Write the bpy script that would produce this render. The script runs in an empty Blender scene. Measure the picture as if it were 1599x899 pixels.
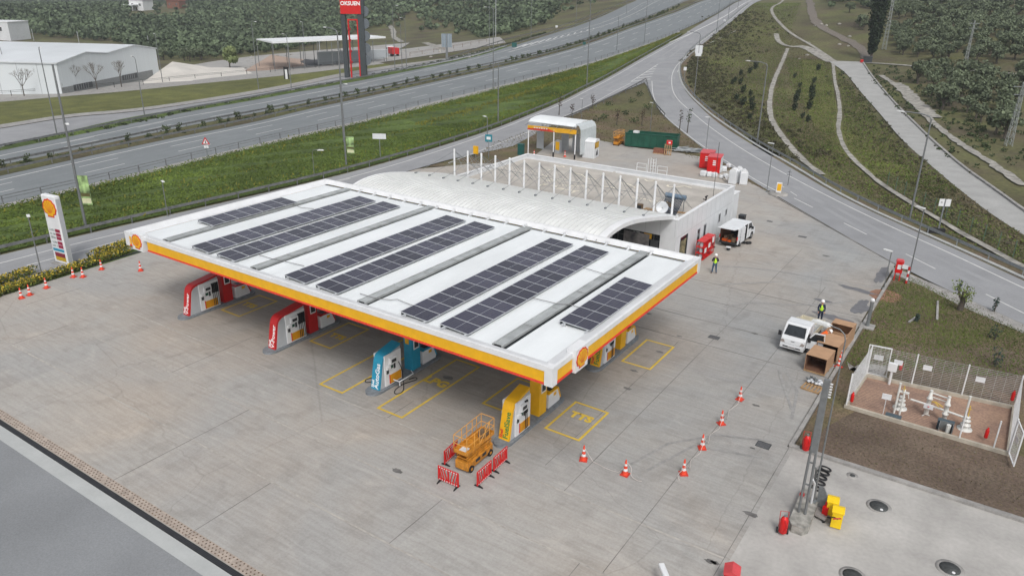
import bpy, bmesh, math, random
import numpy as np
from mathutils import Matrix, Vector
from mathutils.geometry import tessellate_polygon
random.seed(7); RNG = np.random.default_rng(7)
R = math.radians
scn = bpy.context.scene
COL = scn.collection
# ------------------------------------------------------------------ camera
F_PX, PITCH, ROLL, YAW = 1181.3, R(22.1), R(0.873), R(33.5658)
CAM = np.array([52.013, -27.752, 23.5])
fw = np.array([0, math.cos(PITCH), -math.sin(PITCH)]); rt = np.array([1.0, 0, 0]); up = np.cross(rt, fw)
r2 = rt*math.cos(ROLL)+up*math.sin(ROLL); u2 = -rt*math.sin(ROLL)+up*math.cos(ROLL)
cz, sz = math.cos(YAW), math.sin(YAW)
RZ = np.array([[cz, -sz, 0], [sz, cz, 0], [0, 0, 1]])
FW, RT, UP = RZ@fw, RZ@r2, RZ@u2
cd = bpy.data.cameras.new('camera'); cam = bpy.data.objects.new('camera', cd); COL.objects.link(cam)
cam.matrix_world = Matrix([[RT[i], UP[i], -FW[i], CAM[i]] for i in range(3)]+[[0, 0, 0, 1]])
cd.sensor_width = 36; cd.lens = 36*F_PX/1599; cd.clip_end = 8000; cd.clip_start = 0.5
scn.camera = cam
# ------------------------------------------------------------------ world, sun, exposure
SUN_EL, SUN_AZ = R(50), R(138)
w = bpy.data.worlds.new('World'); scn.world = w; w.use_nodes = True
nt = w.node_tree; bgn = nt.nodes['Background']
sky = nt.nodes.new('ShaderNodeTexSky'); sky.sky_type = 'NISHITA'; sky.sun_disc = False
sky.sun_elevation = SUN_EL; sky.sun_rotation = SUN_AZ; sky.air_density = 1.0; sky.dust_density = 4; sky.altitude = 100
hs = nt.nodes.new('ShaderNodeHueSaturation'); hs.inputs['Saturation'].default_value = 0.28
nt.links.new(sky.outputs[0], hs.inputs['Color']); nt.links.new(hs.outputs[0], bgn.inputs['Color'])
bgn.inputs['Strength'].default_value = 0.14
sd = bpy.data.lights.new('sun', 'SUN'); sd.energy = 1.4; sd.angle = R(16); sd.color = (1, .965, .92)
so = bpy.data.objects.new('sun', sd); COL.objects.link(so)
# light travels from azimuth SUN_AZ (clockwise from +Y, as the sky texture has it)
sdir = Vector((math.sin(SUN_AZ)*math.cos(SUN_EL), math.cos(SUN_AZ)*math.cos(SUN_EL), math.sin(SUN_EL)))
so.rotation_euler = sdir.to_track_quat('Z', 'Y').to_euler(); so.location = (0, 0, 80)
scn.view_settings.view_transform = 'Standard'; scn.view_settings.look = 'None'
scn.view_settings.gamma = 1; scn.view_settings.exposure = 0.18; scn.view_settings.use_curve_mapping = False
scn.render.resolution_x = 1024; scn.render.resolution_y = 575

# ------------------------------------------------------------------ materials
MATS = {}
def mat(name, col, rough=.7, metal=0, var=.08, scale=3., grain=0., gscale=60., bump=0., stretch=None, col2=None, spec=.4, objvar=0, var2=0, scale2=.3):
    if name in MATS: return MATS[name]
    m = bpy.data.materials.new(name); m.use_nodes = True; n = m.node_tree; b = n.nodes['Principled BSDF']; L = n.links.new
    b.inputs['Roughness'].default_value = rough; b.inputs['Metallic'].default_value = metal; b.inputs['Specular IOR Level'].default_value = spec
    tc = n.nodes.new('ShaderNodeTexCoord'); vec = tc.outputs['Object']
    if stretch:
        mp = n.nodes.new('ShaderNodeMapping'); mp.inputs['Scale'].default_value = stretch; L(vec, mp.inputs[0]); vec = mp.outputs[0]
    def noise(sc, det=4):
        t = n.nodes.new('ShaderNodeTexNoise'); t.inputs['Scale'].default_value = sc; t.inputs['Detail'].default_value = det; L(vec, t.inputs['Vector']); return t.outputs['Fac']
    c = np.array(col); c2 = np.array(col2) if col2 else c*(1-var*2)
    rp = n.nodes.new('ShaderNodeValToRGB'); rp.color_ramp.elements[0].position = .32; rp.color_ramp.elements[1].position = .68
    rp.color_ramp.elements[0].color = (*c2, 1); rp.color_ramp.elements[1].color = (*(c*(1+(var*.5 if not col2 else 0))), 1)
    L(noise(scale), rp.inputs[0]); out = rp.outputs[0]
    def mul(fac, lo, hi, out):
        mr = n.nodes.new('ShaderNodeMapRange'); mr.inputs[1].default_value = .3; mr.inputs[2].default_value = .7; mr.inputs[3].default_value = lo; mr.inputs[4].default_value = hi; L(fac, mr.inputs[0])
        mx = n.nodes.new('ShaderNodeVectorMath'); mx.operation = 'SCALE'; L(out, mx.inputs[0]); L(mr.outputs[0], mx.inputs['Scale']); return mx.outputs[0]
    if grain: out = mul(noise(gscale, 3), 1-grain, 1+grain, out)
    if var2: out = mul(noise(scale2, 5), 1-var2, 1+var2, out)
    if objvar:
        oi = n.nodes.new('ShaderNodeObjectInfo')
        mr = n.nodes.new('ShaderNodeMapRange'); mr.inputs[3].default_value = 1-objvar; mr.inputs[4].default_value = 1+objvar; L(oi.outputs['Random'], mr.inputs[0])
        mx = n.nodes.new('ShaderNodeVectorMath'); mx.operation = 'SCALE'; L(out, mx.inputs[0]); L(mr.outputs[0], mx.inputs['Scale']); out = mx.outputs[0]
    L(out, b.inputs['Base Color'])
    if bump:
        bp = n.nodes.new('ShaderNodeBump'); bp.inputs['Strength'].default_value = bump; bp.inputs['Distance'].default_value = .05
        L(noise(gscale if grain else scale*4, 4), bp.inputs['Height']); L(bp.outputs[0], b.inputs['Normal'])
    MATS[name] = m; return m
def srgb(r, g, b):
    f = lambda v: ((v/255+.055)/1.055)**2.4 if v > 10 else v/255/12.92
    return (f(r), f(g), f(b))
white = mat('white_paint', (.72, .73, .74), .45, var=.04, scale=2, var2=.05)
white2 = mat('white_cladding', (.66, .68, .70), .4, var=.03, scale=1.2, var2=.05)
roofw = mat('white_membrane', (.74, .77, .78), .5, var=.03, scale=.8, grain=.02, gscale=20, var2=.06, scale2=.25, stretch=(1, .3, 1))
yellow = mat('signal_yellow', (.80, .43, .012), .4, var=.05, scale=2)
red = mat('signal_red', (.50, .018, .02), .4, var=.05, scale=3)
redlt = mat('fascia_red', (.62, .045, .03), .45, var=.05)
cyan = mat('pump_blue', (.02, .27, .42), .4, var=.05)
steel = mat('galvanised_steel', (.30, .32, .33), .42, .55, var=.10, scale=6)
polegrey = mat('pole_grey', (.21, .22, .225), .5, .35, var=.08, scale=5)
darkst = mat('dark_steel', (.05, .055, .06), .5, .3, var=.1)
gutter = mat('gutter_metal', (.43, .45, .45), .4, .15, var=.12, scale=1.5, var2=.08, scale2=1)
black = mat('black_rubber', (.018, .018, .02), .7, var=.1)
greyp = mat('light_grey_panel', (.42, .44, .46), .4, var=.03)
concP = mat('island_concrete', (.20, .22, .24), .8, var=.12, scale=5)
glass = mat('dark_glass', (.02, .025, .03), .12, spec=.6, var=.2)
winf = mat('window_frame_dark', (.06, .065, .07), .4, var=.05)
wood = mat('raw_wood', (.42, .27, .14), .8, var=.15, scale=8)
card = mat('brown_cardboard', (.44, .27, .16), .85, var=.07, scale=2, grain=.03)
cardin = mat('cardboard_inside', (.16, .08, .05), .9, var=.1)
orange = mat('cone_orange', (.75, .07, .03), .5, var=.06)
liftor = mat('lift_orange', (.62, .26, .03), .5, var=.2, scale=4, grain=.1)
green = mat('dumpster_green', (.012, .085, .055), .5, var=.15, scale=1)
foamm = mat('foam_cream', (.75, .70, .58), .8, var=.08)
rustw = mat('weathered_wood', (.20, .14, .09), .9, var=.2, scale=5)
greenl = mat('banner_green', (.28, .45, .12), .6, var=.3, scale=4)
brick = mat('brown_brick', (.26, .11, .07), .85, var=.2, scale=6)
rooft = mat('red_roof_tile', (.32, .05, .035), .8, var=.2, scale=4)
skin = mat('skin', (.50, .28, .19), .6, var=.04)
jean = mat('blue_denim', (.06, .11, .18), .8, var=.15)
hiv = mat('lime_fabric', (.50, .80, .04), .6, var=.05)
hio = mat('orange_fabric', (.85, .13, .015), .6, var=.08)
navy = mat('navy_fabric', (.02, .03, .06), .8, var=.1)
hat = mat('helmet_white', (.8, .8, .8), .3, var=.02)
greenbox = mat('bollard_green', (.02, .10, .09), .5)
red2 = mat('cabinet_red', (.60, .012, .012), .35, var=.06, scale=2)
# pavement ---------------------------------------------------------
def pavement_mat():
    m = bpy.data.materials.new('brushed_concrete'); m.use_nodes = True; n = m.node_tree; L = n.links.new; b = n.nodes['Principled BSDF']
    b.inputs['Roughness'].default_value = .85; b.inputs['Specular IOR Level'].default_value = .25
    tc = n.nodes.new('ShaderNodeTexCoord'); P = tc.outputs['Object']
    def mp(sc, rot=0):
        k = n.nodes.new('ShaderNodeMapping'); k.inputs['Scale'].default_value = sc; k.inputs['Rotation'].default_value = (0, 0, rot); L(P, k.inputs[0]); return k.outputs[0]
    def noise(v, sc, det=5, dist=0):
        t = n.nodes.new('ShaderNodeTexNoise'); t.inputs['Scale'].default_value = sc; t.inputs['Detail'].default_value = det; t.inputs['Distortion'].default_value = dist; L(v, t.inputs['Vector']); return t.outputs['Fac']
    def ramp(f, a, ca, bb, cb):
        r = n.nodes.new('ShaderNodeValToRGB'); e = r.color_ramp.elements; e[0].position = a; e[1].position = bb; e[0].color = (*ca, 1); e[1].color = (*cb, 1); L(f, r.inputs[0]); return r.outputs[0]
    def mixc(f, a, c, mode='MIX'):
        x = n.nodes.new('ShaderNodeMix'); x.data_type = 'RGBA'; x.blend_type = mode
        if isinstance(f, float): x.inputs[0].default_value = f
        else: L(f, x.inputs[0])
        for s, v in ((6, a), (7, c)):
            if isinstance(v, tuple): x.inputs[s].default_value = (*v, 1)
            else: L(v, x.inputs[s])
        return x.outputs[2]
    base = ramp(noise(mp((1, 1, 1)), .09, 6, .8), .36, (.392, .356, .316), .64, (.362, .356, .342))
    # slab to slab tone: bays 3.9 m wide, cut every 14.5 m
    sx = n.nodes.new('ShaderNodeSeparateXYZ'); L(P, sx.inputs[0])
    mt_ = m
    def m(op, a, c):
        x = n.nodes.new('ShaderNodeMath'); x.operation = op
        for i, v in enumerate((a, c)):
            if isinstance(v, (int, float)): x.inputs[i].default_value = v
            else: L(v, x.inputs[i])
        return x.outputs[0]
    iy = m('FLOOR', m('DIVIDE', m('ADD', sx.outputs[1], 66.6), 3.9), 0); ix = m('FLOOR', m('DIVIDE', m('ADD', sx.outputs[0], 83), 14.5), 0)
    cb = n.nodes.new('ShaderNodeCombineXYZ'); L(ix, cb.inputs[0]); L(iy, cb.inputs[1])
    wn = n.nodes.new('ShaderNodeTexWhiteNoise'); wn.noise_dimensions = '2D'; L(cb.outputs[0], wn.inputs['Vector'])
    slab = ramp(wn.outputs['Value'], 0, (.95, .95, .955), 1, (1.04, 1.035, 1.025))
    c = mixc(1.0, base, slab, 'MULTIPLY')
    brush = ramp(noise(mp((.5, 5, 1)), 1.0, 6, .3), .35, (.90, .89, .88), .65, (1.07, 1.07, 1.07)); c = mixc(.75, c, brush, 'MULTIPLY')
    brush2 = ramp(noise(mp((5, .35, 1)), .8, 6, .3), .35, (.90, .9, .9), .65, (1.06, 1.06, 1.06)); c = mixc(.28, c, brush2, 'MULTIPLY')
    st = ramp(noise(mp((1, 1, 1)), .45, 8, 1.2), .30, (.78, .77, .76), .50, (1, 1, 1)); c = mixc(.6, c, st, 'MULTIPLY')
    lt = ramp(noise(mp((.7, 1.6, 1), .3), .3, 7, 1.5), .60, (1, 1, 1), .78, (1.22, 1.2, 1.18)); c = mixc(.8, c, lt, 'MULTIPLY')
    fine = ramp(noise(mp((1, 1, 1)), 9, 4), .3, (.93, .93, .93), .7, (1.06, 1.06, 1.06)); c = mixc(1.0, c, fine, 'MULTIPLY')
    # driving wear: greyer, darker lanes on the right-hand yard, worn cracks
    crk = n.nodes.new('ShaderNodeTexVoronoi'); crk.feature = 'DISTANCE_TO_EDGE'; crk.inputs['Scale'].default_value = .11
    L(mixc(.35, mp((1, 1, 1)), noise(mp((1, 1, 1)), .8, 4)), crk.inputs['Vector'])
    k = ramp(crk.outputs['Distance'], .0, (.62, .61, .6), .0035, (1, 1, 1)); c = mixc(.35, c, k, 'MULTIPLY')
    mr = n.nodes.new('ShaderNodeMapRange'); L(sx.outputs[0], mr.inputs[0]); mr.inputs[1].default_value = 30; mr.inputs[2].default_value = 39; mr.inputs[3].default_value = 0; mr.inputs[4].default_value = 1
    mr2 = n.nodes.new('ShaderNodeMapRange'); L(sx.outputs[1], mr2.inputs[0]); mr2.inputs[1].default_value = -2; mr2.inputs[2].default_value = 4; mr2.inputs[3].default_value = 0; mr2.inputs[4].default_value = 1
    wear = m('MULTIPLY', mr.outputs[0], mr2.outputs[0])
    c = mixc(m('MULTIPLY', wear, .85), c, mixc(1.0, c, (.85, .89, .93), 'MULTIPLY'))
    # patchy darker tone over the slabs under the canopy, soft at the edges
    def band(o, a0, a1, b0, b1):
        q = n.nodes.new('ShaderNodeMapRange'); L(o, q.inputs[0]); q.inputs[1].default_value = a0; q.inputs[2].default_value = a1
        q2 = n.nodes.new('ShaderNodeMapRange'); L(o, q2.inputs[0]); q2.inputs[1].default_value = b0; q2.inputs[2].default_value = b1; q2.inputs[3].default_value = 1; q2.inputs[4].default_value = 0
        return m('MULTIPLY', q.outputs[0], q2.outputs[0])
    dark_zone = m('MULTIPLY', band(sx.outputs[0], -1.5, 2.5, 34, 37), band(sx.outputs[1], -2, 2.5, 18, 23))
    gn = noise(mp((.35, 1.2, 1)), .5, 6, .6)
    c = mixc(m('MULTIPLY', dark_zone, m('ADD', gn, .1)), c, mixc(1.0, c, (.70, .69, .68), 'MULTIPLY'))
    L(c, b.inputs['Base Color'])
    bp = n.nodes.new('ShaderNodeBump'); bp.inputs['Strength'].default_value = .15; bp.inputs['Distance'].default_value = .02; L(noise(mp((1, 1, 1)), 14, 5), bp.inputs['Height']); L(bp.outputs[0], b.inputs['Normal'])
    return mt_
conc = pavement_mat()
asph = mat('worn_asphalt', (.225, .235, .245), .85, var=.06, scale=.25, grain=.10, gscale=12, var2=.06, scale2=.05, bump=.1)
asphm = mat('motorway_asphalt', (.195, .212, .220), .8, var=.05, scale=.3, grain=.05, gscale=6, var2=.05, scale2=.04)
asphr = mat('ramp_asphalt', (.285, .290, .300), .85, var=.06, scale=.3, grain=.06, gscale=8, var2=.07, scale2=.06)
yardc = mat('yard_concrete', (.345, .335, .32), .85, var=.07, scale=.5, grain=.07, gscale=5, var2=.09, scale2=.15, bump=.1)
trackc = mat('service_road_concrete', (.36, .36, .35), .9, var=.06, scale=.5, grain=.05, gscale=4, var2=.05)
kerbm = mat('kerb_concrete', (.34, .33, .315), .85, var=.15, scale=1.5, grain=.08, gscale=10)
stone = mat('pale_stone', (.36, .345, .31), .9, var=.25, scale=.9, grain=.15, gscale=6)
dirt = mat('bare_soil', (.115, .082, .062), .95, col2=(.155, .118, .088), scale=.5, grain=.3, gscale=7, var2=.25, scale2=.2, bump=.5)
grassB = mat('lush_grass', (.085, .125, .024), .9, col2=(.050, .078, .018), scale=.45, grain=.35, gscale=3.5, var2=.35, scale2=.12, bump=.6)
grassY = mat('yellowish_grass', (.135, .140, .036), .9, col2=(.080, .088, .022), scale=.3, grain=.2, gscale=2.5, var2=.25, scale2=.06, bump=.4)
grassR = mat('dry_hillside_grass', (.105, .112, .038), .95, col2=(.088, .070, .042), scale=.09, grain=.28, gscale=1.6, var2=.3, scale2=.05, bump=.5)
grassV = mat('lot_grass', (.105, .100, .040), .95, col2=(.135, .095, .068), scale=.28, grain=.35, gscale=5, var2=.25, scale2=.15, bump=.5)
olive = mat('olive_leaves', (.145, .178, .105), .75, var=.25, scale=1.2, grain=.25, gscale=3, objvar=.22, spec=.3)
olivef = mat('far_olive_leaves', (.120, .158, .090), .8, var=.3, scale=.08, grain=.3, gscale=.6, var2=.2, scale2=.02, spec=.2)
hedgeg = mat('hedge_leaves', (.11, .14, .025), .8, var=.3, scale=2, grain=.3, gscale=9)
hedgey = mat('hedge_blossom', (.55, .42, .04), .8, var=.3, scale=2)
bushg = mat('bush_leaves', (.06, .085, .032), .85, var=.3, scale=2, grain=.3, gscale=8, objvar=.25)
cypg = mat('cypress_leaves', (.026, .042, .020), .85, var=.3, scale=1)
lightg = mat('willow_leaves', (.22, .27, .11), .8, var=.3, scale=1)
bark = mat('grey_bark', (.10, .085, .07), .9, var=.2, scale=6)
linew = mat('road_paint_white', (.62, .62, .61), .7, var=.08, scale=1, grain=.08, gscale=9)
liney = mat('road_paint_yellow', (.66, .46, .06), .7, var=.08, scale=.8, grain=.08, gscale=7)
joint = mat('joint_sealant', (.20, .19, .182), .9, var=.3, scale=.5)
jointl = mat('pale_joint_mortar', (.42, .395, .36), .9, col2=(.33, .31, .285), scale=.5, grain=.15, gscale=4)

# ------------------------------------------------------------------ mesh helpers
class MB:
    def __init__(s): s.v = []; s.f = []; s.m = []; s.sm = []
    def add(s, vs, fs, m=0, smooth=False):
        o = len(s.v); s.v += [tuple(map(float, p)) for p in vs]
        for f in fs: s.f.append(tuple(i+o for i in f)); s.m.append(m); s.sm.append(smooth)
        return s
    def box(s, x0, y0, z0, x1, y1, z1, m=0):
        return s.add([(x0, y0, z0), (x1, y0, z0), (x1, y1, z0), (x0, y1, z0), (x0, y0, z1), (x1, y0, z1), (x1, y1, z1), (x0, y1, z1)],
                     [(0, 3, 2, 1), (4, 5, 6, 7), (0, 1, 5, 4), (1, 2, 6, 5), (2, 3, 7, 6), (3, 0, 4, 7)], m)
    def tube(s, pts, r, n=8, m=0, r1=None, cap=True, sq=False):
        pts = [Vector(p) for p in pts]; rings = []; prev = None
        for i, p in enumerate(pts):
            d = (pts[min(i+1, len(pts)-1)]-pts[max(i-1, 0)]).normalized()
            a = Vector((0, 0, 1)) if abs(d.z) < .9 else Vector((1, 0, 0))
            x = d.cross(a).normalized() if prev is None else (prev-d*prev.dot(d)).normalized()
            prev = x; y = d.cross(x); rr = r if r1 is None else r+(r1-r)*i/max(1, len(pts)-1)
            off = math.pi/4 if n == 4 else 0
            rings.append([p+(x*math.cos(2*math.pi*k/n+off)+y*math.sin(2*math.pi*k/n+off))*rr for k in range(n)])
        vs = [q for g in rings for q in g]; fs = []
        for i in range(len(rings)-1):
            for k in range(n): a = i*n+k; b = i*n+(k+1) % n; fs.append((a, b, b+n, a+n))
        s.add(vs, fs, m, n > 4)
        if cap: o = [tuple(range(n))[::-1], tuple((len(rings)-1)*n+k for k in range(n))]; s.add(vs, o, m)
        return s
    def lathe(s, prof, n=16, m=0, c=(0, 0, 0)):
        vs = [(c[0]+r*math.cos(2*math.pi*k/n), c[1]+r*math.sin(2*math.pi*k/n), c[2]+z) for r, z in prof for k in range(n)]
        fs = [(i*n+k, i*n+(k+1) % n, (i+1)*n+(k+1) % n, (i+1)*n+k) for i in range(len(prof)-1) for k in range(n)]
        s.add(vs, fs, m, True); s.add(vs, [tuple(range(n))[::-1], tuple((len(prof)-1)*n+k for k in range(n))], m); return s
    def prism(s, prof, a, b, axis='x', m=0):
        # prof: 2D outline; axis x -> prof is (y,z); axis y -> (x,z); axis z -> (x,y)
        g = {'x': lambda p, t: (t, p[0], p[1]), 'y': lambda p, t: (p[0], t, p[1]), 'z': lambda p, t: (p[0], p[1], t)}[axis]
        n = len(prof); vs = [g(p, a) for p in prof]+[g(p, b) for p in prof]
        tri = tessellate_polygon([[Vector((p[0], p[1], 0)) for p in prof]])
        fs = [tuple(t) for t in tri]+[tuple(i+n for i in t[::-1]) for t in tri]+[(i, (i+1) % n, (i+1) % n+n, i+n) for i in range(n)]
        return s.add(vs, fs, m)
    def quad(s, a, b, c, d, m=0): return s.add([a, b, c, d], [(0, 1, 2, 3)], m)
    def ball(s, c, r, n=10, m=0, sz=1):
        k = n//2; prof = [(max(r*math.sin(math.pi*i/k), .001), -r*sz*math.cos(math.pi*i/k)) for i in range(k+1)]
        return s.lathe(prof, n, m, c)
    def build(s, name, mats, parent=None, loc=None, rz=0, fix=True):
        me = bpy.data.meshes.new(name); me.from_pydata(s.v, [], s.f)
        if not isinstance(mats, (list, tuple)): mats = [mats]
        for x in mats: me.materials.append(x)
        me.polygons.foreach_set('material_index', s.m); me.polygons.foreach_set('use_smooth', s.sm)
        if fix and len(s.f) < 60000:
            bm = bmesh.new(); bm.from_mesh(me); bmesh.ops.recalc_face_normals(bm, faces=bm.faces); bm.to_mesh(me); bm.free()
        me.update(); o = bpy.data.objects.new(name, me); COL.objects.link(o)
        if parent: o.parent = parent
        if loc is not None: o.location = loc
        if rz: o.rotation_euler.z = rz
        return o
def tag(o, label=None, cat=None, group=None, kind=None):
    if label: o['label'] = label
    if cat: o['category'] = cat
    if group: o['group'] = group
    if kind: o['kind'] = kind
    return o
def thing(name, label, cat, loc=(0, 0, 0), rz=0, group=None):
    o = bpy.data.objects.new(name, None); COL.objects.link(o); o.location = loc; o.rotation_euler.z = rz; o.empty_display_size = .3
    return tag(o, label, cat, group)
def kids(o): return [c for c in bpy.data.objects if c.parent == o]
def copy_tree(o, loc=None, rz=None, label=None, group=None, scale=None, kk=None, parent=None):
    c = o.copy(); COL.objects.link(c)
    if parent: c.parent = parent
    if loc is not None: c.location = loc
    if rz is not None: c.rotation_euler.z = rz
    if scale is not None: c.scale = scale
    if label: c['label'] = label
    if group: c['group'] = group
    for ch in (kk if kk is not None else kids(o)): copy_tree(ch, parent=c, kk=None if kk is None else [])
    return c
def text_mb(s, size, mb=None, m=0, bold=.01, f=None, ext=.004):
    """lettering in the xy plane, extruded a little, appended to mb through f((x,y,z))"""
    cu = bpy.data.curves.new('lettering', 'FONT'); cu.body = s; cu.size = size; cu.extrude = ext; cu.offset = bold; cu.align_x = 'CENTER'; cu.align_y = 'CENTER'; cu.resolution_u = 3
    o = bpy.data.objects.new('lettering', cu); COL.objects.link(o)
    me = bpy.data.meshes.new_from_object(o)
    vs = [tuple(v.co) for v in me.vertices]; fs = [tuple(p.vertices) for p in me.polygons]
    bpy.data.objects.remove(o); bpy.data.curves.remove(cu); bpy.data.meshes.remove(me)
    if f: vs = [f(p) for p in vs]
    mb.add(vs, fs, m); return mb
def leaves(mb, n, centres, radii, size, m=0, squash=.8, rng=RNG):
    """leaf clumps: small quads spread through several lobes"""
    C = np.array(centres, float); Rr = np.array(radii, float)
    k = rng.integers(0, len(C), n); d = rng.normal(size=(n, 3)); d /= np.linalg.norm(d, axis=1)[:, None]
    rad = Rr[k]*rng.uniform(.45, 1.08, n)**.6; P = C[k]+d*rad[:, None]*np.array([1, 1, squash])
    a = rng.normal(size=(n, 3))*.8+d*1.1; a /= np.linalg.norm(a, axis=1)[:, None]
    t = np.cross(a, rng.normal(size=(n, 3))); t /= np.linalg.norm(t, axis=1)[:, None]; b = np.cross(a, t)
    s_ = (size*rng.uniform(.6, 1.3, n))[:, None]
    V = np.stack([P-t*s_-b*s_*.6, P+t*s_-b*s_*.6, P+t*s_*.7+b*s_*.7, P-t*s_*.7+b*s_*.7], 1).reshape(-1, 3)
    mb.add(V.tolist(), [(4*i, 4*i+1, 4*i+2, 4*i+3) for i in range(n)], m); return mb

# ------------------------------------------------------------------ terrain
def ray(px, py):
    d = FW*F_PX+RT*(px-799.5)+UP*(449.5-py); return d/np.linalg.norm(d)
def G(px, py, z=0.):
    d = ray(px, py); t = (z-CAM[2])/d[2]; p = CAM+d*t; return p
def zM(y): return .065*(math.log1p(math.exp((y-130)/18))*18)
ctl = []
for y in (-60, -20, 20, 60, 100, 130, 160, 200, 245, 300, 360, 430):
    for x in (-52, -72, -92):
        ctl.append((x+(.0), y, min(zM(y), 17)))
for px, py, z in [(0, 190, -1), (200, 165, -1), (400, 140, -1), (600, 105, -.5), (0, 165, -2), (200, 146, -2), (400, 110, -2.5), (560, 100, -2), (650, 85, -2), (760, 62, 0),
    (0, 120, -5), (250, 100, -7), (400, 85, -7), (600, 70, -6), (700, 62, -4), (0, 60, -6), (200, 60, -8), (400, 40, -6), (600, 35, -4), (720, 35, -2), (820, 40, 1),
    (0, 16, 0), (250, 10, -1), (400, 5, 2), (600, 5, 8), (800, 5, 10), (900, 40, 5.5), (900, 0, 12), (1000, 0, 14.8),
    (1150, 0, 15.5), (1050, 120, 2.3), (1100, 185, .6), (1182, 222, 0), (1200, 100, 2.2), (1260, 180, 0), (1240, 60, 6.5), (1200, 0, 16), (1300, 0, 17.5), (1400, 0, 19), (1500, 0, 19.5), (1599, 0, 20.5),
    (1310, 100, 2.2), (1450, 104, 1.2), (1599, 117, .8), (1400, 60, 6.5), (1500, 60, 7), (1599, 60, 7.5), (1599, 200, 0), (1450, 235, 0), (1350, 200, 0), (1599, 310, 0), (1300, 50, 7.5)]:
    p = G(px, py, z); ctl.append((p[0], p[1], z))
for x, y, z in [(120, 0, 0), (120, 80, 0), (160, 160, 2), (180, 300, 22), (80, 500, 60), (-60, 560, 45), (60, -120, 0), (-60, -120, 0), (-250, -80, -6), (-400, 0, -3), (-560, 120, 2), (-700, 500, -5), (300, 100, 5), (-260, 620, 40)]: ctl.append((x, y, z))
ctl = np.array(ctl, float)
def ph(d2): return np.sqrt(d2+35.**2)
_X = ctl[:, :2]; _n = len(_X)
_K = ph(((_X[:, None]-_X[None])**2).sum(-1)); _K -= np.eye(_n)*18.
_A = np.block([[_K, np.ones((_n, 1)), _X], [np.ones((1, _n)), np.zeros((1, 3))], [_X.T, np.zeros((2, 3))]])
_W = np.linalg.lstsq(_A, np.concatenate([ctl[:, 2], np.zeros(3)]), rcond=None)[0]
def T(x, y):
    x = np.asarray(x, float); y = np.asarray(y, float); sh = x.shape; p = np.stack([x.ravel(), y.ravel()], 1)
    out = np.empty(len(p))
    for i in range(0, len(p), 20000):
        q = p[i:i+20000]; out[i:i+20000] = ph(((q[:, None]-_X[None])**2).sum(-1))@_W[:_n]+_W[_n]+q@_W[_n+1:]
    dx = np.maximum(np.maximum(-26-p[:, 0], p[:, 0]-60), 0); dy = np.maximum(p[:, 1]-100, 0)
    t = np.clip(np.hypot(dx, dy)/30, 0, 1); t = t*t*(3-2*t)
    return (out*t).reshape(sh)
def T1(x, y): return float(T(np.array([x]), np.array([y]))[0])
_ts = np.concatenate([np.linspace(20, 400, 500), np.geomspace(402, 2600, 260)])
def at(px, py, lev=0.):
    """the ground point seen at photo pixel (px,py), used once here to survey where things stand"""
    d = ray(px, py); P = CAM+d*_ts[:, None]; h = P[:, 2]-T(P[:, 0], P[:, 1])-lev
    i = np.argmax(h < 0) if (h < 0).any() else len(h)-1
    i = max(i, 1); f = h[i-1]/(h[i-1]-h[i]) if h[i-1] != h[i] else 0
    p = P[i-1]+(P[i]-P[i-1])*f; return np.array([p[0], p[1], T1(p[0], p[1])])
def hgt(px, py, ty):
    """height of an upright standing at pixel (px,py) whose top is seen on row ty"""
    b = at(px, py); lo, hi = 0., 60.
    for _ in range(40):
        m = (lo+hi)/2; q = b+np.array([0, 0, m])-CAM; y = 449.5-F_PX*(q@UP)/(q@FW)
        if y > ty: lo = m
        else: hi = m
    return lo
xs = np.concatenate([np.arange(-1250, -320, 22), np.arange(-320, -180, 7), np.arange(-180, 100, 4), np.arange(100, 420, 16)])
ys = np.concatenate([np.arange(-140, -40, 10), np.arange(-40, 320, 4), np.arange(320, 520, 8), np.arange(520, 1500, 30)])
XX, YY = np.meshgrid(xs, ys); ZZ = T(XX, YY)-.10
tb = MB(); nx = len(xs)
tb.add(np.stack([XX, YY, ZZ], -1).reshape(-1, 3).tolist(), [(j*nx+i, j*nx+i+1, (j+1)*nx+i+1, (j+1)*nx+i) for j in range(len(ys)-1) for i in range(nx-1)], 0, True)
tag(tb.build('ground', grassR, fix=False), kind='structure')

def resample(P, n):
    P = np.array(P, float); d = np.concatenate([[0], np.cumsum(np.linalg.norm(np.diff(P, axis=0), axis=1))]); t = np.linspace(0, d[-1], n)
    return np.stack([np.interp(t, d, P[:, k]) for k in range(P.shape[1])], 1)
def smooth(P, it=2):
    P = [tuple(p) for p in P]
    for _ in range(it):
        Q = [P[0]]
        for a, b in zip(P[:-1], P[1:]): Q += [tuple(.75*np.array(a)+.25*np.array(b)), tuple(.25*np.array(a)+.75*np.array(b))]
        P = Q+[P[-1]]
    return P
def world(pix, sm=True):
    P = [at(*p)[:2] for p in pix]; return smooth(P, 2) if sm and len(P) > 2 else P
def strip(name, A, B, m, lev, n=90, k=4, bump=0, build=True, sm=True):
    """a sheet between two edges, lying on the terrain"""
    A = resample(A, n); B = resample(B, n); vs = []
    for j in range(k+1):
        t = j/k; Q = A*(1-t)+B*t; z = T(Q[:, 0], Q[:, 1])+lev
        if bump: z = z+bump*math.sin(math.pi*t)**.7*(.55+.45*np.sin(Q[:, 0]*.9+Q[:, 1]*.35+j)*np.cos(Q[:, 1]*.31+j*2.1))
        vs += np.stack([Q[:, 0], Q[:, 1], z], 1).tolist()
    fs = [(j*n+i, j*n+i+1, (j+1)*n+i+1, (j+1)*n+i) for j in range(k) for i in range(n-1)]
    mb = MB().add(vs, fs, 0, bool(bump))
    return tag(mb.build(name, m), kind='structure') if build else mb
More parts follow.
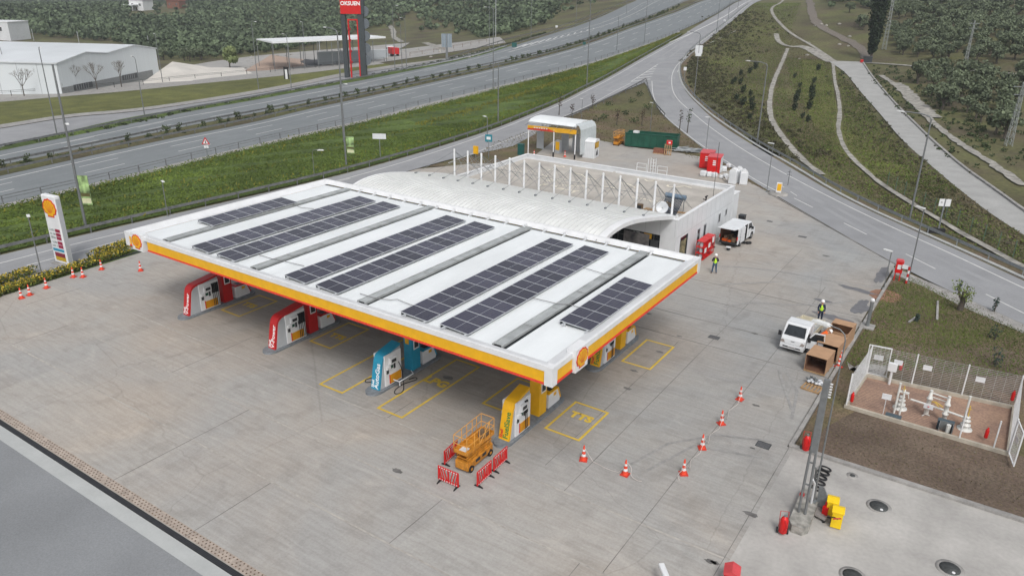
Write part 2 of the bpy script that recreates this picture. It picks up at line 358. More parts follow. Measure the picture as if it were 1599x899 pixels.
def offset(P, d):
    P = np.array(P, float); t = np.gradient(P, axis=0); t /= np.linalg.norm(t, axis=1)[:, None]+1e-9
    return P+np.stack([-t[:, 1], t[:, 0]], 1)*d
def line_mb(mb, P, wd, lev, n=60, dash=None, m=0):
    """painted line; dash=(on, off) in metres"""
    P = np.array(P, float); L = np.linalg.norm(np.diff(P, axis=0), axis=1).sum(); n = max(2, int(L/2.0)) if not dash else n
    if dash:
        d = np.concatenate([[0], np.cumsum(np.linalg.norm(np.diff(P, axis=0), axis=1))]); s = 0
        while s+dash[0] < L:
            q = np.array([[np.interp(u, d, P[:, k]) for k in (0, 1)] for u in np.linspace(s, s+dash[0], 4)]); a = offset(q, wd/2); b = offset(q, -wd/2)
            for i in range(3): mb.quad(*[(p[0], p[1], T1(p[0], p[1])+lev) for p in (a[i], a[i+1], b[i+1], b[i])], m)
            s += sum(dash)
        return mb
    Q = resample(P, n); a = offset(Q, wd/2); b = offset(Q, -wd/2); za = T(a[:, 0], a[:, 1])+lev; zb = T(b[:, 0], b[:, 1])+lev
    vs = [(p[0], p[1], z) for p, z in zip(a, za)]+[(p[0], p[1], z) for p, z in zip(b, zb)]
    mb.add(vs, [(i, i+1, n+i+1, n+i) for i in range(n-1)], m); return mb
def kerb(name, P, wd, h, m=None, lev=0.0, struct=True):
    P = np.array(P, float); L = np.linalg.norm(np.diff(P, axis=0), axis=1).sum(); n = max(2, int(L/2.5)); Q = resample(P, n); a = offset(Q, wd/2); b = offset(Q, -wd/2); mb = MB(); vs = []
    for p, q in zip(a, b):
        z = T1(*((p+q)/2))+lev; vs += [(p[0], p[1], z-.1), (p[0], p[1], z+h), (q[0], q[1], z+h), (q[0], q[1], z-.1)]
    fs = [(4*i+k, 4*i+4+k, 4*i+5+k, 4*i+1+k) for i in range(n-1) for k in range(3)]+[(0, 1, 2, 3), (4*n-4, 4*n-3, 4*n-2, 4*n-1)]
    mb.add(vs, fs); o = mb.build(name, m or kerbm)
    return tag(o, kind='structure') if struct else o
def sheet(name, poly, m, z, kind='structure'):
    tri = tessellate_polygon([[Vector((p[0], p[1], 0)) for p in poly]])
    o = MB().add([(p[0], p[1], z) for p in poly], [tuple(t) for t in tri]).build(name, m)
    me = o.data
    for p in me.polygons: pass
    return tag(o, kind=kind) if kind else o
# ------------------------------------------------------------------ roads (edges surveyed along the photo's edges)
mot_near_guard = [(-60, 335), (0, 320), (160, 284), (280, 254), (400, 226), (480, 207), (560, 190), (660, 163), (760, 139), (840, 119), (920, 99), (980, 79), (1030, 62), (1066, 47), (1100, 31), (1130, 16), (1156, 0), (1164, -6)]
mot_near_in = [(-60, 289), (0, 275.5), (160, 239.5), (280, 214), (400, 191), (480, 171), (560, 154.5), (660, 132), (760, 110), (840, 91), (920, 69), (980, 46), (1030, 28), (1066, 16), (1100, 1), (1115, -6)]
mot_far_in = [(-60, 272), (0, 259), (160, 226.5), (280, 200), (400, 177.6), (480, 161), (560, 146), (660, 123.5), (760, 103), (840, 85), (920, 62), (980, 39), (1030, 20), (1060, 8), (1090, -6)]
mot_far_out = [(-60, 248), (0, 236), (160, 203.5), (280, 177), (400, 156), (480, 140), (560, 126), (640, 110), (700, 98), (760, 84), (790, 74), (820, 67), (880, 48), (930, 30), (980, 8), (1000, -3), (1010, -8)]
W_ng, W_ni, W_fi, W_fo = [world(p) for p in (mot_near_guard, mot_near_in, mot_far_in, mot_far_out)]
# the merge lane widens the near carriageway beyond the gore: handled by the ramp sheet lying beside it
strip('motorway', W_ni, W_ng, asphm, .05, 220, 6)
strip('motorway', W_fi, W_fo, asphm, .05, 220, 6)
strip('central_reservation', offset(W_ni, 0), offset(W_fi, 0), grassR, .10, 220, 3)
lw = MB()
Wl1 = world([(-60, 296), (0, 282), (160, 245.5), (280, 219), (400, 195.5), (480, 176), (560, 158.5), (660, 136), (760, 113), (840, 94), (920, 72), (980, 49), (1030, 31), (1066, 19), (1105, 2), (1120, -5)])
line_mb(lw, Wl1, .22, .056)
Wl2 = world([(-60, 257), (0, 244), (160, 210.5), (280, 184), (400, 163.5), (480, 147), (560, 132), (660, 110), (760, 88), (830, 68), (920, 43), (980, 20), (1020, -2), (1028, -7)])
line_mb(lw, Wl2, .22, .056)
ngm = resample(W_ng, 150); nim = resample(W_ni, 150); fim = resample(W_fi, 150); fom = resample(W_fo, 150)
for t in (.40, .66): line_mb(lw, ngm*(1-t)+nim*t, .16, .056, dash=(6, 9))
for t in (.33, .62): line_mb(lw, fim*(1-t)+fom*t, .16, .056, dash=(6, 9))
# ramp out of the station on the left, joining the motorway
ramp_far = [(-80, 418), (0, 399), (135, 366), (265, 336), (400, 305), (540, 272), (650, 241), (720, 219), (780, 199), (850, 170), (900, 147), (940, 127), (1000, 92), (1040, 70), (1066, 56), (1078, 47), (1100, 34), (1132, 16), (1160, 0), (1168, -6)]
W_rf = world(ramp_far)
W_rn = [(-13.6, -40), (-13.6, 0), (-13.8, 30), (-13.9, 55)]+[tuple(at(*p)[:2]) for p in [(800, 229), (880, 186), (935, 161), (1004, 130), (1014, 124), (1035, 114), (1056, 102), (1078, 80), (1100, 67), (1132, 42), (1160, 20), (1186, 2), (1196, -5)]]
strip('ramp_road', W_rf, W_rn, asphr, .035, 220, 6)
line_mb(lw, world([(-80, 430), (0, 412), (100, 385), (265, 347), (400, 314), (540, 280), (650, 248), (760, 211), (850, 174), (900, 151), (940, 131), (1000, 96), (1045, 71), (1070, 58), (1100, 42), (1128, 27)]), .18, .045)
line_mb(lw, [(-16.9, -30), (-16.9, 16), (-17.1, 42)], .15, .045, dash=(9, 6))
line_mb(lw, world([(700, 255), (760, 232), (830, 205), (885, 180), (935, 157), (985, 130)]), .15, .045)
line_mb(lw, world([(1045, 67), (1075, 55), (1100, 42), (1120, 33), (1150, 15), (1175, 0)]), .5, .062)
line_mb(lw, world([(1058, 113), (1066, 93), (1082, 74), (1100, 62), (1118, 48), (1128, 40), (1150, 24), (1175, 4)]), .2, .062)
# hatched gores
hx = world([(985, 128), (1027, 101)], False); hy = world([(1015, 124), (1027, 101)], False)
line_mb(lw, hx, .2, .046); 
for t in np.linspace(0, .85, 6): line_mb(lw, [tuple(np.array(hx[0])*(1-t)+np.array(hx[1])*t), tuple(np.array(hy[0])*(1-t)+np.array(hy[1])*t)], .45, .046)
g1 = [at(802, 77)[:2]+0, at(935, 44)[:2]]
for i in range(12):
    t = i/12; a = np.array([g1[0][k]*(1-t)+g1[1][k]*t for k in (0, 1)]); b = np.array(at(812+118*t, 71.5-27.5*t)[:2]); line_mb(lw, [tuple(a), tuple(b+(0, 4))], .7*(1-t*.4), .06)
line_mb(lw, world([(795, 82), (860, 64), (935, 44), (1000, 17), (1030, 1)]), .3, .058)
# the road on the right
rr_in = [(1006, 129), (1012, 137), (1022, 162), (1042, 187), (1075, 214), (1100, 234), (1145, 264), (1205, 302), (1300, 357), (1395, 411), (1470, 449), (1599, 507), (1720, 560)]
rr_out = [(1105, 63), (1084, 78), (1064, 96), (1060, 122), (1072, 147), (1100, 174), (1130, 199), (1182, 231), (1229, 259), (1320, 313), (1469, 379), (1599, 439), (1740, 505)]
W_ri = world(rr_in); W_ro = world(rr_out)
strip('slip_road', W_ri, W_ro, asphr, .040, 160, 6)
line_mb(lw, world([(1152, 47), (1100, 71), (1068, 90), (1050, 110), (1048, 135), (1056, 155), (1080, 175), (1110, 200), (1150, 228), (1205, 261), (1300, 311), (1400, 359), (1480, 394), (1599, 451), (1720, 506)]), .18, .050)
line_mb(lw, world([(1018, 127), (1019, 150), (1030, 172), (1055, 196), (1090, 224), (1140, 256), (1185, 285), (1215, 300)]), .16, .050)
line_mb(lw, world([(1240, 310), (1340, 360), (1460, 420), (1599, 490), (1700, 540)]), .14, .050, dash=(4, 6))
line_mb(lw, world([(1215, 262+25), (1262, 318)], False), .12, .050, dash=(2, 2))
tag(lw.build('road_marking', linew), kind='structure')
trk = mat('wheel_track', (.165, .182, .190), .8, col2=(.205, .222, .230), scale=.12, grain=.06, gscale=3); trr = mat('ramp_wheel_track', (.255, .26, .268), .85, col2=(.30, .305, .315), scale=.12, grain=.06, gscale=3)
wt = MB()
for c_, u in ((.17, 1), (.27, 1), (.43, 1), (.53, 1), (.69, 1), (.79, 1)): line_mb(wt, ngm*(1-c_)+nim*c_, .8, .0535)
for c_ in (.13, .23, .39, .49, .67, .77): line_mb(wt, fim*(1-c_)+fom*c_, .8, .0535)
tag(wt.build('wheel_track', trk), kind='structure')
wt = MB(); rfm = resample(W_rf, 150); rnm = resample(W_rn, 150)
for c_ in (.36, .60): line_mb(wt, rfm*(1-c_)+rnm*c_, .6, .0385)
rim_ = resample(W_ri, 150); rom = resample(W_ro, 150)
for c_ in (.38, .58): line_mb(wt, rim_*(1-c_)+rom*c_, .6, .0435)
tag(wt.build('wheel_track', trr), kind='structure')
# verges, embankments
W_bg = world([(-60, 345), (0, 326), (160, 289), (400, 230.5), (560, 194), (760, 143), (920, 103), (980, 83), (1030, 66), (1060, 53)])
strip('concrete_verge', W_ng[:len(W_ng)*3//4], W_bg, kerbm, .07, 120, 2)
emb = strip('embankment_grass', offset(resample(W_bg, 200), 0), offset(resample(world(ramp_far[:15]), 200), .7), grassB, .03, 260, 14, .55)
W_f1 = world([(-60, 210), (0, 202), (110, 183), (200, 177), (300, 163), (450, 138.5), (540, 118.5), (620, 106), (700, 92), (750, 80), (790, 70)])
W_f0 = world([(-60, 243), (0, 231), (100, 207), (200, 184), (300, 168), (400, 152), (500, 134), (560, 122), (620, 111), (700, 97), (755, 84), (792, 73)])
strip('frontage_road', W_f1, W_f0, asphr, .05, 120, 4)
strip('grass_median', W_f0, world([(-60, 249), (0, 236), (160, 203.5), (280, 177), (400, 156.5), (480, 141), (560, 127), (640, 111), (700, 99), (755, 86), (792, 74)]), grassB, .08, 120, 3, .35)
W_p1 = world([(-60, 205), (0, 196), (110, 178.5), (200, 172.5), (300, 158.5), (450, 133), (540, 113.5), (610, 103)])
strip('pavement', W_f1[:int(len(W_f1)*.80)], W_p1, kerbm, .14, 100, 2)
W_p2 = world([(-60, 163), (0, 160), (100, 151), (200, 143), (300, 132), (450, 118), (540, 107), (600, 100)])
strip('roadside_grass', W_p1, W_p2, grassY, .04, 120, 6, .3)
W_p3 = world([(-60, 158), (0, 154), (100, 145), (200, 136), (300, 124.5), (450, 111), (540, 102), (590, 97)])
strip('pavement', W_p2, W_p3, kerbm, .06, 100, 2)
strip('yard_ground', W_p3, world([(-60, 125), (0, 120), (250, 112), (330, 95), (450, 82), (600, 70), (640, 67)]), yardc, .02, 80, 6)
strip('yard_ground', world([(540, 104), (600, 97), (660, 88), (740, 76), (790, 67)]), world([(500, 100), (560, 85), (620, 78), (700, 68), (780, 58)]), yardc, .03, 60, 3)
# right side: verge, service road, ditches, tracks
strip('roadside_grass', W_ro, offset(W_ro, 1.6), grassV, .02, 160, 2)
W_sl = world([(1292, 95), (1320, 112), (1340, 140), (1373, 176), (1413, 224), (1450, 256), (1505, 303), (1555, 340), (1599, 368), (1720, 440)])
W_sr = world([(1347, 97), (1363, 122), (1395, 160), (1425, 190), (1461, 225), (1500, 260), (1563, 304), (1599, 331), (1720, 410)])
strip('service_road', W_sl, W_sr, trackc, .06, 120, 5)
kerb('kerb', W_sr, .35, .3, kerbm)
DITCH = []
def path(name, pix, wd, m, lev=.06, n=70, rough=0):
    P = np.array(world(pix)); Q = resample(P, n)
    if 'bank' not in name or 'rubble' in name:
        if name != 'green_verge': L_ = np.linalg.norm(np.diff(P, axis=0), axis=1).sum(); DITCH.append((resample(P, int(L_/1.0)+2), wd*.55+.35))
    j = RNG.normal(size=n)*rough; j2 = RNG.normal(size=n)*rough
    A = Q+(offset(Q, 1)-Q)*(wd/2+j)[:, None]; B = Q-(offset(Q, 1)-Q)*(wd/2+j2)[:, None]
    return strip(name, A, B, m, lev, n, 2)
path('drainage_ditch', [(1224, -4), (1221, 5), (1204, 12), (1206, 24), (1224, 44), (1243, 58), (1266, 70), (1290, 86), (1304, 97)], 1.1, stone, .08, rough=.05)
path('drainage_ditch', [(1230, 76), (1220, 100), (1206, 132), (1201, 160), (1203, 185), (1215, 205), (1228, 222), (1245, 242), (1262, 258), (1284, 273)], 1.0, stone, .08, rough=.05)
path('drainage_ditch', [(1212, 53), (1214, 64), (1226, 72), (1246, 74), (1262, 73)], 1.6, stone, .07, rough=.05)
path('concrete_apron', [(1246, 72), (1264, 76), (1282, 88), (1300, 97)], 3.6, stone, .07, rough=.15)
path('drainage_ditch', [(1301, 100), (1303, 125), (1310, 155), (1312, 180), (1308, 200), (1315, 226), (1330, 247), (1350, 266), (1380, 291), (1420, 316), (1470, 346), (1540, 386), (1600, 418)], .75, stone, .08, rough=.05)
path('dirt_track', [(1260, -4), (1268, 28), (1280, 42), (1300, 52), (1330, 66), (1350, 80), (1352, 92)], 3.2, mat('track_gravel', (.19, .165, .14), .95, var=.2), .07, rough=.3)
path('dirt_track', [(1350, 98), (1400, 101), (1450, 106), (1520, 111), (1599, 117), (1680, 122)], 1.5, stone, .08, rough=.05)
path('dirt_track', [(608, 40), (615, 48), (614, 58), (628, 66)], 3, stone, .1, rough=.3)
path('dirt_track', [(664, 67), (678, 72), (690, 78)], 3, stone, .1, rough=.3)
path('rubble_channel', [(1376, 118), (1388, 126), (1400, 134), (1415, 150), (1432, 166), (1450, 186), (1470, 203), (1500, 225), (1530, 243), (1599, 290)], 1.3, stone, .08, rough=.12)
path('rubble_bank', [(1398, 130), (1412, 140), (1428, 158), (1444, 172), (1456, 184)], 3.0, stone, .12, rough=.25)
path('bare_bank', [(1090, 100), (1105, 140), (1150, 180), (1180, 205), (1230, 245)], 6, mat('bank_scrub', (.070, .066, .038), .95, col2=(.09, .094, .034), scale=.6, grain=.3, gscale=2, bump=.5), .02, rough=.3)
path('bare_bank', [(1420, 225), (1450, 270), (1500, 310), (1560, 350), (1620, 385)], 5, mat('bank_soil', (.085, .065, .048), .95, col2=(.075, .078, .030), scale=.4, grain=.3, gscale=2, bump=.5), .03, rough=.3)
path('green_verge', [(1270, 95), (1275, 140), (1290, 190), (1340, 240), (1400, 275)], 6, grassY, .025, rough=.3)
# ------------------------------------------------------------------ station ground
b = lambda px, py: tuple(at(px, py)[:2])
isl = [(-13.7, 50), b(742, 243), b(775, 222), b(880, 186), b(935, 161), b(1004, 130), b(1010, 136), b(1022, 162), b(1042, 187), b(1075, 214), b(1100, 234), b(1145, 264), b(1205, 302), (26.5, 66), (14, 62), (0, 62)]
sheet('lawn', isl, grassV, .010)
lot = [(-12.6, 9), (-13.6, 14), (-13.7, 48), (-9.5, 55.5), (-7.5, 57), b(835, 243), b(862, 222), b(905, 214), b(960, 224), b(1000, 232), b(1056, 238), b(1098, 246), b(1130, 262), b(1165, 282), b(1205, 303), (45.2, 45.6), (45.2, 10.1), (70, 10.1), (70, -40), (45.4, -40), (45.4, -13.05), (-12.6, -13.05)]
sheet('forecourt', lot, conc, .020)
sheet('forecourt', [(45.55, 10.05), (75, 10.05), (75, -13.05), (45.55, -13.05)], mat('tank_area_concrete', (.405, .392, .372), .85, var=.07, scale=.5, grain=.06, gscale=5, var2=.10, scale2=.25, bump=.1), .026)
jm = MB(); jl = MB()
for y in (-8.12, -4.25, -.38): jl.box(-12, y-.045, .021, 45.3, y+.045, .026)
for y in (19.6, 23.5, 31.2): jm.box(-12, y-.025, .021, 45.3, y+.025, .0265)
for y in (27.4,): jm.box(29.5, y-.02, .021, 45.3, y+.02, .0265)
for x, y0, y1 in ((-1.9, -8.1, -4.3), (-8.2, -4.2, 0), (18.1, -13, -4.3), (32.55, -8.1, -4.3), (10.4, -4.2, 2), (37.1, -.3, 45), (41.3, -4.2, 36), (35.2, 1, 19), (45.3, -13, 10), (25.3, -.3, 2), (29.2, 19.6, 31), (24.7, -13, -8.2), (40.2, -13, -4.3)): jm.box(x-.014, y0, .021, x+.014, y1, .0270)
tag(jm.build('pavement_joint', joint), kind='structure'); tag(jl.build('pavement_joint', jointl), kind='structure')
# drain, pale strip and dark asphalt at the lower left
sheet('concrete_strip', [(-60, -14.05), (80, -14.05), (80, -13.35), (-60, -13.35)], mat('smooth_concrete', (.42, .435, .43), .8, var=.05, scale=.6, grain=.03, gscale=6), .022)
sheet('truck_lane', [(-60, -60), (80, -60), (80, -14.05), (-60, -14.05)], asph, .018)
dr = thing('drain_channel', 'long dark slotted drain channel between the concrete forecourt and the grey asphalt lane', 'drain', (0, -13.2, 0))
MB().box(-50, -.13, .0, 70, .13, .034).build('grate', mat('cast_iron', (.045, .045, .05), .6, .4, var=.1), dr)
t_ = MB()
for i in range(520): t_.box(2+i*.11, -.12, .034, 2+i*.11+.03, .12, .040)
t_.build('slat', darkst, dr)
st = MB(); RNGb = random.Random(3)
for i in range(150):
    x = 3.+i*.235
    for k, y in enumerate((-12.92, -12.76, -12.60)):
        if RNGb.random() < .93: st.box(x+k*.08-.035, y-.03, .021, x+k*.08+.035, y+.03, .031)
tag(st.build('anchor_stain', mat('rusty_anchor', (.13, .08, .05), .9, var=.3, scale=3)), kind='structure')
sheet('concrete_edge', [(-12.6, -13.02), (45.4, -13.02), (45.4, -12.52), (-12.6, -12.52)], mat('pinkish_mortar', (.40, .34, .29), .9, var=.12, scale=2, grain=.1, gscale=8), .0245)
# kerbs of the lot
kerb('kerb', [(45.35, 10.15), (45.5, 44.8)], .22, .14); kerb('kerb', [(45.3, 10.2), (70, 10.2)], .3, .16)
kerb('kerb', [b(1205, 305), (45.2, 45.7)], .14, .05, joint)
kerb('kerb', [(-12.45, -13), (-12.45, 9)], .2, .12, darkst)
# soil and grass lot on the right
soil = [(45.5, 10.3), (75, 10.3), (75, 22), b(1599, 509), b(1470, 451), b(1400, 415), (45.6, 44.8)]
sheet('lot_ground', soil, grassV, .012)
sheet('bare_soil', [(46.2, 10.35), (74, 10.35), (74, 20), (60, 19.5), (56.5, 16.6), (47.5, 16.2), (46.5, 13.5)], dirt, .018)
mud = [(47.0, 26.5), (49, 25.6), (52, 24.7), (57, 23.4), (62, 25), (58, 30), (54, 31.5), (51.5, 29), (49, 28.4)]
sheet('bare_soil', mud, dirt, .016)
sheet('concrete_edge', [b(1392, 416), b(1470, 449), b(1599, 507), (60, 34), (60, 31.5), b(1599, 521), b(1500, 478), b(1440, 447), b(1395, 428)], kerbm, .030)
sheet('brick_patch', [(44.9+.9+1.15*math.cos(a)*1.1, 37.0+1.5*math.sin(a)) for a in np.linspace(0, 6.0, 11)], mat('red_block_paving', (.27, .15, .10), .9, var=.15, scale=2, grain=.15, gscale=12), .024)
# dark wet patches near the kerb corner
def blot(name, cx, cy, rx, ry, m, z, seed=0, n=26, rot=0):
    r = random.Random(seed); P = []
    for i in range(n):
        a = 2*math.pi*i/n; k = .65+.45*r.random(); x, y = rx*k*math.cos(a), ry*k*math.sin(a); P.append((cx+x*math.cos(rot)-y*math.sin(rot), cy+x*math.sin(rot)+y*math.cos(rot)))
    sheet(name, P, m, z)
damp = mat('damp_concrete', (.165, .165, .175), .6, var=.12, scale=2)
for i, (x, y, rx, ry, ro) in enumerate([(44.7, 42.2, .5, 2.6, 0), (43.6, 37, 1.8, .45, -.2), (44.6, 33.2, .6, 2.0, 0), (43.4, 29.8, 1.9, .55, -.15), (44.6, 28.2, .6, 1.5, 0), (41.8, 32.8, .8, .3, 0)]): blot('damp_patch', x, y, rx, ry, damp, .030+.001*i, i, rot=ro)
oil = mat('oil_stain', (.16, .155, .15), .7, var=.2)
for i, (px, py, s_) in enumerate([(1178, 521, .28), (980, 607, .32), (990, 579, .3), (1060, 525, .25), (620, 735, .35), (1109, 877, .3), (1116, 878, .25), (1180, 633, .25), (1175, 700, .2), (1172, 803, .4), (1013, 490, .3), (700, 590, .5), (620, 600, .45), (1290, 400, .4), (1030, 550, .3)]):
    p = G(px, py); blot('oil_stain', p[0], p[1], s_, s_*.5, oil, .032, i+20, 14)
skid = mat('skid_mark', (.31, .305, .295), .8, col2=(.25, .245, .24), scale=.8, grain=.15, gscale=4)
for i, pts in enumerate([[(1222, 570), (1238, 585), (1246, 610), (1244, 640), (1236, 655)], [(1214, 572), (1230, 590), (1238, 615), (1236, 640)], [(1130, 480), (1180, 470), (1260, 480), (1330, 470)], [(1110, 415), (1200, 420), (1300, 440), (1370, 450)], [(1120, 445), (1180, 437), (1220, 440)], [(1010, 735), (1060, 700), (1120, 690), (1190, 715)], [(985, 725), (1040, 690), (1130, 676), (1210, 690)]]):
    P = smooth([G(*q)[:2] for q in pts], 3); mb = MB()
    line_mb(mb, P, .18, .033+.0006*i); tag(mb.build('tyre_mark', skid), kind='structure')
# yellow bay markings with their letters
def bay(x0, y0, x1, y1, word=None, wx=0, wy=0, size=1.0, z=.034, rows=None):
    mb = MB(); t = .14
    mb.box(x0, y0, z-.006, x1, y0+t, z); mb.box(x0, y1-t, z-.006, x1, y1, z); mb.box(x0, y0+t, z-.006, x0+t, y1-t, z); mb.box(x1-t, y0+t, z-.006, x1, y1-t, z)
    if word: text_mb(word, size, mb, 0, .05, lambda p: (wx+p[0], wy+p[1], z+p[2]*.5), .004)
    tag(mb.build('bay_marking', liney), kind='structure')
for a in [(19.15, .12, 21.2, 8.5), (28.8, 4.1, 30.85, 8), (33.2, 13.9, 35.35, 18.0), (19.2, 12, 21.2, 17.8)]: bay(*a)
bay(24.05, .1, 26.05, 7.8, 'LPG', 24.95, 4.55, 1.0)
bay(14.05, 3.95, 16.15, 7.8, 'TTS', 15.15, 5.6, .75); bay(4.55, 3.75, 6.75, 7.4, 'TTS', 5.6, 5.6, .75)
bay(33.28, 3.95, 35.58, 7.6, 'TTS', 34.45, 6.2, .85)

# ------------------------------------------------------------------ petrol station canopy
def emblem(mb, f, s, mr, my):
    """ribbed scallop fan, red rim round yellow, drawn in local (x,y), z outwards"""
    def outline(k):
        P = [(-.30*k, -.52*k-.03*(k-1)), (-.30*k, -.36*k), (-.52*k, -.30*k)]
        n = 7
        for i in range(n+1):
            a = math.pi*(1.10-i*1.20/n)
            P.append((.60*k*math.cos(a), .55*k*math.sin(a)+.02))
            if i < n:
                a2 = math.pi*(1.10-(i+.5)*1.20/n); P.append((.65*k*math.cos(a2), .60*k*math.sin(a2)+.02))
        P += [(.52*k, -.30*k), (.30*k, -.36*k), (.30*k, -.52*k)]
        return P
    for k, z0, z1, m in ((1.16, 0, .02, mr), (.98, .02, .035, my)):
        P = outline(k); tri = tessellate_polygon([[Vector((p[0], p[1], 0)) for p in P]]); n = len(P)
        vs = [f((p[0]*s, p[1]*s, z0)) for p in P]+[f((p[0]*s, p[1]*s, z1)) for p in P]
        mb.add(vs, [tuple(t) for t in tri]+[tuple(i+n for i in t) for t in tri]+[(i, (i+1) % n, (i+1) % n+n, i+n) for i in range(n)], m)
    for i in range(1, 7):
        a = math.pi*(1.02-i*1.04/7); c, d = math.cos(a), math.sin(a); x1, y1, x0, y0 = .54*c, .50*d+.02, .10*c, -.33+.05*d
        nx_, ny_ = -(y1-y0), (x1-x0); L_ = math.hypot(nx_, ny_); nx_, ny_ = nx_/L_*.018, ny_/L_*.018
        mb.add([f((p[0]*s, p[1]*s, .042)) for p in ((x0-nx_, y0-ny_), (x0+nx_, y0+ny_), (x1+nx_, y1+ny_), (x1-nx_, y1-ny_))], [(0, 1, 2, 3)], mr)
CX = [3.62, 13.12, 22.62, 32.2]
CL, CW, ZT = 36.0, 19.4, 6.4
can = thing('fuel_canopy', 'large flat white forecourt canopy with a yellow and red fascia over the pump islands', 'canopy', (0, 0, 0))
def ring(mb, x0, y0, x1, y1, t, z0, z1, m):
    mb.box(x0, y0, z0, x1, y0+t, z1, m); mb.box(x0, y1-t, z0, x1, y1, z1, m); mb.box(x0, y0+t, z0, x0+t, y1-t, z1, m); mb.box(x1-t, y0+t, z0, x1, y1-t, z1, m)
m_ = MB(); ring(m_, 0, 0, CL, CW, .16, 6.115, ZT, 0)
# wide sloping cap behind the fascia lip
for (xa, ya, xb, yb, xc, yc, xd, yd) in [(.16, .16, CL-.16, .16, CL-.85, .85, .85, .85), (CL-.16, .16, CL-.16, CW-.16, CL-.85, CW-.6, CL-.85, .85), (CL-.16, CW-.16, .16, CW-.16, .85, CW-.6, CL-.85, CW-.6), (.16, CW-.16, .16, .16, .85, .85, .85, CW-.6)]:
    m_.add([(xa, ya, ZT-.015), (xb, yb, ZT-.015), (xc, yc, ZT-.26), (xd, yd, ZT-.26)], [(0, 1, 2, 3)])
m_.build('fascia_cap', white, can)
m_ = MB(); g = .46
for x0, x1 in ((1.9+.75, CL-g), (g, 1.02)): m_.box(x0, .03, 5.50, x1, .15, 6.112)
m_.box(CL-.15, g, 5.50, CL-.03, 1.96, 6.112); m_.box(CL-.15, 3.3, 5.50, CL-.03, CW-g, 6.112)
m_.box(g, CW-.15, 5.50, CL-g, CW-.03, 6.112); m_.box(.03, g, 5.50, .15, CW-g, 6.112)
m_.build('yellow_fascia_band', yellow, can)
m_ = MB()
for p, a, b_, ax in (([(.0, 5.497), (-.03, 5.40), (.40, 5.33), (.40, 5.497)], 2.65, CL-g, 'x'), ([(.0, 5.497), (-.03, 5.40), (.40, 5.33), (.40, 5.497)], g, 1.02, 'x')): m_.prism(p, a, b_, ax)
for a, b_ in ((g, 1.96), (3.3, CW-g)): m_.prism([(CL-.0, 5.497), (CL+.03, 5.40), (CL-.40, 5.33), (CL-.40, 5.497)], a, b_, 'y')
m_.prism([(CW, 5.497), (CW+.03, 5.40), (CW-.4, 5.33), (CW-.4, 5.497)], g, CL-g, 'x'); m_.prism([(.0, 5.497), (-.03, 5.40), (.4, 5.33), (.4, 5.497)], g, CW-g, 'y')
m_.build('red_fascia_strip', redlt, can)
for x, y in ((0, 0), (CL, 0), (0, CW), (CL, CW)):
    sx_, sy_ = (1 if x == 0 else -1), (1 if y == 0 else -1); X = sorted((x-sx_*.012, x+sx_*.455)); Y = sorted((y-sy_*.012, y+sy_*.455))
    MB().box(X[0], Y[0], 5.36, X[1], Y[1], 6.385).build('corner_piece', white, can)
m_ = MB(); m_.box(.42, .42, 5.50, CL-.42, CW-.42, 5.56); m_.build('soffit', greyp, can)
# roof deck bays between the gutters
gx = [3.9, 13.4, 22.9, 32.5]
ed = [.85]+[v for c in gx for v in (c-.68, c+.22)]+[CL-.85]
m_ = MB()
for i in range(0, len(ed), 2):
    n = max(2, int((ed[i+1]-ed[i])/.5)); xx = np.linspace(ed[i], ed[i+1], n+1)
    prof = []
    for a in xx: prof += [(a-.02, 6.12), (a, 6.127), (a+.02, 6.12)]
    prof = [(min(max(p[0], ed[i]), ed[i+1]), p[1]) for p in prof]
    vs = [(p[0], .85, p[1]) for p in prof]+[(p[0], CW-.95, p[1]) for p in prof]; k = len(prof)
    m_.add(vs, [(j, j+1, k+j+1, k+j) for j in range(k-1)])
m_.build('roof_deck', roofw, can, fix=False)
m_ = MB().box(.4, .4, 5.9, CL-.4, CW-.3, 5.97); m_.build('deck_underlay', darkst, can)
for c in gx:
    m_ = MB(); m_.box(c-.68, .9, 6.06, c-.62, CW-.62, 6.20); m_.box(c-.10, .9, 6.06, c-.04, CW-.62, 6.20)
    y = 1.0
    while y < CW-.9:
        y2 = min(y+2.9, CW-.65); m_.box(c-.62, y, 6.14, c-.10, y2-.03, 6.165); m_.box(c-.66, y2-.06, 6.17, c-.06, y2, 6.215); y = y2
    m_.build('gutter_tray', gutter, can)
    MB().box(c-.04, .9, 5.975, c+.22, CW-.62, 6.02).build('gutter_slot', darkst, can)
m_ = MB(); m_.box(.9, CW-.93, 6.02, CL-.9, CW-.55, 6.06); m_.build('rear_gutter', gutter, can)
for i, x in enumerate(np.arange(5.0, 33, 1.73)):
    m_ = MB(); m_.box(x-.05, CW-.95, 6.1, x+.05, CW-.1, 6.18); m_.box(x-.12, CW-.62, 6.18, x+.12, CW-.50, 6.36); m_.build('bracket', white, can)
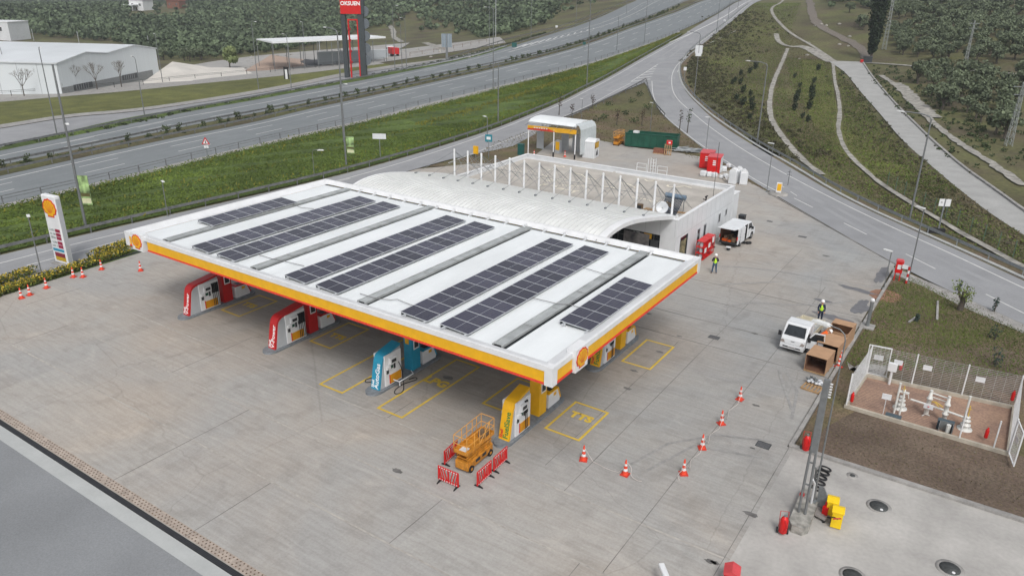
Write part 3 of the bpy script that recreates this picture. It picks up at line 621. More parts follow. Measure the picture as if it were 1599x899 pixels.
# emblem boxes on the fascia
def embox(x0, x1, y0, y1, f, s, side=None):
    m_ = MB().box(x0, y0, 5.30, x1, y1, 6.56, 0); emblem(m_, f, s, 1, 2); m_.build('emblem_box', [white, redlt, mat('emblem_yellow', (.80, .42, .01), .4, var=.04)], can)
embox(1.05, 2.35, -.16, .36, lambda p: (1.70+p[0], -.163-p[2], 5.93+p[1]), .82)
embox(CL-.36, CL+.16, 2.0, 3.26, lambda p: (CL+.163+p[2], 2.63+p[0], 5.93+p[1]), .82)
for i, cx in enumerate(CX):
    cm = [red, red, cyan, yellow][i]
    for cy in (5.02, 15.55):
        q = MB().box(cx-.33, cy-.40, .15, cx+.33, cy+.40, 5.5)
        co = q.build('column', cm, can)
        m_ = MB(); m_.box(cx+.332, cy-.22, 1.6, cx+.36, cy+.28, 2.75, 0); m_.box(cx+.36, cy-.16, 1.7, cx+.366, cy+.22, 2.15, 1); m_.box(cx+.36, cy-.16, 2.25, cx+.366, cy+.22, 2.6, 2)
        m_.build('notice_board', [white, darkst, greyp], co)
        if i == 2 and cy < 6:
            m_ = MB().box(cx-.2, cy-.425, 2.0, cx+.12, cy-.402, 2.75); m_.build('yellow_sign', yellow, co)
m_ = MB().box(25.1-.8, .45, 5.36, 27.6, .62, 5.44); m_.build('lamp_strip', white, can)

# ------------------------------------------------------------------ pump islands
def island(cx, y0, main, capt, lab, word, wcol, sub, front=True):
    t = thing('pump_island', lab, 'fuel pump', (cx, y0, 0), 0, 'pump islands under the canopy')
    out = [(-.55, .45), (-.45, .12), (-.22, -.08), (0, -.14), (.22, -.08), (.45, .12), (.55, .45), (.55, 6.0), (.45, 6.35), (.22, 6.55), (-.22, 6.55), (-.45, 6.35), (-.55, 6.0)]
    MB().prism(out, .02, .16, 'z').build('plinth', concP, t)
    # leaning end housing: profile in (y,z)
    E = 3.28 if word == 'V-Power' else 2.55; sh = E-3.28
    P = [(.50, .16), (.86, 1.9), (.95, 2.12), (1.10, 2.28), (1.32, 2.37), (E, 2.62), (E, .16)]
    hb = MB().prism(P, -.34, .34, 'x'); h = hb.build('pump_housing', main, t)
    Pi = [(.64, .17), (.97, 1.86), (1.05, 2.02), (1.2, 2.15), (1.36, 2.22), (E-.04, 2.46), (E-.04, .17)]
    for s in (-1, 1):
        MB().prism(Pi, s*.342, s*.362, 'x').build('side_panel', greyp, h)
        m_ = MB(); X = lambda a, b_: tuple(sorted((s*a, s*b_)))
        def bx(a, b_, y0_, y1_, z0, z1, m): xx_ = X(a, b_); m_.box(xx_[0], y0_+sh*.72, z0, xx_[1], y1_+sh*(1 if y1_ > 3 else .72), z1, m)
        bx(.364, .45, 1.55, 3.2, .22, 2.3, 0)            # dispenser body
        bx(.452, .47, 1.95, 2.95, .30, .88, 1)           # yellow lower door
        bx(.452, .466, 1.88, 1.95, .30, .92, 2)
        bx(.45, .60, 1.9, 2.5, 1.65, 2.05, 0)            # display head
        bx(.601, .61, 2.0, 2.4, 1.74, 1.95, 3)
        bx(.452, .47, 1.65, 1.85, 1.05, 1.35, 3)
        bx(.452, .56, 1.62, 1.95, 1.36, 1.55, 0)
        bx(.452, .47, 2.0, 2.25, 1.3, 1.5, 4); bx(.452, .472, 2.3, 2.45, 1.2, 1.55, 3)
        m_.build('dispenser', [white, mat('amber_panel', (.68, .30, .01), .4), red2, darkst, green], t)
        if front is not None and word != 'AutoGas':
            for k in range(4 if sh == 0 else 2):
                y = 2.62+k*.15+sh; m_ = MB(); xx_ = X(.452, .54); m_.box(xx_[0], y-.045, 1.35, xx_[1], y+.045, 2.12)
                m_.tube([(s*.50, y, 1.35), (s*.53, y, .9), (s*.55, y, .45), (s*.49, y+.02, .32)], .022, 6)
                m_.build('nozzle_hose', black, t)
        else:
            m_ = MB(); m_.tube(smooth([(s*.46, 2.2, 1.5), (s*.62, 2.3, 1.1), (s*.9, 2.1, .3), (s*1.1, 1.9, .06), (s*1.35, 1.6, .05), (s*1.5, 1.2, .05), (s*1.2, .9, .05), (s*.9, 1.3, .05), (s*.8, 2.0, .05), (s*1.0, 2.7, .05), (s*1.2, 3.1, .05), (s*.9, 3.3, .05), (s*.75, 2.8, .06)], 3), .028, 6)
            m_.build('gas_hose', black, t)
            m_ = MB(); m_.tube([(s*.38, 1.7, .45), (s*.95, 1.7, .45), (s*.95, 3.0, .45), (s*.6, 3.2, .45)], .035, 6); m_.tube([(s*.95, 1.72, .45), (s*.95, 1.72, .16)], .035, 6); m_.build('guard_rail', white, t)
    # lettering climbing the front face
    L0 = Vector((0, .50, .16)); d = Vector((0, .36, 1.74)).normalized(); nrm = Vector((0, -1.74, .36)).normalized()
    def F(off): return lambda p: tuple(L0+d*(.88+p[0])+Vector((1, 0, 0))*(off-p[1])+nrm*(.004+p[2]))
    m_ = MB(); text_mb(word, .45, m_, 0, .008, F(.10), .006)
    if sub: text_mb(sub, .26, m_, 1, .008, lambda p: tuple(L0+d*(.34+p[0])+Vector((1, 0, 0))*(-.19-p[1])+nrm*(.004+p[2])), .006)
    m_.build('lettering', [wcol[0], wcol[1]], h)
    # low service unit behind the column
    m_ = MB(); m_.prism([(4.72, .16), (4.72, 1.05), (4.85, 1.15), (5.75, 1.12), (6.05, .35), (6.0, .16)], -.30, .30, 'x'); lo = m_.build('service_unit', white, t)
    m_ = MB(); m_.prism([(4.70, 1.08), (4.84, 1.19), (5.80, 1.16), (6.12, .33), (6.05, .33), (5.74, 1.06), (4.9, 1.09)], -.34, .34, 'x'); m_.build('service_unit_lid', main, lo)
    MB().box(.302, 5.3, .75, .312, 5.6, .95).build('sticker', yellow, lo)
    MB().box(-.2, 5.0, 1.18, .2, 5.4, 1.20).build('waste_hatch', darkst, lo)
    return t
wl = mat('white_lettering', (.82, .82, .82), .4, var=.02); gl = mat('green_lettering', (.03, .22, .06), .4, var=.02)
island(CX[0], 1.0, red, None, 'red pump island farthest left under the canopy, nearest the price sign', 'V-Power', (wl, wl), 'Shell')
island(CX[1], 1.0, red, None, 'red pump island between the farthest red one and the blue one', 'V-Power', (wl, wl), 'Shell')
island(CX[2], 1.0, cyan, None, 'blue gas pump island with black hoses lying on the ground', 'AutoGas', (wl, wl), 'Shell')
island(CX[3], 1.0, yellow, None, 'yellow pump island nearest the orange scissor lift', 'FuelSave', (gl, redlt), 'Shell')
island(CX[3], 11.55, yellow, None, 'yellow pump island at the rear under the right edge of the canopy', 'FuelSave', (gl, redlt), 'Shell')

# ------------------------------------------------------------------ solar arrays
def pv_mat():
    m = bpy.data.materials.new('solar_glass'); m.use_nodes = True; n = m.node_tree; L = n.links.new; b = n.nodes['Principled BSDF']
    b.inputs['Roughness'].default_value = .22; b.inputs['Specular IOR Level'].default_value = .45
    tc = n.nodes.new('ShaderNodeTexCoord'); br = n.nodes.new('ShaderNodeTexBrick'); br.offset = 0; br.inputs['Scale'].default_value = 1
    br.inputs['Brick Width'].default_value = .182; br.inputs['Row Height'].default_value = .182; br.inputs['Mortar Size'].default_value = .004
    br.inputs['Color1'].default_value = (.030, .030, .050, 1); br.inputs['Color2'].default_value = (.040, .038, .055, 1); br.inputs['Mortar'].default_value = (.10, .10, .12, 1)
    L(tc.outputs['Object'], br.inputs['Vector'])
    oi = n.nodes.new('ShaderNodeObjectInfo'); mr = n.nodes.new('ShaderNodeMapRange'); mr.inputs[3].default_value = .8; mr.inputs[4].default_value = 1.5; L(oi.outputs['Random'], mr.inputs[0])
    mx = n.nodes.new('ShaderNodeVectorMath'); mx.operation = 'SCALE'; L(br.outputs[0], mx.inputs[0]); L(mr.outputs[0], mx.inputs['Scale']); L(mx.outputs[0], b.inputs['Base Color'])
    return m
pvm = pv_mat(); alu = mat('aluminium_frame', (.62, .64, .66), .35, .4, var=.04)
PWd, PLn = 1.93, 1.152
m_ = MB(); m_.box(.025, .025, .002, PWd/2-.008, PLn-.03, .034, 0); m_.box(PWd/2+.008, .025, .002, PWd-.025, PLn-.03, .034, 0)
m_.box(0, 0, 0, PWd, .025, .040, 1); m_.box(0, PLn-.03, 0, PWd, PLn-.005, .040, 1); m_.box(0, .025, 0, .025, PLn-.03, .040, 1); m_.box(PWd-.025, .025, 0, PWd, PLn-.03, .040, 1); m_.box(PWd/2-.008, .025, 0, PWd/2+.008, PLn-.03, .036, 1)
panel0 = m_.build('panel', [pvm, alu])
first = True
arr = [(1.75, 4.75, 7, 'short row of seven dark solar panels at the far left end of the canopy roof'), (6.65, .85, 14, 'long row of fourteen solar panels, second from the left on the canopy roof'), (9.35, .85, 14, 'long row of fourteen solar panels, third from the left on the canopy roof'),
       (16.05, .85, 14, 'long row of fourteen solar panels just right of the second roof gutter'), (18.8, .85, 14, 'long row of fourteen solar panels just left of the third roof gutter'), (25.6, .85, 14, 'long row of fourteen solar panels just right of the third roof gutter'), (28.4, .85, 14, 'long row of fourteen solar panels just left of the last roof gutter'), (33.4, 5.0, 7, 'short row of seven solar panels by the right edge of the canopy roof')]
for x, y, n, lab in arr:
    tilt = R(3.0); t = thing('solar_array', lab, 'solar panels', (x, y, 6.16), 0, 'solar panel rows on the canopy roof')
    for k in range(n):
        o = panel0 if first else panel0.copy()
        if not first: COL.objects.link(o)
        first = False; o.parent = t; o.location = (0, k*PLn, .17); o.rotation_euler = (0, tilt, 0)
        o.location.z = .19+random.uniform(-.004, .004)
    for rx, rz in ((.35, .12), (1.75, .05)): MB().box(rx-.03, -.25, rz, rx+.03, n*PLn+.12, rz+.05).build('rail', alu, t)
    m_ = MB()
    for k in range(0, n+1, 2):
        for rx, rz in ((.35, .12), (1.75, .05)): m_.box(rx-.05, k*PLn-.05, 0, rx+.05, k*PLn+.05, rz)
    m_.build('foot', alu, t)
    MB().box(.05, .02, .02, .09, n*PLn-.02, .17).build('wind_skirt', darkst, t)
cb = mat('cable_grey', (.22, .22, .22), .7)
for i, (pts, lab) in enumerate([([(562, 458), (575, 462), (590, 466), (610, 468), (620, 467), (640, 475), (655, 480)], 'thin grey cable running across the third gutter tray'), ([(822, 462), (845, 468), (870, 474), (890, 475), (905, 480)], 'thin grey cable crossing the last gutter tray'),
        ([(405, 398), (425, 404), (445, 408), (475, 415)], 'thin grey cable crossing the second gutter tray'), ([(905, 416), (925, 422), (945, 428), (962, 428)], 'thin grey cable between the longest right hand array and the last gutter'), ([(455, 318), (470, 324), (490, 326)], 'thin cable at the far left gutter'), ([(930, 378), (932, 372), (931, 366)], 'thin cable rising behind the rear canopy gutter')]):
    P = [tuple(G(px, py, 6.24)[:2])+(6.235,) for px, py in pts]
    tag(MB().tube(P, .022, 6).build('roof_cable', cb), lab, 'cable', 'cables on the canopy roof')

# ------------------------------------------------------------------ arched link roof with masts and ties
ar = thing('arched_roof', 'curved white standing seam roof linking the canopy to the shop, with a row of masts', 'roof', (0, 0, 0))
AP = [(19.55, 6.32), (20.3, 6.50), (21.2, 6.62), (22.3, 6.66), (23.4, 6.61), (24.8, 6.45), (26.3, 6.18), (28.0, 5.85), (29.6, 5.52), (31.4, 5.12), (33.05, 4.72)]
AP = smooth(AP, 1)
nA = len(AP); m_ = MB(); x0, x1 = 3.6, 28.15; xsA = np.arange(x0, x1, .43)
for i, x in enumerate(xsA):
    xe = min(x+.43, x1)
    vs = [(x+.02, p[0], p[1]) for p in AP]+[(xe-.02, p[0], p[1]) for p in AP]; m_.add(vs, [(j, j+1, nA+j+1, nA+j) for j in range(nA-1)])
m_.build('roof_sheet', mat('seam_roof_sheet', (.72, .73, .715), .42, var=.05, scale=.6, grain=.03, gscale=12, var2=.08, scale2=.5), ar, fix=False)
m_ = MB()
for x in list(xsA)+[x1]:
    vs = [(x-.022, p[0], p[1]+.0) for p in AP]+[(x-.022, p[0], p[1]+.045) for p in AP]+[(x+.022, p[0], p[1]+.045) for p in AP]+[(x+.022, p[0], p[1]) for p in AP]
    m_.add(vs, [(k*nA+j, k*nA+j+1, (k+1)*nA+j+1, (k+1)*nA+j) for k in range(3) for j in range(nA-1)])
m_.build('standing_seam', mat('seam_metal', (.60, .61, .60), .45, var=.05), ar, fix=False)
m_ = MB()
for xa, xb in ((x1, x1+.55), (x0-.30, x0)):
    vs = []
    for p in AP: vs += [(xa, p[0], p[1]+.04), (xb, p[0], p[1]-.04), (xb, p[0], p[1]-.36), (xa, p[0], p[1]-.36)]
    m_.add(vs, [(4*j+k, 4*j+4+k, 4*j+4+(k+1) % 4, 4*j+(k+1) % 4) for j in range(nA-1) for k in range(4)]+[(0, 1, 2, 3), (4*nA-4, 4*nA-3, 4*nA-2, 4*nA-1)])
m_.build('curved_edge_trim', white, ar)
m_ = MB(); m_.box(x0, 19.50, 6.16, x1, 19.58, 6.36); m_.box(x0, 33.0, 4.5, x1+.3, 33.08, 4.72); m_.build('edge_beam', white, ar)
m_ = MB()
for x in np.arange(4.2, 28.3, 1.7165)[:15]:
    vs = [(x-.06, p[0], p[1]-.06) for p in AP]+[(x-.06, p[0], p[1]-.28) for p in AP]+[(x+.06, p[0], p[1]-.28) for p in AP]+[(x+.06, p[0], p[1]-.06) for p in AP]
    m_.add(vs, [(k*nA+j, k*nA+j+1, ((k+1) % 4)*nA+j+1, ((k+1) % 4)*nA+j) for k in range(4) for j in range(nA-1)])
m_.build('rib', mat('rib_grey', (.25, .26, .26), .5), ar, fix=False)
for i, x in enumerate(np.arange(4.2, 28.3, 1.7165)[:15]):
    q = MB().tube([(x, 33.2, 4.2), (x, 33.2, 7.32)], .10, 10); q.ball((x, 33.2, 7.34), .11, 8); ma = q.build('mast', white, ar)
    z28 = np.interp(27.2, [p[0] for p in AP], [p[1] for p in AP])
    MB().tube([(x, 33.2, 7.2), (x-.0, 27.2, z28+.08)], .018, 5).tube([(x, 33.2, 7.2), (x, 37.4, 4.45)], .02, 5).tube([(x, 33.2, 7.25), (x+.5, 36.8, 4.5)], .018, 5).tube([(x, 33.2, 7.25), (x-.5, 36.8, 4.5)], .018, 5).build('tie_rod', steel, ma)
    MB().box(x-.07, 27.0, z28+.04, x+.07, 27.25, z28+.16).build('tie_anchor', steel, ma)
    if i < 14:
        xb = x+1.7165
        MB().tube([(x, 33.2, 7.15), (xb, 33.2, 4.9)], .016, 5).tube([(xb, 33.2, 7.15), (x, 33.2, 4.9)], .016, 5).tube([(x, 33.2, 6.1), (xb, 33.2, 6.1)], .02, 5).build('cross_tie', steel, ma)
# ------------------------------------------------------------------ shop building
bx0, bx1, by0, by1, BZ = 3.95, 29.12, 32.55, 47.55, 4.45
sb = thing('shop_building', 'single storey white panelled station shop with flat pale roof and parapet', 'building', (0, 0, 0))
m_ = MB()
m_.box(bx1-.25, by0, .0, bx1, 33.6, BZ-1.6); m_.box(bx1-.25, 35.4, 0, bx1, by1, BZ-1.6); m_.box(bx1-.25, 33.6, 2.6, bx1, 35.4, BZ-1.6)
m_.box(bx0, by0, BZ-1.6, bx1, by0+.25, BZ); m_.box(bx1-.25, by0+.25, BZ-1.6, bx1, by1, BZ); m_.box(bx0, by1-.25, 0, bx1-.25, by1, BZ); m_.box(bx0, by0+.25, 0, bx0+.25, by1-.25, BZ)
m_.box(bx1-1.5, by0, 0, bx1-.25, by0+.25, BZ-1.6)
m_.build('wall', white2, sb)
m_ = MB(); z = BZ
for a, b_, c_, d_ in ((bx0-.04, by0-.04, bx1+.04, by0+.30), (bx0-.04, by1-.30, bx1+.04, by1+.04), (bx0-.04, by0+.30, bx0+.30, by1-.30), (bx1-.30, by0+.30, bx1+.04, by1-.30)): m_.box(a, b_, z, c_, d_, z+.06)
m_.build('parapet_cap', white, sb)
pan = MB()
for y in np.arange(by0+1.2, by1, 1.2): pan.box(bx1+.001, y-.012, 2.9, bx1+.005, y+.012, BZ-.02)
for y in np.arange(by0+3.6, by1, 1.2): pan.box(bx1+.001, y-.012, .1, bx1+.005, y+.012, 2.83)
pan.box(bx1+.001, by0, 2.84, bx1+.006, by1, 2.87)
for x in np.arange(bx0+1.2, bx1, 1.4): pan.box(x-.012, by0-.005, 2.87, x+.012, by0-.001, BZ-.02)
pan.build('panel_joint', greyp, sb)
MB().box(bx0+.25, by0+.25, 3.95, bx1-.25, by1-.25, 4.02).build('roof', mat('pale_roof_felt', (.46, .43, .39), .9, var=.10, scale=.5, grain=.06, gscale=6, var2=.08, scale2=.3), sb)
rs = random.Random(5)
for k in range(15):
    x = rs.uniform(bx0+2, bx1-3); y = rs.uniform(34.5, by1-1.5); P = [(x, y)]
    for _ in range(rs.randint(3, 7)): P.append((P[-1][0]+rs.uniform(-.3, 1.0), P[-1][1]+rs.uniform(-.7, .7)))
    mb = MB(); A_ = offset(np.array(smooth(P, 2)), .09+.05*rs.random()); B_ = offset(np.array(smooth(P, 2)), -.09); n = len(A_)
    mb.add([(p[0], p[1], 4.03+.003*k/3) for p in A_]+[(p[0], p[1], 4.03+.003*k/3) for p in B_], [(i, i+1, n+i+1, n+i) for i in range(n-1)])
    mb.build('sealant_patch', foamm, sb)
for k in range(13):
    x = 5+k*1.75; q = MB(); q.ball((x, 33.9, 4.05), .28, 8, 0, .45); q.ball((x+.4, 34.05, 4.04), .2, 8, 0, .4); q.build('foam_blob', foamm, sb)
m_ = MB(); m_.box(16, 46.8, 4.03, 28.7, 47.0, 4.2); m_.box(bx0+.4, 46.9, 4.03, 15.6, 47.0, 4.13); m_.build('cable_tray', white, sb)
# side windows and poster door
for y0_, y1_, z0_, z1_ in ((37.75, 38.45, .9, 2.35), (39.35, 40.05, 1.0, 2.4), (43.35, 43.95, 1.55, 2.5), (45.3, 45.85, 1.8, 2.5)):
    wi = MB(); wi.box(bx1+.001, y0_, z0_, bx1+.05, y0_+.06, z1_); wi.box(bx1+.001, y1_-.06, z0_, bx1+.05, y1_, z1_); wi.box(bx1+.001, y0_+.06, z1_-.06, bx1+.05, y1_-.06, z1_); wi.box(bx1+.001, y0_+.06, z0_, bx1+.05, y1_-.06, z0_+.06)
    wo = wi.build('window', greyp, sb); MB().box(bx1+.001, y0_+.06, z0_+.06, bx1+.02, y1_-.06, z1_-.06).build('pane', glass, wo)
do = MB().box(bx1-.1, 33.62, .0, bx1-.06, 35.38, 2.58).build('side_glazing', glass, sb)
pm = mat('olive_poster_print', (.30, .27, .16), .5, col2=(.03, .035, .02), scale=1.6, grain=.4, gscale=5)
MB().box(bx1-.058, 33.75, .12, bx1-.045, 35.2, 2.2).build('poster', pm, do)
MB().box(bx1-.056, 33.6, 0, bx1+.01, 33.66, 2.6).build('mullion', winf, do); MB().box(bx1-.056, 35.34, 0, bx1+.01, 35.4, 2.6).build('mullion', winf, do)
# glazed front with displays behind it
sg = MB().box(bx0+.3, by0+.12, .1, bx1-1.5, by0+.14, 2.85).build('shop_glazing', glass, sb)
m_ = MB()
for x in np.arange(bx0+.3, bx1-1.4, 1.75): MB().box(x-.04, by0+.05, 0, x+.04, by0+.119, 2.85).build('mullion', winf, sg)
m_.box(bx0+.3, by0+.05, 2.2, bx1-1.5, by0+.117, 2.27); m_.build('transom', winf, sg)
dsp = [white, yellow, red2, greyp, mat('poster_cream', (.45, .40, .3), .6, var=.3, scale=3), greenl]
for k in range(26):
    x = bx0+.5+k*.86+rs.uniform(-.1, .1); z = rs.choice([.5, 1.1, 1.7, 2.3]); w_ = rs.uniform(.35, .8); h_ = rs.uniform(.25, .5); MB().box(x, by0+.100+.0006*k, z, x+w_, by0+.1005+.0006*k+.002, z+h_).build('window_poster', dsp[k % 6], sg)
MB().box(24.1, by0+.02, .7, 26.6, by0+.045, 2.7).build('window_poster', mat('grey_poster_print', (.33, .31, .30), .6, col2=(.08, .08, .09), scale=1.4), sg)
MB().box(26.75, by0+.02, .3, 27.5, by0+.045, 2.3).build('dark_door', winf, sg)
# lower annex at the back right
an = MB().box(bx1-2.2, by1+.0, 0, bx1+.02, by1+1.7, 3.5).build('annex', white2, sb)
MB().box(bx1-2.25, by1+.02, 3.5, bx1+.08, by1+1.76, 3.58).build('annex_cap', white, an)
# roof ladder railings
m_ = MB()
for x in (18.2, 20.6): 
    for dx in (0, 1.1): m_.tube([(x+dx, 47.45, 4.45), (x+dx, 47.45, 5.35)], .035, 6)
    for z in (4.9, 5.35): m_.tube([(x, 47.45, z), (x+1.1, 47.45, z)], .03, 6)
for dx in (19.55, 20.15):
    m_.tube([(dx, 47.3, 4.4), (dx, 47.3, 6.0), (dx, 48.0, 6.0), (dx, 48.0, .3)], .035, 6)
for z in np.arange(.6, 5.9, .35): m_.tube([(19.55, 48.0, z), (20.15, 48.0, z)], .02, 5)
m_.build('roof_ladder', white, sb)
# things on the roof
t = thing('solar_water_heater', 'sloping solar water heater with dark tubes and a horizontal tank on the shop roof', 'water heater', (26.2, 35.2, 4.02))
m_ = MB()
for k in range(14): m_.tube([(k*.125, 0, .12), (k*.125, 1.5, 1.15)], .045, 8)
m_.build('tube_collector', mat('dark_tube_glass', (.03, .045, .07), .15, .2, spec=.7), t)
MB().box(-.1, -.03, .02, 1.75, .10, .10).box(-.1, .0, -.0, -.05, 1.6, .05).box(1.7, 0, 0, 1.75, 1.6, .05).box(-.1, 1.5, 0, -.05, 1.6, 1.1).box(1.7, 1.5, 0, 1.75, 1.6, 1.1).build('frame', steel, t)
MB().tube([(-.15, 1.7, 1.32), (1.8, 1.7, 1.32)], .24, 14).build('tank', mat('tank_blue_grey', (.18, .25, .33), .4, .3), t)
t = thing('satellite_dish', 'round white satellite dish beside the last mast on the shop roof', 'satellite dish', (27.1, 33.7, 4.02))
q = MB(); q.lathe([(.01, .0), (.25, .03), (.45, .11), (.55, .17), (.54, .19), (.43, .13), (.01, .02)], 22); d_ = q.build('dish', white2, t); d_.location = (0, 0, 1.0); d_.rotation_euler = (R(66), 0, R(18))
MB().tube([(0, .05, 0), (0, .05, 1.0)], .04, 8).build('pole', steel, t); MB().tube([(.1, .05, .9), (.25, -.6, 1.15)], .018, 5).ball((.25, -.6, 1.15), .05).build('feed_arm', steel, t)
tag(MB().lathe([(.14, 0), (.16, .22), (.10, .30)], 12).build('roof_vent', white, loc=(28.2, 34.6, 4.02)), 'small white round vent beside the dish on the shop roof', 'vent')
tag(MB().box(-.35, -.3, 0, .4, .35, .45).build('wooden_crate', wood, loc=(25.5, 34.4, 4.02)), 'brown wooden crate behind the last mast on the shop roof', 'crate')
t = thing('air_unit', 'small brown rusty cabinet on the shop roof near the front parapet', 'cabinet', (24.7, 34.3, 4.02)); MB().box(-.25, -.2, 0, .25, .2, .8).build('casing', rustw, t); MB().box(-.2, -.215, .2, .2, -.202, .7).build('grille', darkst, t)
t = thing('yellow_case', 'yellow toolbox lying behind the water heater on the shop roof', 'toolbox', (26.1, 37.9, 4.02)); MB().box(-.3, -.2, 0, .3, .2, .35).build('body', yellow, t); MB().box(-.12, -.03, .35, .12, .03, .42).build('handle', black, t)
t = thing('camera_bracket', 'small dark camera bracket on the right parapet of the shop roof', 'camera', (28.5, 41.0, 4.02)); MB().box(-.05, -.05, 0, .05, .05, .7).box(-.3, -.04, .3, 0, .04, .38).box(-.05, -.3, .62, .05, .3, .7).build('bracket', black, t)
tag(MB().box(-1.6, -.15, 0, 1.2, .15, .08).build('roof_plank', wood, loc=(27.3, 36.3, 4.04), rz=.15), 'brown plank lying behind the water heater on the shop roof', 'plank')
m_ = MB()
for k in range(22): x, y = rs.uniform(-.9, .9), rs.uniform(-.5, .5); s_ = rs.uniform(.06, .2); m_.box(x, y, 0, x+s_, y+s_*1.3, s_*.7)
tag(m_.build('roof_rubble', rustw, loc=(28.0, 33.6, 4.02)), 'heap of brown rubble in the front right corner of the shop roof', 'rubble')
tag(MB().tube([(0, 0, 0), (0, 0, 5.6)], .022, 6).build('antenna_mast', darkst, loc=(28.75, 42.2, 4.1)), 'thin dark antenna rod rising from the right side of the shop roof', 'antenna')
def bevel(o, wd=.04, seg=2):
    md = o.modifiers.new('bevel', 'BEVEL'); md.width = wd; md.segments = seg; md.limit_method = 'ANGLE'; md.angle_limit = R(35); return o
# ------------------------------------------------------------------ traffic cones and chain
cone = thing('traffic_cone', 'x', 'traffic cone', (0, 0, 0))
MB().box(-.21, -.21, 0, .21, .21, .05).build('cone_base', mat('cone_base_red', (.55, .05, .03), .6), cone)
bd = MB().lathe([(.16, .05), (.14, .12), (.115, .30), (.085, .52), (.055, .74), (.035, .88), (.03, .90)], 14).build('cone_body', orange, cone)
for z0, z1, r0, r1 in ((.26, .40, .124, .103), (.56, .68, .081, .065)): MB().lathe([(r0, z0), (r1, z1)], 14).build('reflective_band', white, bd)
cone_kids = kids(cone)
cones = [((34, 466), 'orange traffic cone at the far left edge of the forecourt, nearest the photo edge'), ((47, 461), 'second orange cone from the left photo edge, beside the hedge'), ((73, 450), 'orange cone by the hedge, third from the left photo edge'), ((115, 433), 'orange cone just left of its close neighbour in front of the price sign'), ((130, 433), 'orange cone just right of its close neighbour in front of the price sign'),
    ((159, 421), 'orange cone by the end of the yellow flowering hedge'), ((220, 423), 'lone orange cone below the left end of the canopy'), ((911, 718), 'orange cone nearest the yellow bay marking, start of the chain'), ((976, 741), 'orange cone where the white chain drops to the ground'), ((1067, 740), 'orange cone at the bottom corner of the chained line on the right'),
    ((1096, 700), 'orange cone second from the bottom in the right hand row'), ((1126, 662), 'orange cone in the middle of the right hand row'), ((1155, 624), 'orange cone farthest up the right hand row'), ((1309, 573), 'orange cone beside the empty cardboard box, the nearer of two'), ((1311, 560), 'orange cone half hidden behind another one by the cardboard boxes'),
    ((834, 244), 'small orange cone behind the shop, left under the wash bay'), ((882, 245), 'small orange cone in the middle of the wash bay entrance')]
cp = {}
for i, ((px, py), lab) in enumerate(cones):
    p = at(px, py); cp[i] = p; o = cone if i == 0 else copy_tree(cone, kk=cone_kids and None)
    o.location = (p[0], p[1], .02); o.rotation_euler.z = random.uniform(0, 1.5); o['label'] = lab; o['group'] = 'orange traffic cones'
chm = mat('chain_white', (.60, .55, .52), .6)
def chain(a, b_, lab, sag=None, z0=.82):
    P = []
    for t in np.linspace(0, 1, 12): P.append((a[0]*(1-t)+b_[0]*t+.10*math.sin(t*9), a[1]*(1-t)+b_[1]*t+.08*math.sin(t*7), max(.04, z0-(1-(2*t-1)**2)*1.3) if sag is None else max(.04, z0*(1-t)**2)))
    tag(MB().tube(P, .013, 6).build('plastic_chain', chm), lab, 'chain', 'chains between the cones')
for i, j, lab in ((7, 8, 'pale plastic chain between the two cones nearest the yellow bay'), (9, 10, 'pale chain lying between the bottom two cones of the right row'), (10, 11, 'pale chain between the two middle cones of the right row'), (11, 12, 'pale chain between the top two cones of the right row')): chain(cp[i], cp[j], lab)
e_ = G(1000, 752); chain(cp[8], e_, 'short loose chain end trailing from the cone where the line breaks', 1); e_ = G(1057, 750); chain(cp[9], e_, 'loose chain end lying below the bottom corner cone', 1)

# ------------------------------------------------------------------ red plastic barriers
bar = thing('crowd_barrier', 'x', 'barrier', (0, 0, 0))
m_ = MB(); Wb, Hb = 1.28, .92; m_.box(-Wb/2, -.025, .12, Wb/2, .025, .22); m_.box(-Wb/2, -.025, Hb-.1, Wb/2, .025, Hb); m_.box(-Wb/2, -.025, .22, -Wb/2+.09, .025, Hb-.1); m_.box(Wb/2-.09, -.025, .22, Wb/2, .025, Hb-.1); m_.box(-.045, -.025, .22, .045, .025, Hb-.1)
for s in (-1, 1):
    for k in range(3):
        a = s*(.10+k*.17); b_ = s*(.28+k*.17)
        b_ = s*min(abs(b_), .56); m_.add([(a-.025, -.02, .22), (a+.03, -.02, .22), (b_+.03, -.02, Hb-.1), (b_-.025, -.02, Hb-.1), (a-.025, .02, .22), (a+.03, .02, .22), (b_+.03, .02, Hb-.1), (b_-.025, .02, Hb-.1)], [(0, 1, 2, 3), (4, 7, 6, 5), (0, 3, 7, 4), (1, 5, 6, 2)])
m_.build('barrier_panel', red2, bar)
for k in range(8):
    x = -.52+k*.149; MB().box(x-.03, -.029, Hb-.085, x+.03, .029, Hb-.02).build('reflector', white, bar); MB().box(x-.03, -.029, .14, x+.03, .029, .20).build('reflector', white, bar)
for s in (-1, 1): MB().prism([(-.28, 0), (.28, 0), (.24, .05), (.04, .12), (-.04, .12), (-.24, .05)], s*.52-.03, s*.52+.03, 'x').build('foot', black, bar)
bars = [((684, 750), (717, 764), 'red and white plastic barrier at the front left corner of the orange lift'), ((744, 763), (768, 741), 'red plastic barrier on the right of the lift, nearer the bottom of the photo'), ((770, 739), (792, 719), 'red plastic barrier on the right of the lift, nearer the yellow pump'), ((692, 730), (716, 707), 'red plastic barrier behind the left side of the orange lift')]
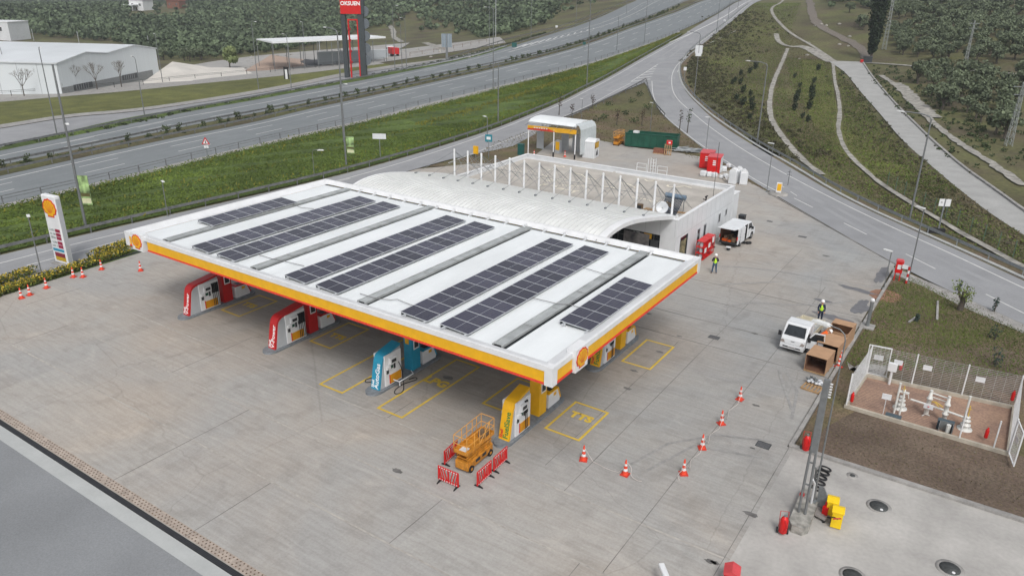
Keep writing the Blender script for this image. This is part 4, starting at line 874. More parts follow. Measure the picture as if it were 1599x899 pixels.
for i, (a, b_, lab) in enumerate(bars):
    p, q = G(*a), G(*b_); o = bar if i == 0 else copy_tree(bar); c_ = (p+q)/2; o.location = (c_[0], c_[1], .02); o.rotation_euler.z = math.atan2(q[1]-p[1], q[0]-p[0]); o['label'] = lab; o['group'] = 'red barriers round the lift'

# ------------------------------------------------------------------ scissor lifts
def lift(loc, rz, lab, sc=1):
    t = thing('scissor_lift', lab, 'scissor lift', loc, rz, 'orange scissor lifts'); t.scale = (sc,)*3
    L2, W2 = 1.15, .42
    bevel(MB().box(-W2+.02, -L2, .16, W2-.02, L2, .62).box(-W2-.02, -L2+.3, .3, -W2+.02, L2-.35, .62).box(W2-.02, -L2+.3, .3, W2+.02, L2-.35, .62).build('chassis', liftor, t), .02)
    for sx_ in (-1, 1):
        for sy_ in (-1, 1): wv = MB().tube([(sx_*(W2-.1), sy_*(L2-.28), .2), (sx_*(W2+.04), sy_*(L2-.28), .2)], .2, 16).build('wheel', black, t); MB().tube([(sx_*(W2+.04), sy_*(L2-.28), .2), (sx_*(W2+.05), sy_*(L2-.28), .2)], .09, 10).build('rim', liftor, wv)
    MB().box(W2+.021, -.5, .38, W2+.03, -.1, .56).box(W2+.021, .1, .38, W2+.03, .45, .56).build('hatch', darkst, t)
    m_ = MB()
    for k in range(4):
        z = .66+k*.12
        for s in (-1, 1): x = s*(W2-.1); m_.box(x-.025, -L2+.05, z, x+.025, L2-.05, z+.07) if k % 2 == 0 else m_.add([(x-.02, -L2+.1, z-.06), (x+.02, -L2+.1, z-.06), (x+.02, L2-.1, z+.06), (x-.02, L2-.1, z+.06), (x-.02, -L2+.1, z), (x+.02, -L2+.1, z), (x+.02, L2-.1, z+.12), (x-.02, L2-.1, z+.12)], [(0, 1, 2, 3), (4, 5, 6, 7), (0, 3, 7, 4), (1, 2, 6, 5)])
    for y in (-L2+.1, -.3, .3, L2-.1): m_.tube([(-W2+.1, y, .8), (W2-.1, y, .8)], .03, 6)
    m_.build('scissor_arms', liftor, t)
    pf = MB().box(-W2, -L2-.1, 1.14, W2, L2+.1, 1.20).box(-W2, -L2-.1, 1.2, -W2+.03, L2+.1, 1.36).box(W2-.03, -L2-.1, 1.2, W2, L2+.1, 1.36).box(-W2, -L2-.1, 1.2, W2, -L2-.07, 1.36).box(-W2, L2+.07, 1.2, W2, L2+.1, 1.36).build('platform', liftor, t)
    MB().box(-.22, -L2+.05, 1.205, .18, -L2+.5, 1.23).build('white_sack', white, pf)
    m_ = MB(); yy = [-L2-.08, -.55, -.1, .4, .8, L2+.08]
    for x in (-W2+.01, W2-.01):
        for y in yy: m_.tube([(x, y, 1.2), (x, y, 2.15)], .02, 6)
        for z in (1.68, 2.15): m_.tube([(x, -L2-.08, z), (x, L2+.08, z)], .02, 6)
    for y in (-L2-.08, L2+.08):
        for z in (1.68, 2.15): m_.tube([(-W2+.01, y, z), (W2-.01, y, z)], .02, 6)
    m_.tube([(W2-.01, -.1, 1.25), (W2-.01, .8, 2.1)], .02, 6)
    m_.build('guard_rail', mat('rail_orange', (.68, .34, .08), .5), t)
    bx_ = MB().box(W2-.35, .25, 1.38, W2-.05, .6, 1.75).box(-.05, .7, 1.22, .3, 1.0, 1.5).build('control_box', rustw, t)
    return t
lift((31.95, -.85, .02), R(1.5), 'orange scissor lift folded down inside red barriers beside the yellow pump')
p = at(963, 227); lift((p[0], p[1]+.6, .02), R(4), 'orange scissor lift parked beside the green dumpster behind the shop', 1.0)

# ------------------------------------------------------------------ people
def skin_obj(name, V, E, r, m, parent, lev=1):
    me = bpy.data.meshes.new(name); me.from_pydata(V, E, []); me.materials.append(m); o = bpy.data.objects.new(name, me); COL.objects.link(o); o.parent = parent
    md = o.modifiers.new('skin', 'SKIN'); sv = me.skin_vertices[0].data if me.skin_vertices else None
    if sv is None:
        bm = bmesh.new(); bm.from_mesh(me); bm.verts.layers.skin.verify(); bm.to_mesh(me); bm.free(); sv = me.skin_vertices[0].data
    for i, q in enumerate(r): sv[i].radius = (q, q) if not isinstance(q, tuple) else q
    for i in range(len(sv)): sv[i].use_root = (i == 0)
    md.use_smooth_shade = True
    s_ = o.modifiers.new('subd', 'SUBSURF'); s_.levels = lev; s_.render_levels = lev; return o
def person(loc, rz, lab, pose, top, trou, vest=None, hatc=None, grp=None):
    t = thing('person', lab, 'person', loc, rz, grp)
    P = dict(pel=(0, 0, .96), wai=(0, .0, 1.12), che=(0, 0, 1.34), nk=(0, 0, 1.50), hd=(0, -.02, 1.60), ht=(0, -.02, 1.74),
             sL=(.18, 0, 1.43), eL=(.24, .02, 1.16), wL=(.22, -.12, .94), sR=(-.18, 0, 1.43), eR=(-.24, .02, 1.16), wR=(-.22, -.12, .94),
             hL=(.10, 0, .92), kL=(.11, -.03, .50), aL=(.11, 0, .09), fL=(.12, -.16, .04), hR=(-.10, 0, .92), kR=(-.11, -.03, .50), aR=(-.11, 0, .09), fR=(-.12, -.16, .04)); P.update(pose)
    n = list(P); ix = {k: i for i, k in enumerate(n)}; V = [P[k] for k in n]
    E = [('pel', 'wai'), ('wai', 'che'), ('che', 'nk'), ('nk', 'hd'), ('hd', 'ht'), ('che', 'sL'), ('sL', 'eL'), ('eL', 'wL'), ('che', 'sR'), ('sR', 'eR'), ('eR', 'wR'), ('pel', 'hL'), ('hL', 'kL'), ('kL', 'aL'), ('aL', 'fL'), ('pel', 'hR'), ('hR', 'kR'), ('kR', 'aR'), ('aR', 'fR')]
    rad = dict(pel=.12, wai=.11, che=.135, nk=.055, hd=.088, ht=.075, sL=.06, eL=.042, wL=.03, sR=.06, eR=.042, wR=.03, hL=.085, kL=.058, aL=.042, fL=.04, hR=.085, kR=.058, aR=.042, fR=.04)
    body = skin_obj('body', V, [(ix[a], ix[b_]) for a, b_ in E], [rad[k] for k in n], skin, t)
    for s in 'LR':   # hands: palm, four curled fingers and a thumb
        e, w_ = Vector(P['e'+s]), Vector(P['w'+s]); d = (w_-e).normalized(); sd_ = d.cross(Vector((0, 0, 1))); sd_ = sd_.normalized() if sd_.length > .1 else Vector((1, 0, 0)); dn = d.cross(sd_)
        HV = [w_, w_+d*.07]; HE = [(0, 1)]; HR = [.028, .032]
        for k in range(4):
            b0 = w_+d*.085+sd_*(-.03+.02*k); l = (.07, .08, .075, .06)[k]; HV += [b0, b0+d*l*.55+dn*.01, b0+d*l*.9+dn*.035]; q = len(HV)-3; HE += [(1, q), (q, q+1), (q+1, q+2)]; HR += [.010, .009, .007]
        b0 = w_+d*.035-sd_*.035; HV += [b0, b0+d*.03-sd_*.025, b0+d*.055-sd_*.03]; q = len(HV)-3; HE += [(0, q), (q, q+1), (q+1, q+2)]; HR += [.013, .011, .009]
        skin_obj('hand', [tuple(v) for v in HV], HE, HR, skin, t)
    def sub(name, keys, ed_, add, m):
        k2 = {k: i for i, k in enumerate(keys)}; return skin_obj(name, [P[k] for k in keys], [(k2[a], k2[b_]) for a, b_ in ed_], [rad[k]+add for k in keys], m, t)
    sub('trousers', ['pel', 'hL', 'kL', 'aL', 'hR', 'kR', 'aR'], [('pel', 'hL'), ('hL', 'kL'), ('kL', 'aL'), ('pel', 'hR'), ('hR', 'kR'), ('kR', 'aR')], .016, trou)
    sub('jacket', ['che', 'wai', 'pel', 'sL', 'eL', 'wL', 'sR', 'eR', 'wR', 'nk'], [('che', 'nk'), ('pel', 'wai'), ('wai', 'che'), ('che', 'sL'), ('sL', 'eL'), ('eL', 'wL'), ('che', 'sR'), ('sR', 'eR'), ('eR', 'wR')], .018, top)
    for s in 'LR': sub('shoe', ['a'+s, 'f'+s], [('a'+s, 'f'+s)], .014, black)
    if vest:
        rs0 = dict(rad); rad.update(sL=.075, sR=.075, wai=.125, che=.135, pel=.10); P2 = dict(P); P['sL'] = tuple(np.array(P['che'])*.35+np.array(P['sL'])*.65); P['sR'] = tuple(np.array(P['che'])*.35+np.array(P['sR'])*.65)
        vo = sub('safety_vest', ['wai', 'che', 'sL', 'sR', 'pel'], [('wai', 'che'), ('che', 'sL'), ('che', 'sR'), ('wai', 'pel')], .035, vest); P.update(P2); rad.update(rs0)
    h = Vector(P['hd'])+(Vector(P['ht'])-Vector(P['hd']))*.55; up_ = (Vector(P['ht'])-Vector(P['hd'])).normalized()
    if hatc:
        q = MB().lathe([(.155, .0), (.135, .015), (.132, .06), (.11, .11), (.06, .145), (.01, .155)], 16).box(-.07, -.20, -.005, .07, -.10, .02); o = q.build('helmet', hatc, t); o.location = h+up_*.03; o.rotation_euler = up_.to_track_quat('Z', 'Y').to_euler()
    fc = MB(); c_ = Vector(P['hd'])
    fc.ball((c_.x-.03, c_.y-.092, c_.z+.06), .012, 6); fc.ball((c_.x+.03, c_.y-.092, c_.z+.06), .012, 6); fc.box(c_.x-.025, c_.y-.10, c_.z-.015, c_.x+.025, c_.y-.088, c_.z-.005)
    fc.build('eyes_and_mouth', black, t); MB().prism([(-.085, .05), (-.118, .018), (-.085, .01)], c_.x-.012, c_.x+.012, 'x').ball((c_.x+.088, c_.y, c_.z+.04), .022, 6).ball((c_.x-.088, c_.y, c_.z+.04), .022, 6).build('nose_and_ears', skin, t).location = (0, c_.y, c_.z) if False else (0, 0, 0)
    return t
person((32.5, 33.55, .02), R(205), 'person in lime safety vest, blue jeans and white helmet standing on the open forecourt', dict(eL=(.27, -.02, 1.18), wL=(.12, -.22, 1.12), eR=(-.27, -.02, 1.18), wR=(-.12, -.22, 1.12), kL=(.15, -.02, .5), aL=(.20, .02, .09), fL=(.24, -.13, .04), kR=(-.13, -.02, .5), aR=(-.18, .02, .09), fR=(-.22, -.13, .04)), black, jean, hiv, hat)
person((42.6, 28.3, .02), R(20), 'person in yellow vest and white helmet standing behind the small white truck', {}, navy, navy, hiv, hat)
person((43.62, 23.6, .02), R(115), 'person in orange jacket and white helmet bending over the cardboard boxes', dict(wai=(0, -.10, 1.10), che=(0, -.30, 1.24), nk=(0, -.44, 1.30), hd=(0, -.53, 1.34), ht=(0, -.64, 1.42), sL=(.18, -.36, 1.28), eL=(.22, -.46, 1.02), wL=(.16, -.62, .92), sR=(-.18, -.36, 1.28), eR=(-.22, -.46, 1.02), wR=(-.16, -.62, .92), kL=(.11, -.08, .5), kR=(-.11, .02, .5)), hio, navy, hio, hat)

# ------------------------------------------------------------------ vehicles
def wheel(t, x, y, r=.33, wd=.2):
    s = 1 if x > 0 else -1
    o = MB().tube([(x-s*wd, y, r), (x, y, r)], r, 20).build('wheel', black, t)
    MB().tube([(x-s*.02, y, r), (x+s*.012, y, r)], r*.55, 14).build('rim', steel, o)
def truck():
    t = thing('pickup_truck', 'small white flatbed truck with its right hand side door open beside the cardboard boxes', 'truck', (42.25, 21.75, .02), R(-3))
    P = [(0, .42), (-.03, .62), (.03, .98), (.16, 1.16), (.72, 1.84), (.86, 1.93), (1.72, 1.98), (1.84, 1.90), (1.88, .55), (1.2, .50), (1.15, .72), (.62, .76), (.40, .60), (.36, .42)]
    cb_ = bevel(MB().prism(P, -.82, .82, 'x').build('cab', white2, t), .06, 3)
    # windscreen lies on the slope between (.16,1.16) and (.72,1.84)
    n_ = Vector((0, -.68, .56)).normalized()*.03
    def slope(x, u): return (x, .20+.48*u+n_.y, 1.21+.585*u+n_.z)
    MB().add([slope(-.70, .0), slope(.70, .0), slope(.62, 1), slope(-.62, 1)], [(0, 1, 2, 3)]).build('windscreen', glass, cb_)
    m_ = MB(); m_.tube([slope(-.3, .06), slope(.1, .5)], .012, 5); m_.tube([slope(.1, .06), slope(.5, .5)], .012, 5); m_.build('wiper', black, cb_)
    for s in (-1, 1): MB().add([(s*.835, .30, 1.18), (s*.835, 1.05, 1.18), (s*.80, 1.05, 1.78), (s*.80, .78, 1.78)], [(0, 1, 2, 3)]).build('side_window', glass, cb_)
    MB().box(.822, .32, .6, .83, 1.12, 1.14).build('door_opening', black, cb_)
    for s in (-1, 1):
        hl = MB().add([(s*.50, -.05, .72), (s*.80, -.02, .74), (s*.80, .06, 1.04), (s*.62, .045, .98)], [(0, 1, 2, 3)]); hl.build('headlight', mat('lamp_glass', (.30, .26, .24), .15, .2, spec=.8, var=.2), cb_)
    MB().box(-.80, -.08, .36, .80, .02, .58).build('bumper', white2, cb_); MB().box(-.6, -.086, .44, .6, -.078, .53).build('grille', black, cb_); MB().box(-.26, -.092, .50, .26, -.084, .60).build('number_plate', white, cb_)
    MB().box(-.12, .0, .85, .12, .012, .91).build('badge', steel, cb_)
    # open door hinged at the front of the +x side
    d = MB().box(0, -.03, .55, 1.05, .03, 1.15).build('door', white2, t, loc=(.84, .32, 0), rz=R(10)); bevel(d, .02)
    MB().prism([(.0, 1.15), (1.05, 1.15), (1.0, 1.72), (.42, 1.72)], -.02, .02, 'y').build('door_window', glass, d)
    MB().prism([(-.02, 1.15), (.05, 1.15), (.45, 1.70), (1.05, 1.70), (1.07, 1.15), (1.12, 1.15), (1.08, 1.78), (.40, 1.78)], -.028, .028, 'y').build('door_frame', white2, d)
    for s in (-1, 1): MB().box(s*1.0-.10, .22, 1.05, s*1.0+.10, .30, 1.38).box(min(s*.82, s*.95), .26, 1.2, max(s*.82, s*.95), .29, 1.24).build('mirror', black, t)
    MB().box(-.78, 1.95, .62, .78, 4.75, .70).build('bed', greyp, t)
    m_ = MB()
    for s in (-1, 1): m_.box(s*.80-.02, 1.95, .62, s*.80+.02, 4.75, 1.02)
    m_.box(-.78, 4.73, .62, .78, 4.77, 1.02); m_.box(-.78, 1.93, .62, .78, 1.97, 1.75); m_.build('bed_side', mat('cream_paint', (.60, .55, .42), .5), t)
    m_ = MB()
    for s in (-1, 1): m_.tube([(s*.79, 1.97, 1.72), (s*.79, 3.6, 1.25)], .03, 6); m_.tube([(s*.79, 1.97, 1.4), (s*.79, 4.6, 1.06)], .02, 6)
    m_.build('bed_rail', mat('cream_paint', (.6, .55, .42), .5), t)
    for s in (-1, 1):
        xx = sorted((s*.821, s*.826)); MB().box(xx[0], 1.20, .6, xx[1], 1.215, 1.86).box(xx[0], .34, .60, xx[1], 1.2, .612).build('door_seam', darkst, cb_); MB().prism([(.42, .50), (.46, .72), (.66, .84), (1.04, .84), (1.22, .72), (1.28, .50)], xx[0], xx[1], 'x').build('wheel_arch', black, cb_)
    MB().box(-.55, -.02, .66, .55, .0, .69).build('bumper_line', darkst, cb_); MB().box(-.76, .90, 1.932, .76, .92, 1.95).box(-.76, 1.6, 1.972, .76, 1.62, 1.985).build('roof_rib', greyp, cb_)
    for x in (-.80, .80):
        for y in (.85, 3.75): wheel(t, x, y, .32)
truck()
def van():
    t = thing('panel_van', 'white van with raised tailgate and open sliding door beside the shop wall', 'van', (31.0, 41.35, .02), R(-2))
    Wv, Lv = .93, 4.85
    rp_ = [(0, 1.90), (.12, 1.97), (3.3, 1.95), (3.55, 1.88), (3.5, 1.84), (0.05, 1.86)]
    r_ = bevel(MB().prism(rp_, -Wv+.04, Wv-.04, 'x').build('roof', white2, t), .03)
    side = [(0, .35), (0, 1.88), (.15, 1.93), (3.45, 1.90), (4.2, 1.20), (4.75, 1.05), (4.85, .75), (4.82, .35)]
    L_ = bevel(MB().prism(side, -Wv, -Wv+.06, 'x').build('left_side', white2, t), .02)
    for a in ([(0, .35), (0, 1.88), (.15, 1.93), (1.6, 1.92), (1.6, .35)], [(2.55, .35), (2.55, 1.91), (3.45, 1.90), (4.2, 1.20), (4.75, 1.05), (4.85, .75), (4.82, .35)]):
        bevel(MB().prism(a, Wv-.06, Wv, 'x').build('right_side', white2, t), .02)
    MB().box(-Wv+.06, 0, .40, Wv-.06, 4.6, .48).build('floor', darkst, t)
    MB().box(-Wv+.07, 3.0, .48, Wv-.07, 3.08, 1.86).build('bulkhead', black, t)
    MB().box(-Wv+.062, .05, .48, -Wv+.09, 3.0, 1.84).build('lining', cardin, t)
    bevel(MB().prism([(3.45, .35), (3.45, .5), (4.2, 1.20), (4.75, 1.05), (4.85, .75), (4.82, .35)], -Wv+.06, Wv-.06, 'x').build('bonnet', white2, t), .03)
    MB().add([(-.80, 3.50, 1.88), (.80, 3.50, 1.88), (.84, 4.22, 1.22), (-.84, 4.22, 1.22)], [(0, 1, 2, 3)]).build('windscreen', glass, t)
    MB().add([(Wv+.004, 2.75, 1.25), (Wv+.004, 3.95, 1.22), (Wv+.004, 3.45, 1.80), (Wv+.004, 2.75, 1.82)], [(0, 1, 2, 3)]).build('side_window', glass, t)
    d = MB().box(Wv+.03, .62, .42, Wv+.09, 1.68, 1.86).build('sliding_door', white2, t); bevel(d, .02); MB().box(Wv+.092, 1.5, 1.1, Wv+.12, 1.62, 1.14).build('handle', darkst, d)
    g_ = MB().box(-.86, -1.0, 0, .86, .02, .05).box(-.7, -.85, .05, .7, -.4, .06).build('tailgate', white2, t); g_.location = (0, 0, 1.90); g_.rotation_euler = (R(-8), 0, 0); bevel(g_, .02)
    MB().box(-.84, -.12, .36, .84, .0, .52).build('rear_bumper', darkst, t)
    for s in (-1, 1): MB().box(s*.87-.05, -.012, .8, s*.87+.05, .0, 1.15).build('tail_light', red2, t)
    m_ = MB(); q = random.Random(4)
    for k in range(9): x, y = q.uniform(-.75, .4), q.uniform(.1, 1.5); m_.box(x, y, .48, x+q.uniform(.2, .5), y+.4, q.uniform(.6, 1.0))
    m_.build('tool_load', rustw, t)
    MB().box(-.65, .05, .48, -.2, .5, .72).box(-.1, .05, .48, .2, .4, .62).build('orange_case', hio, t)
    for x in (-Wv+.02, Wv-.0):
        for y in (.85, 3.95): wheel(t, x, y, .33)
    for s in (-1, 1):
        xx = sorted((s*(Wv+.001), s*(Wv+.006)))
        for y in (.85, 3.95): MB().prism([(y-.42, .36), (y-.36, .60), (y-.16, .74), (y+.16, .74), (y+.36, .60), (y+.42, .36)], xx[0], xx[1], 'x').build('wheel_arch', black, t)
        MB().box(xx[0], 3.0, .5, xx[1], 3.015, 1.85).box(xx[0], .2, 1.02, xx[1], 1.6, 1.035).build('body_seam', darkst, t)
    MB().box(Wv+.0, 3.6, 1.1, Wv+.22, 3.68, 1.35).build('mirror', black, t)
van()
def stuff_on_ground():
    p = G(1137, 391); t = thing('bucket', 'white topped dark bucket on the ground behind the open van', 'bucket', (p[0], p[1], .02)); MB().lathe([(.15, 0), (.18, .3)], 14).build('pail', darkst, t); MB().lathe([(.24, .3), (.24, .34)], 14).build('lid', white, t)
    q = random.Random(2)
    for (px, py, nm, lab, rx, ry, h) in [(1166, 381, 'tool_bag', 'dark bag lying on the ground beside the open sliding door of the van', .45, .28, .3), (1104, 397, 'tool_bag', 'black tool bag on the ground below the red cylinder cage', .25, .3, .35), (1112, 386, 'black_sheet', 'dark plastic sheet spread on the ground between cage and van', .9, .4, .05), (1094, 405, 'tool_bag', 'small black bag at the foot of the red cylinder cage', .2, .25, .25)]:
        p = G(px, py); m_ = MB()
        for k in range(5): x, y = q.uniform(-rx, rx)*.6, q.uniform(-ry, ry)*.6; m_.ball((x, y, h*.45), min(rx, ry)*.7, 8, 0, h/min(rx, ry)*.6)
        tag(m_.build(nm, black, loc=(p[0], p[1], .02)), lab, 'bag' if 'bag' in nm else 'plastic sheet')
    # red gas cylinder cages along the wall
    t = thing('gas_bottle_cage', 'red wire cages of gas bottles against the shop side wall by the poster', 'gas cage', (29.75, 36.1, .02))
    for k in range(3):
        m_ = MB(); y = k*.95
        for z in (.05, .62, 1.2, 1.75): m_.box(0, y, z, .75, y+.9, z+.04)
        for yy in (y, y+.88): 
            for xx in (0, .73): m_.box(xx, yy, .05, xx+.03, yy+.03, 1.78)
        for j in range(7): m_.tube([(.76, y+.1+j*.12, .08), (.76, y+.1+j*.12, 1.76)], .008, 4)
        c_ = m_.build('cage', red2, t)
        for j in range(2):
            for z in (.1, .68, 1.24): MB().lathe([(.13, 0), (.15, .05), (.15, .32), (.08, .42), (.05, .46)], 12, 0, (.4, y+.25+j*.4, z)).build('gas_bottle', red2 if (j+k) % 3 else greyp, c_)
        MB().box(.78, y+.1, .7+.25*k, .79, y+.6, 1.15+.25*k).build('white_label', white, c_)
    t = thing('water_tank_box', 'dark grey low cabinet along the shop wall behind the red cages', 'cabinet', (29.5, 39.3, .02)); MB().box(0, 0, 0, .5, 1.0, 1.1).build('cabinet_body', darkst, t); MB().box(0, 0, 1.1, .5, 1.0, 1.14).build('cabinet_top', white, t)
    t = thing('wheelie_bin', 'black wheeled bin at the back corner of the shop near the van', 'bin', (29.75, 49.3, .02)); MB().prism([(-.28, .08), (-.34, 1.0), (.34, 1.0), (.28, .08)], -.3, .3, 'x').build('bin_body', black, t); MB().box(-.33, -.38, 1.0, .33, .36, 1.08).build('bin_lid', darkst, t)
stuff_on_ground()

# ------------------------------------------------------------------ cardboard boxes and pallets
def pallet(par, w_, l_, x=0, y=0):
    m_ = MB()
    for k in range(6): m_.box(x-w_/2+k*(w_-.1)/5, y-l_/2, .11, x-w_/2+k*(w_-.1)/5+.1, y+l_/2, .135)
    for k in range(3): yy = y-l_/2+k*(l_-.1)/2; m_.box(x-w_/2, yy, .02, x+w_/2, yy+.1, .108)
    return m_.build('pallet', wood, par)
def carton(lab, loc, w_, l_, h_, rz=0, openside=None, gap=None):
    t = thing('cardboard_box', lab, 'cardboard box', loc, rz, 'large cardboard boxes'); pallet(t, w_, l_)
    z0, z1 = .14, .14+h_; m_ = MB(); e = .03
    m_.box(-w_/2, -l_/2+e, z0, -w_/2+e, l_/2-e, z1); m_.box(w_/2-e, -l_/2+e, z0, w_/2, l_/2-e, z1); m_.box(-w_/2, l_/2-e, z0, w_/2, l_/2, z1)
    if openside != 'front': m_.box(-w_/2, -l_/2, z0, w_/2, -l_/2+e, z1)
    m_.build('carton_wall', card, t)
    lt = MB()
    if gap == 'none': pass
    elif gap: lt.box(-w_/2, gap, z1+.003, w_/2, l_/2, z1+.03)
    else: lt.box(-w_/2-.01, -l_/2-.01, z1+.003, w_/2+.01, l_/2+.01, z1+.03)
    if gap != 'none': lt.build('lid', card, t)
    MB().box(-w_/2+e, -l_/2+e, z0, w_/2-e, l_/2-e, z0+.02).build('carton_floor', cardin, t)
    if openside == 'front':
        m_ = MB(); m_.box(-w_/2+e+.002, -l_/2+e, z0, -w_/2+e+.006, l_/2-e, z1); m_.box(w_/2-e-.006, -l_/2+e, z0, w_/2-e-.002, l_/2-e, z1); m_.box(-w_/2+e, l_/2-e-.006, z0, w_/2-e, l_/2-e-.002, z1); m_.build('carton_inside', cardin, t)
    return t
carton('large empty brown cardboard box, nearest of three, with its near side open', (44.35, 20.55, .02), 1.35, 1.75, 1.05, R(-4), 'front')
carton('large closed brown cardboard box, middle one of three, beside the bending worker', (44.55, 22.85, .02), 1.4, 1.9, 1.10, R(-5), 'front')
carton('large brown cardboard box with half its top open, farthest of three', (44.6, 25.4, .02), 1.45, 2.3, 1.15, R(-3), None, .25)
t = thing('wooden_pallet', 'pale wooden pallet loaded with metal fittings wrapped in clear plastic', 'pallet', (44.75, 17.9, .02), R(-6)); pallet(t, 1.15, 1.7); 
t2 = thing('wrapped_fittings', 'clear plastic wrapped bundle of grey metal fittings on the wooden pallet', 'metal parts', (44.7, 18.2, .16), R(-6)); q = random.Random(9); m_ = MB()
for k in range(26): x, y = q.uniform(-.45, .45), q.uniform(-.35, .45); m_.tube([(x, y, .05), (x+q.uniform(-.2, .2), y+q.uniform(-.2, .2), .05+q.uniform(.05, .25))], .04, 6)
m_.build('metal_piece', steel, t2); m_ = MB()
for k in range(12): m_.ball((q.uniform(-.4, .4), q.uniform(-.3, .35), .1), q.uniform(.08, .16), 8, 0, .7)
m_.build('plastic_wrap', mat('cloudy_plastic', (.55, .57, .60), .25, var=.1, spec=.6), t2)

# ------------------------------------------------------------------ lamp island with its neighbours
t = thing('lamp_plinth', 'raised concrete plinth with rounded end under the tall double steel mast', 'plinth', (47.45, 4.7, .02), R(2))
MB().prism([(-.45, -1.3), (-.25, -1.62), (.25, -1.62), (.45, -1.3), (.45, 1.6), (-.45, 1.6)], 0, .42, 'z').build('plinth_body', mat('stained_concrete', (.36, .35, .32), .9, var=.25, scale=3, grain=.15), t)
t = thing('steel_mast', 'tall grey double steel mast with braces rising from the concrete plinth', 'mast', (47.40, 4.2, .43))
for x in (-.14, .16): MB().tube([(x, 0, 0), (x*.6, 0, 7.1)], .065, 8, r1=.05).build('mast_leg', polegrey, t)
m_ = MB(); m_.box(-.12, -.08, 3.4, .12, .08, 7.15); m_.build('mast_casing', polegrey, t)
for z in (1.6, 2.8): MB().box(-.13, -.03, z, .14, .03, z+.06).build('crossbar', polegrey, t)
MB().tube([(.12, 1.7, -.2), (.12, 1.1, 1.9), (.1, .1, 2.6)], .05, 8).build('brace', polegrey, t); MB().tube([(.2, 1.0, -.0), (.2, .85, 1.25), (.15, .35, 1.75)], .055, 8).build('white_brace', white2, t)
m_ = MB()
for k in range(6): m_.box(.16, -.03, 6.3+k*.13, .27, .03, 6.35+k*.13)
m_.build('insulator', [white], t)
def lamp_pole(loc, h, rz, lab, arm=1.6, head=True, r=.07, style='arm', grp=None, cat='street lamp', m=None, name='street_lamp'):
    t = thing(name, lab, cat, loc, rz, grp); m = m or polegrey
    pts = [(0, 0, 0), (0, 0, h)]
    if style == 'arm' and arm > 0:
        MB().tube([(0, 0, 0), (0, 0, h-.35)], r, 8, r1=r*.6).build('pole', m, t)
        MB().tube([(0, 0, h-.4), (.08*arm, 0, h-.12), (.35*arm, 0, h+.06), (arm, 0, h+.10)], r*.55, 7).build('arm', m, t)
        ho = MB().prism([(-.1, 0), (.08, .07), (.55, .09), (.78, .03), (.78, -.02), (0, -.05)], -.13, .13, 'y'); o = ho.build('lamp_head', mat('lamp_head_white', (.70, .71, .70), .4, var=.03), t); o.location = (arm-.1, 0, h+.08)
    elif style == 'flat':
        MB().tube([(0, 0, 0), (0, 0, h)], r, 8, r1=r*.8).build('pole', m, t); MB().box(-.05, -.12, h, .75*max(arm, .6), .12, h+.07).build('lamp_head', mat('lamp_head_white', (.7, .71, .7), .4, var=.03), t)
    else: MB().tube([(0, 0, 0), (0, 0, h)], r, 8, r1=r*.6).build('pole', m, t)
    MB().box(-.14, -.14, 0, .14, .14, .06).build('base_plate', steel, t)
    return t
lamp_pole((47.65, 5.4, .43), 9.0, R(170), 'thin grey lamp post beside the double steel mast on the plinth', .9, r=.05)
def bigext(px, py, lab, s=1, wheels=True):
    p = G(px, py); t = thing('fire_extinguisher', lab, 'fire extinguisher', (p[0], p[1], .02), R(20), 'red fire extinguishers')
    MB().lathe([(.16*s, .12), (.19*s, .16), (.19*s, .80*s), (.12*s, .95*s), (.05*s, 1.0*s)], 14).build('cylinder', red2, t); MB().lathe([(.06*s, 1.0*s), (.06*s, 1.08*s)], 8).build('valve', steel, t)
    if wheels:
        for sx_ in (-1, 1): MB().tube([(sx_*.2, .1, .14), (sx_*.26, .1, .14)], .14, 12).build('wheel', black, t)
        MB().tube([(-.18, .14, .3), (-.18, .25, 1.1), (.18, .25, 1.1), (.18, .14, .3)], .018, 5).tube([(.0, -.19, .9), (.15, -.24, .6), (0, -.22, .3)], .02, 5).build('trolley_frame', red, t)
    return t
bigext(1221, 834, 'wheeled red fire extinguisher at the near end of the concrete plinth'); bigext(1257, 705, 'wheeled red fire extinguisher at the corner kerb of the soil lot'); bigext(1250, 784, 'small red fire extinguisher leaning beside the double mast', .62, False)
for px, py, lab in ((1296, 806, 'yellow wheeled bin, the one farther from the viewer beside the mast'), (1304, 822, 'yellow wheeled bin, the nearer one beside the mast')):
    p = G(px, py); t = thing('wheelie_bin', lab, 'bin', (p[0], p[1], .02), R(8), 'yellow wheeled bins')
    by = mat('bin_yellow', (.85, .58, .01), .35, var=.03)
    bevel(MB().prism([(-.22, .06), (-.27, .92), (.27, .92), (.2, .06)], -.23, .23, 'x').build('bin_body', by, t), .02); bevel(MB().prism([(-.30, .93), (-.29, 1.0), (.1, 1.05), (.33, .98), (.33, .93)], -.27, .27, 'x').build('bin_lid', by, t), .015)
    for s in (-1, 1): MB().tube([(s*.2, .2, .1), (s*.25, .2, .1)], .1, 12).build('wheel', black, t)
p = G(1283, 812); t = thing('hand_trolley', 'grey framed trolley with red machine and black handle by the yellow bins', 'trolley', (p[0], p[1]+.2, .02), R(-15))
MB().box(-.5, -.35, .16, .25, .45, .2).box(-.5, -.35, .2, .25, -.31, .3).box(-.5, .41, .2, .25, .45, .3).build('platform', mat('trolley_metal', (.30, .28, .27), .5), t)
MB().prism([(-.55, .2), (-.60, 1.3), (-.35, 1.35), (.25, .35)], .35, .40, 'y').build('side_panel', steel, t)
MB().tube([(.25, -.1, .25), (.75, -.6, .8), (.95, -.75, .9)], .03, 6).build('handle', black, t); MB().tube([(.80, -.85, .88), (1.05, -.6, .92)], .035, 6).build('grip', red, t)
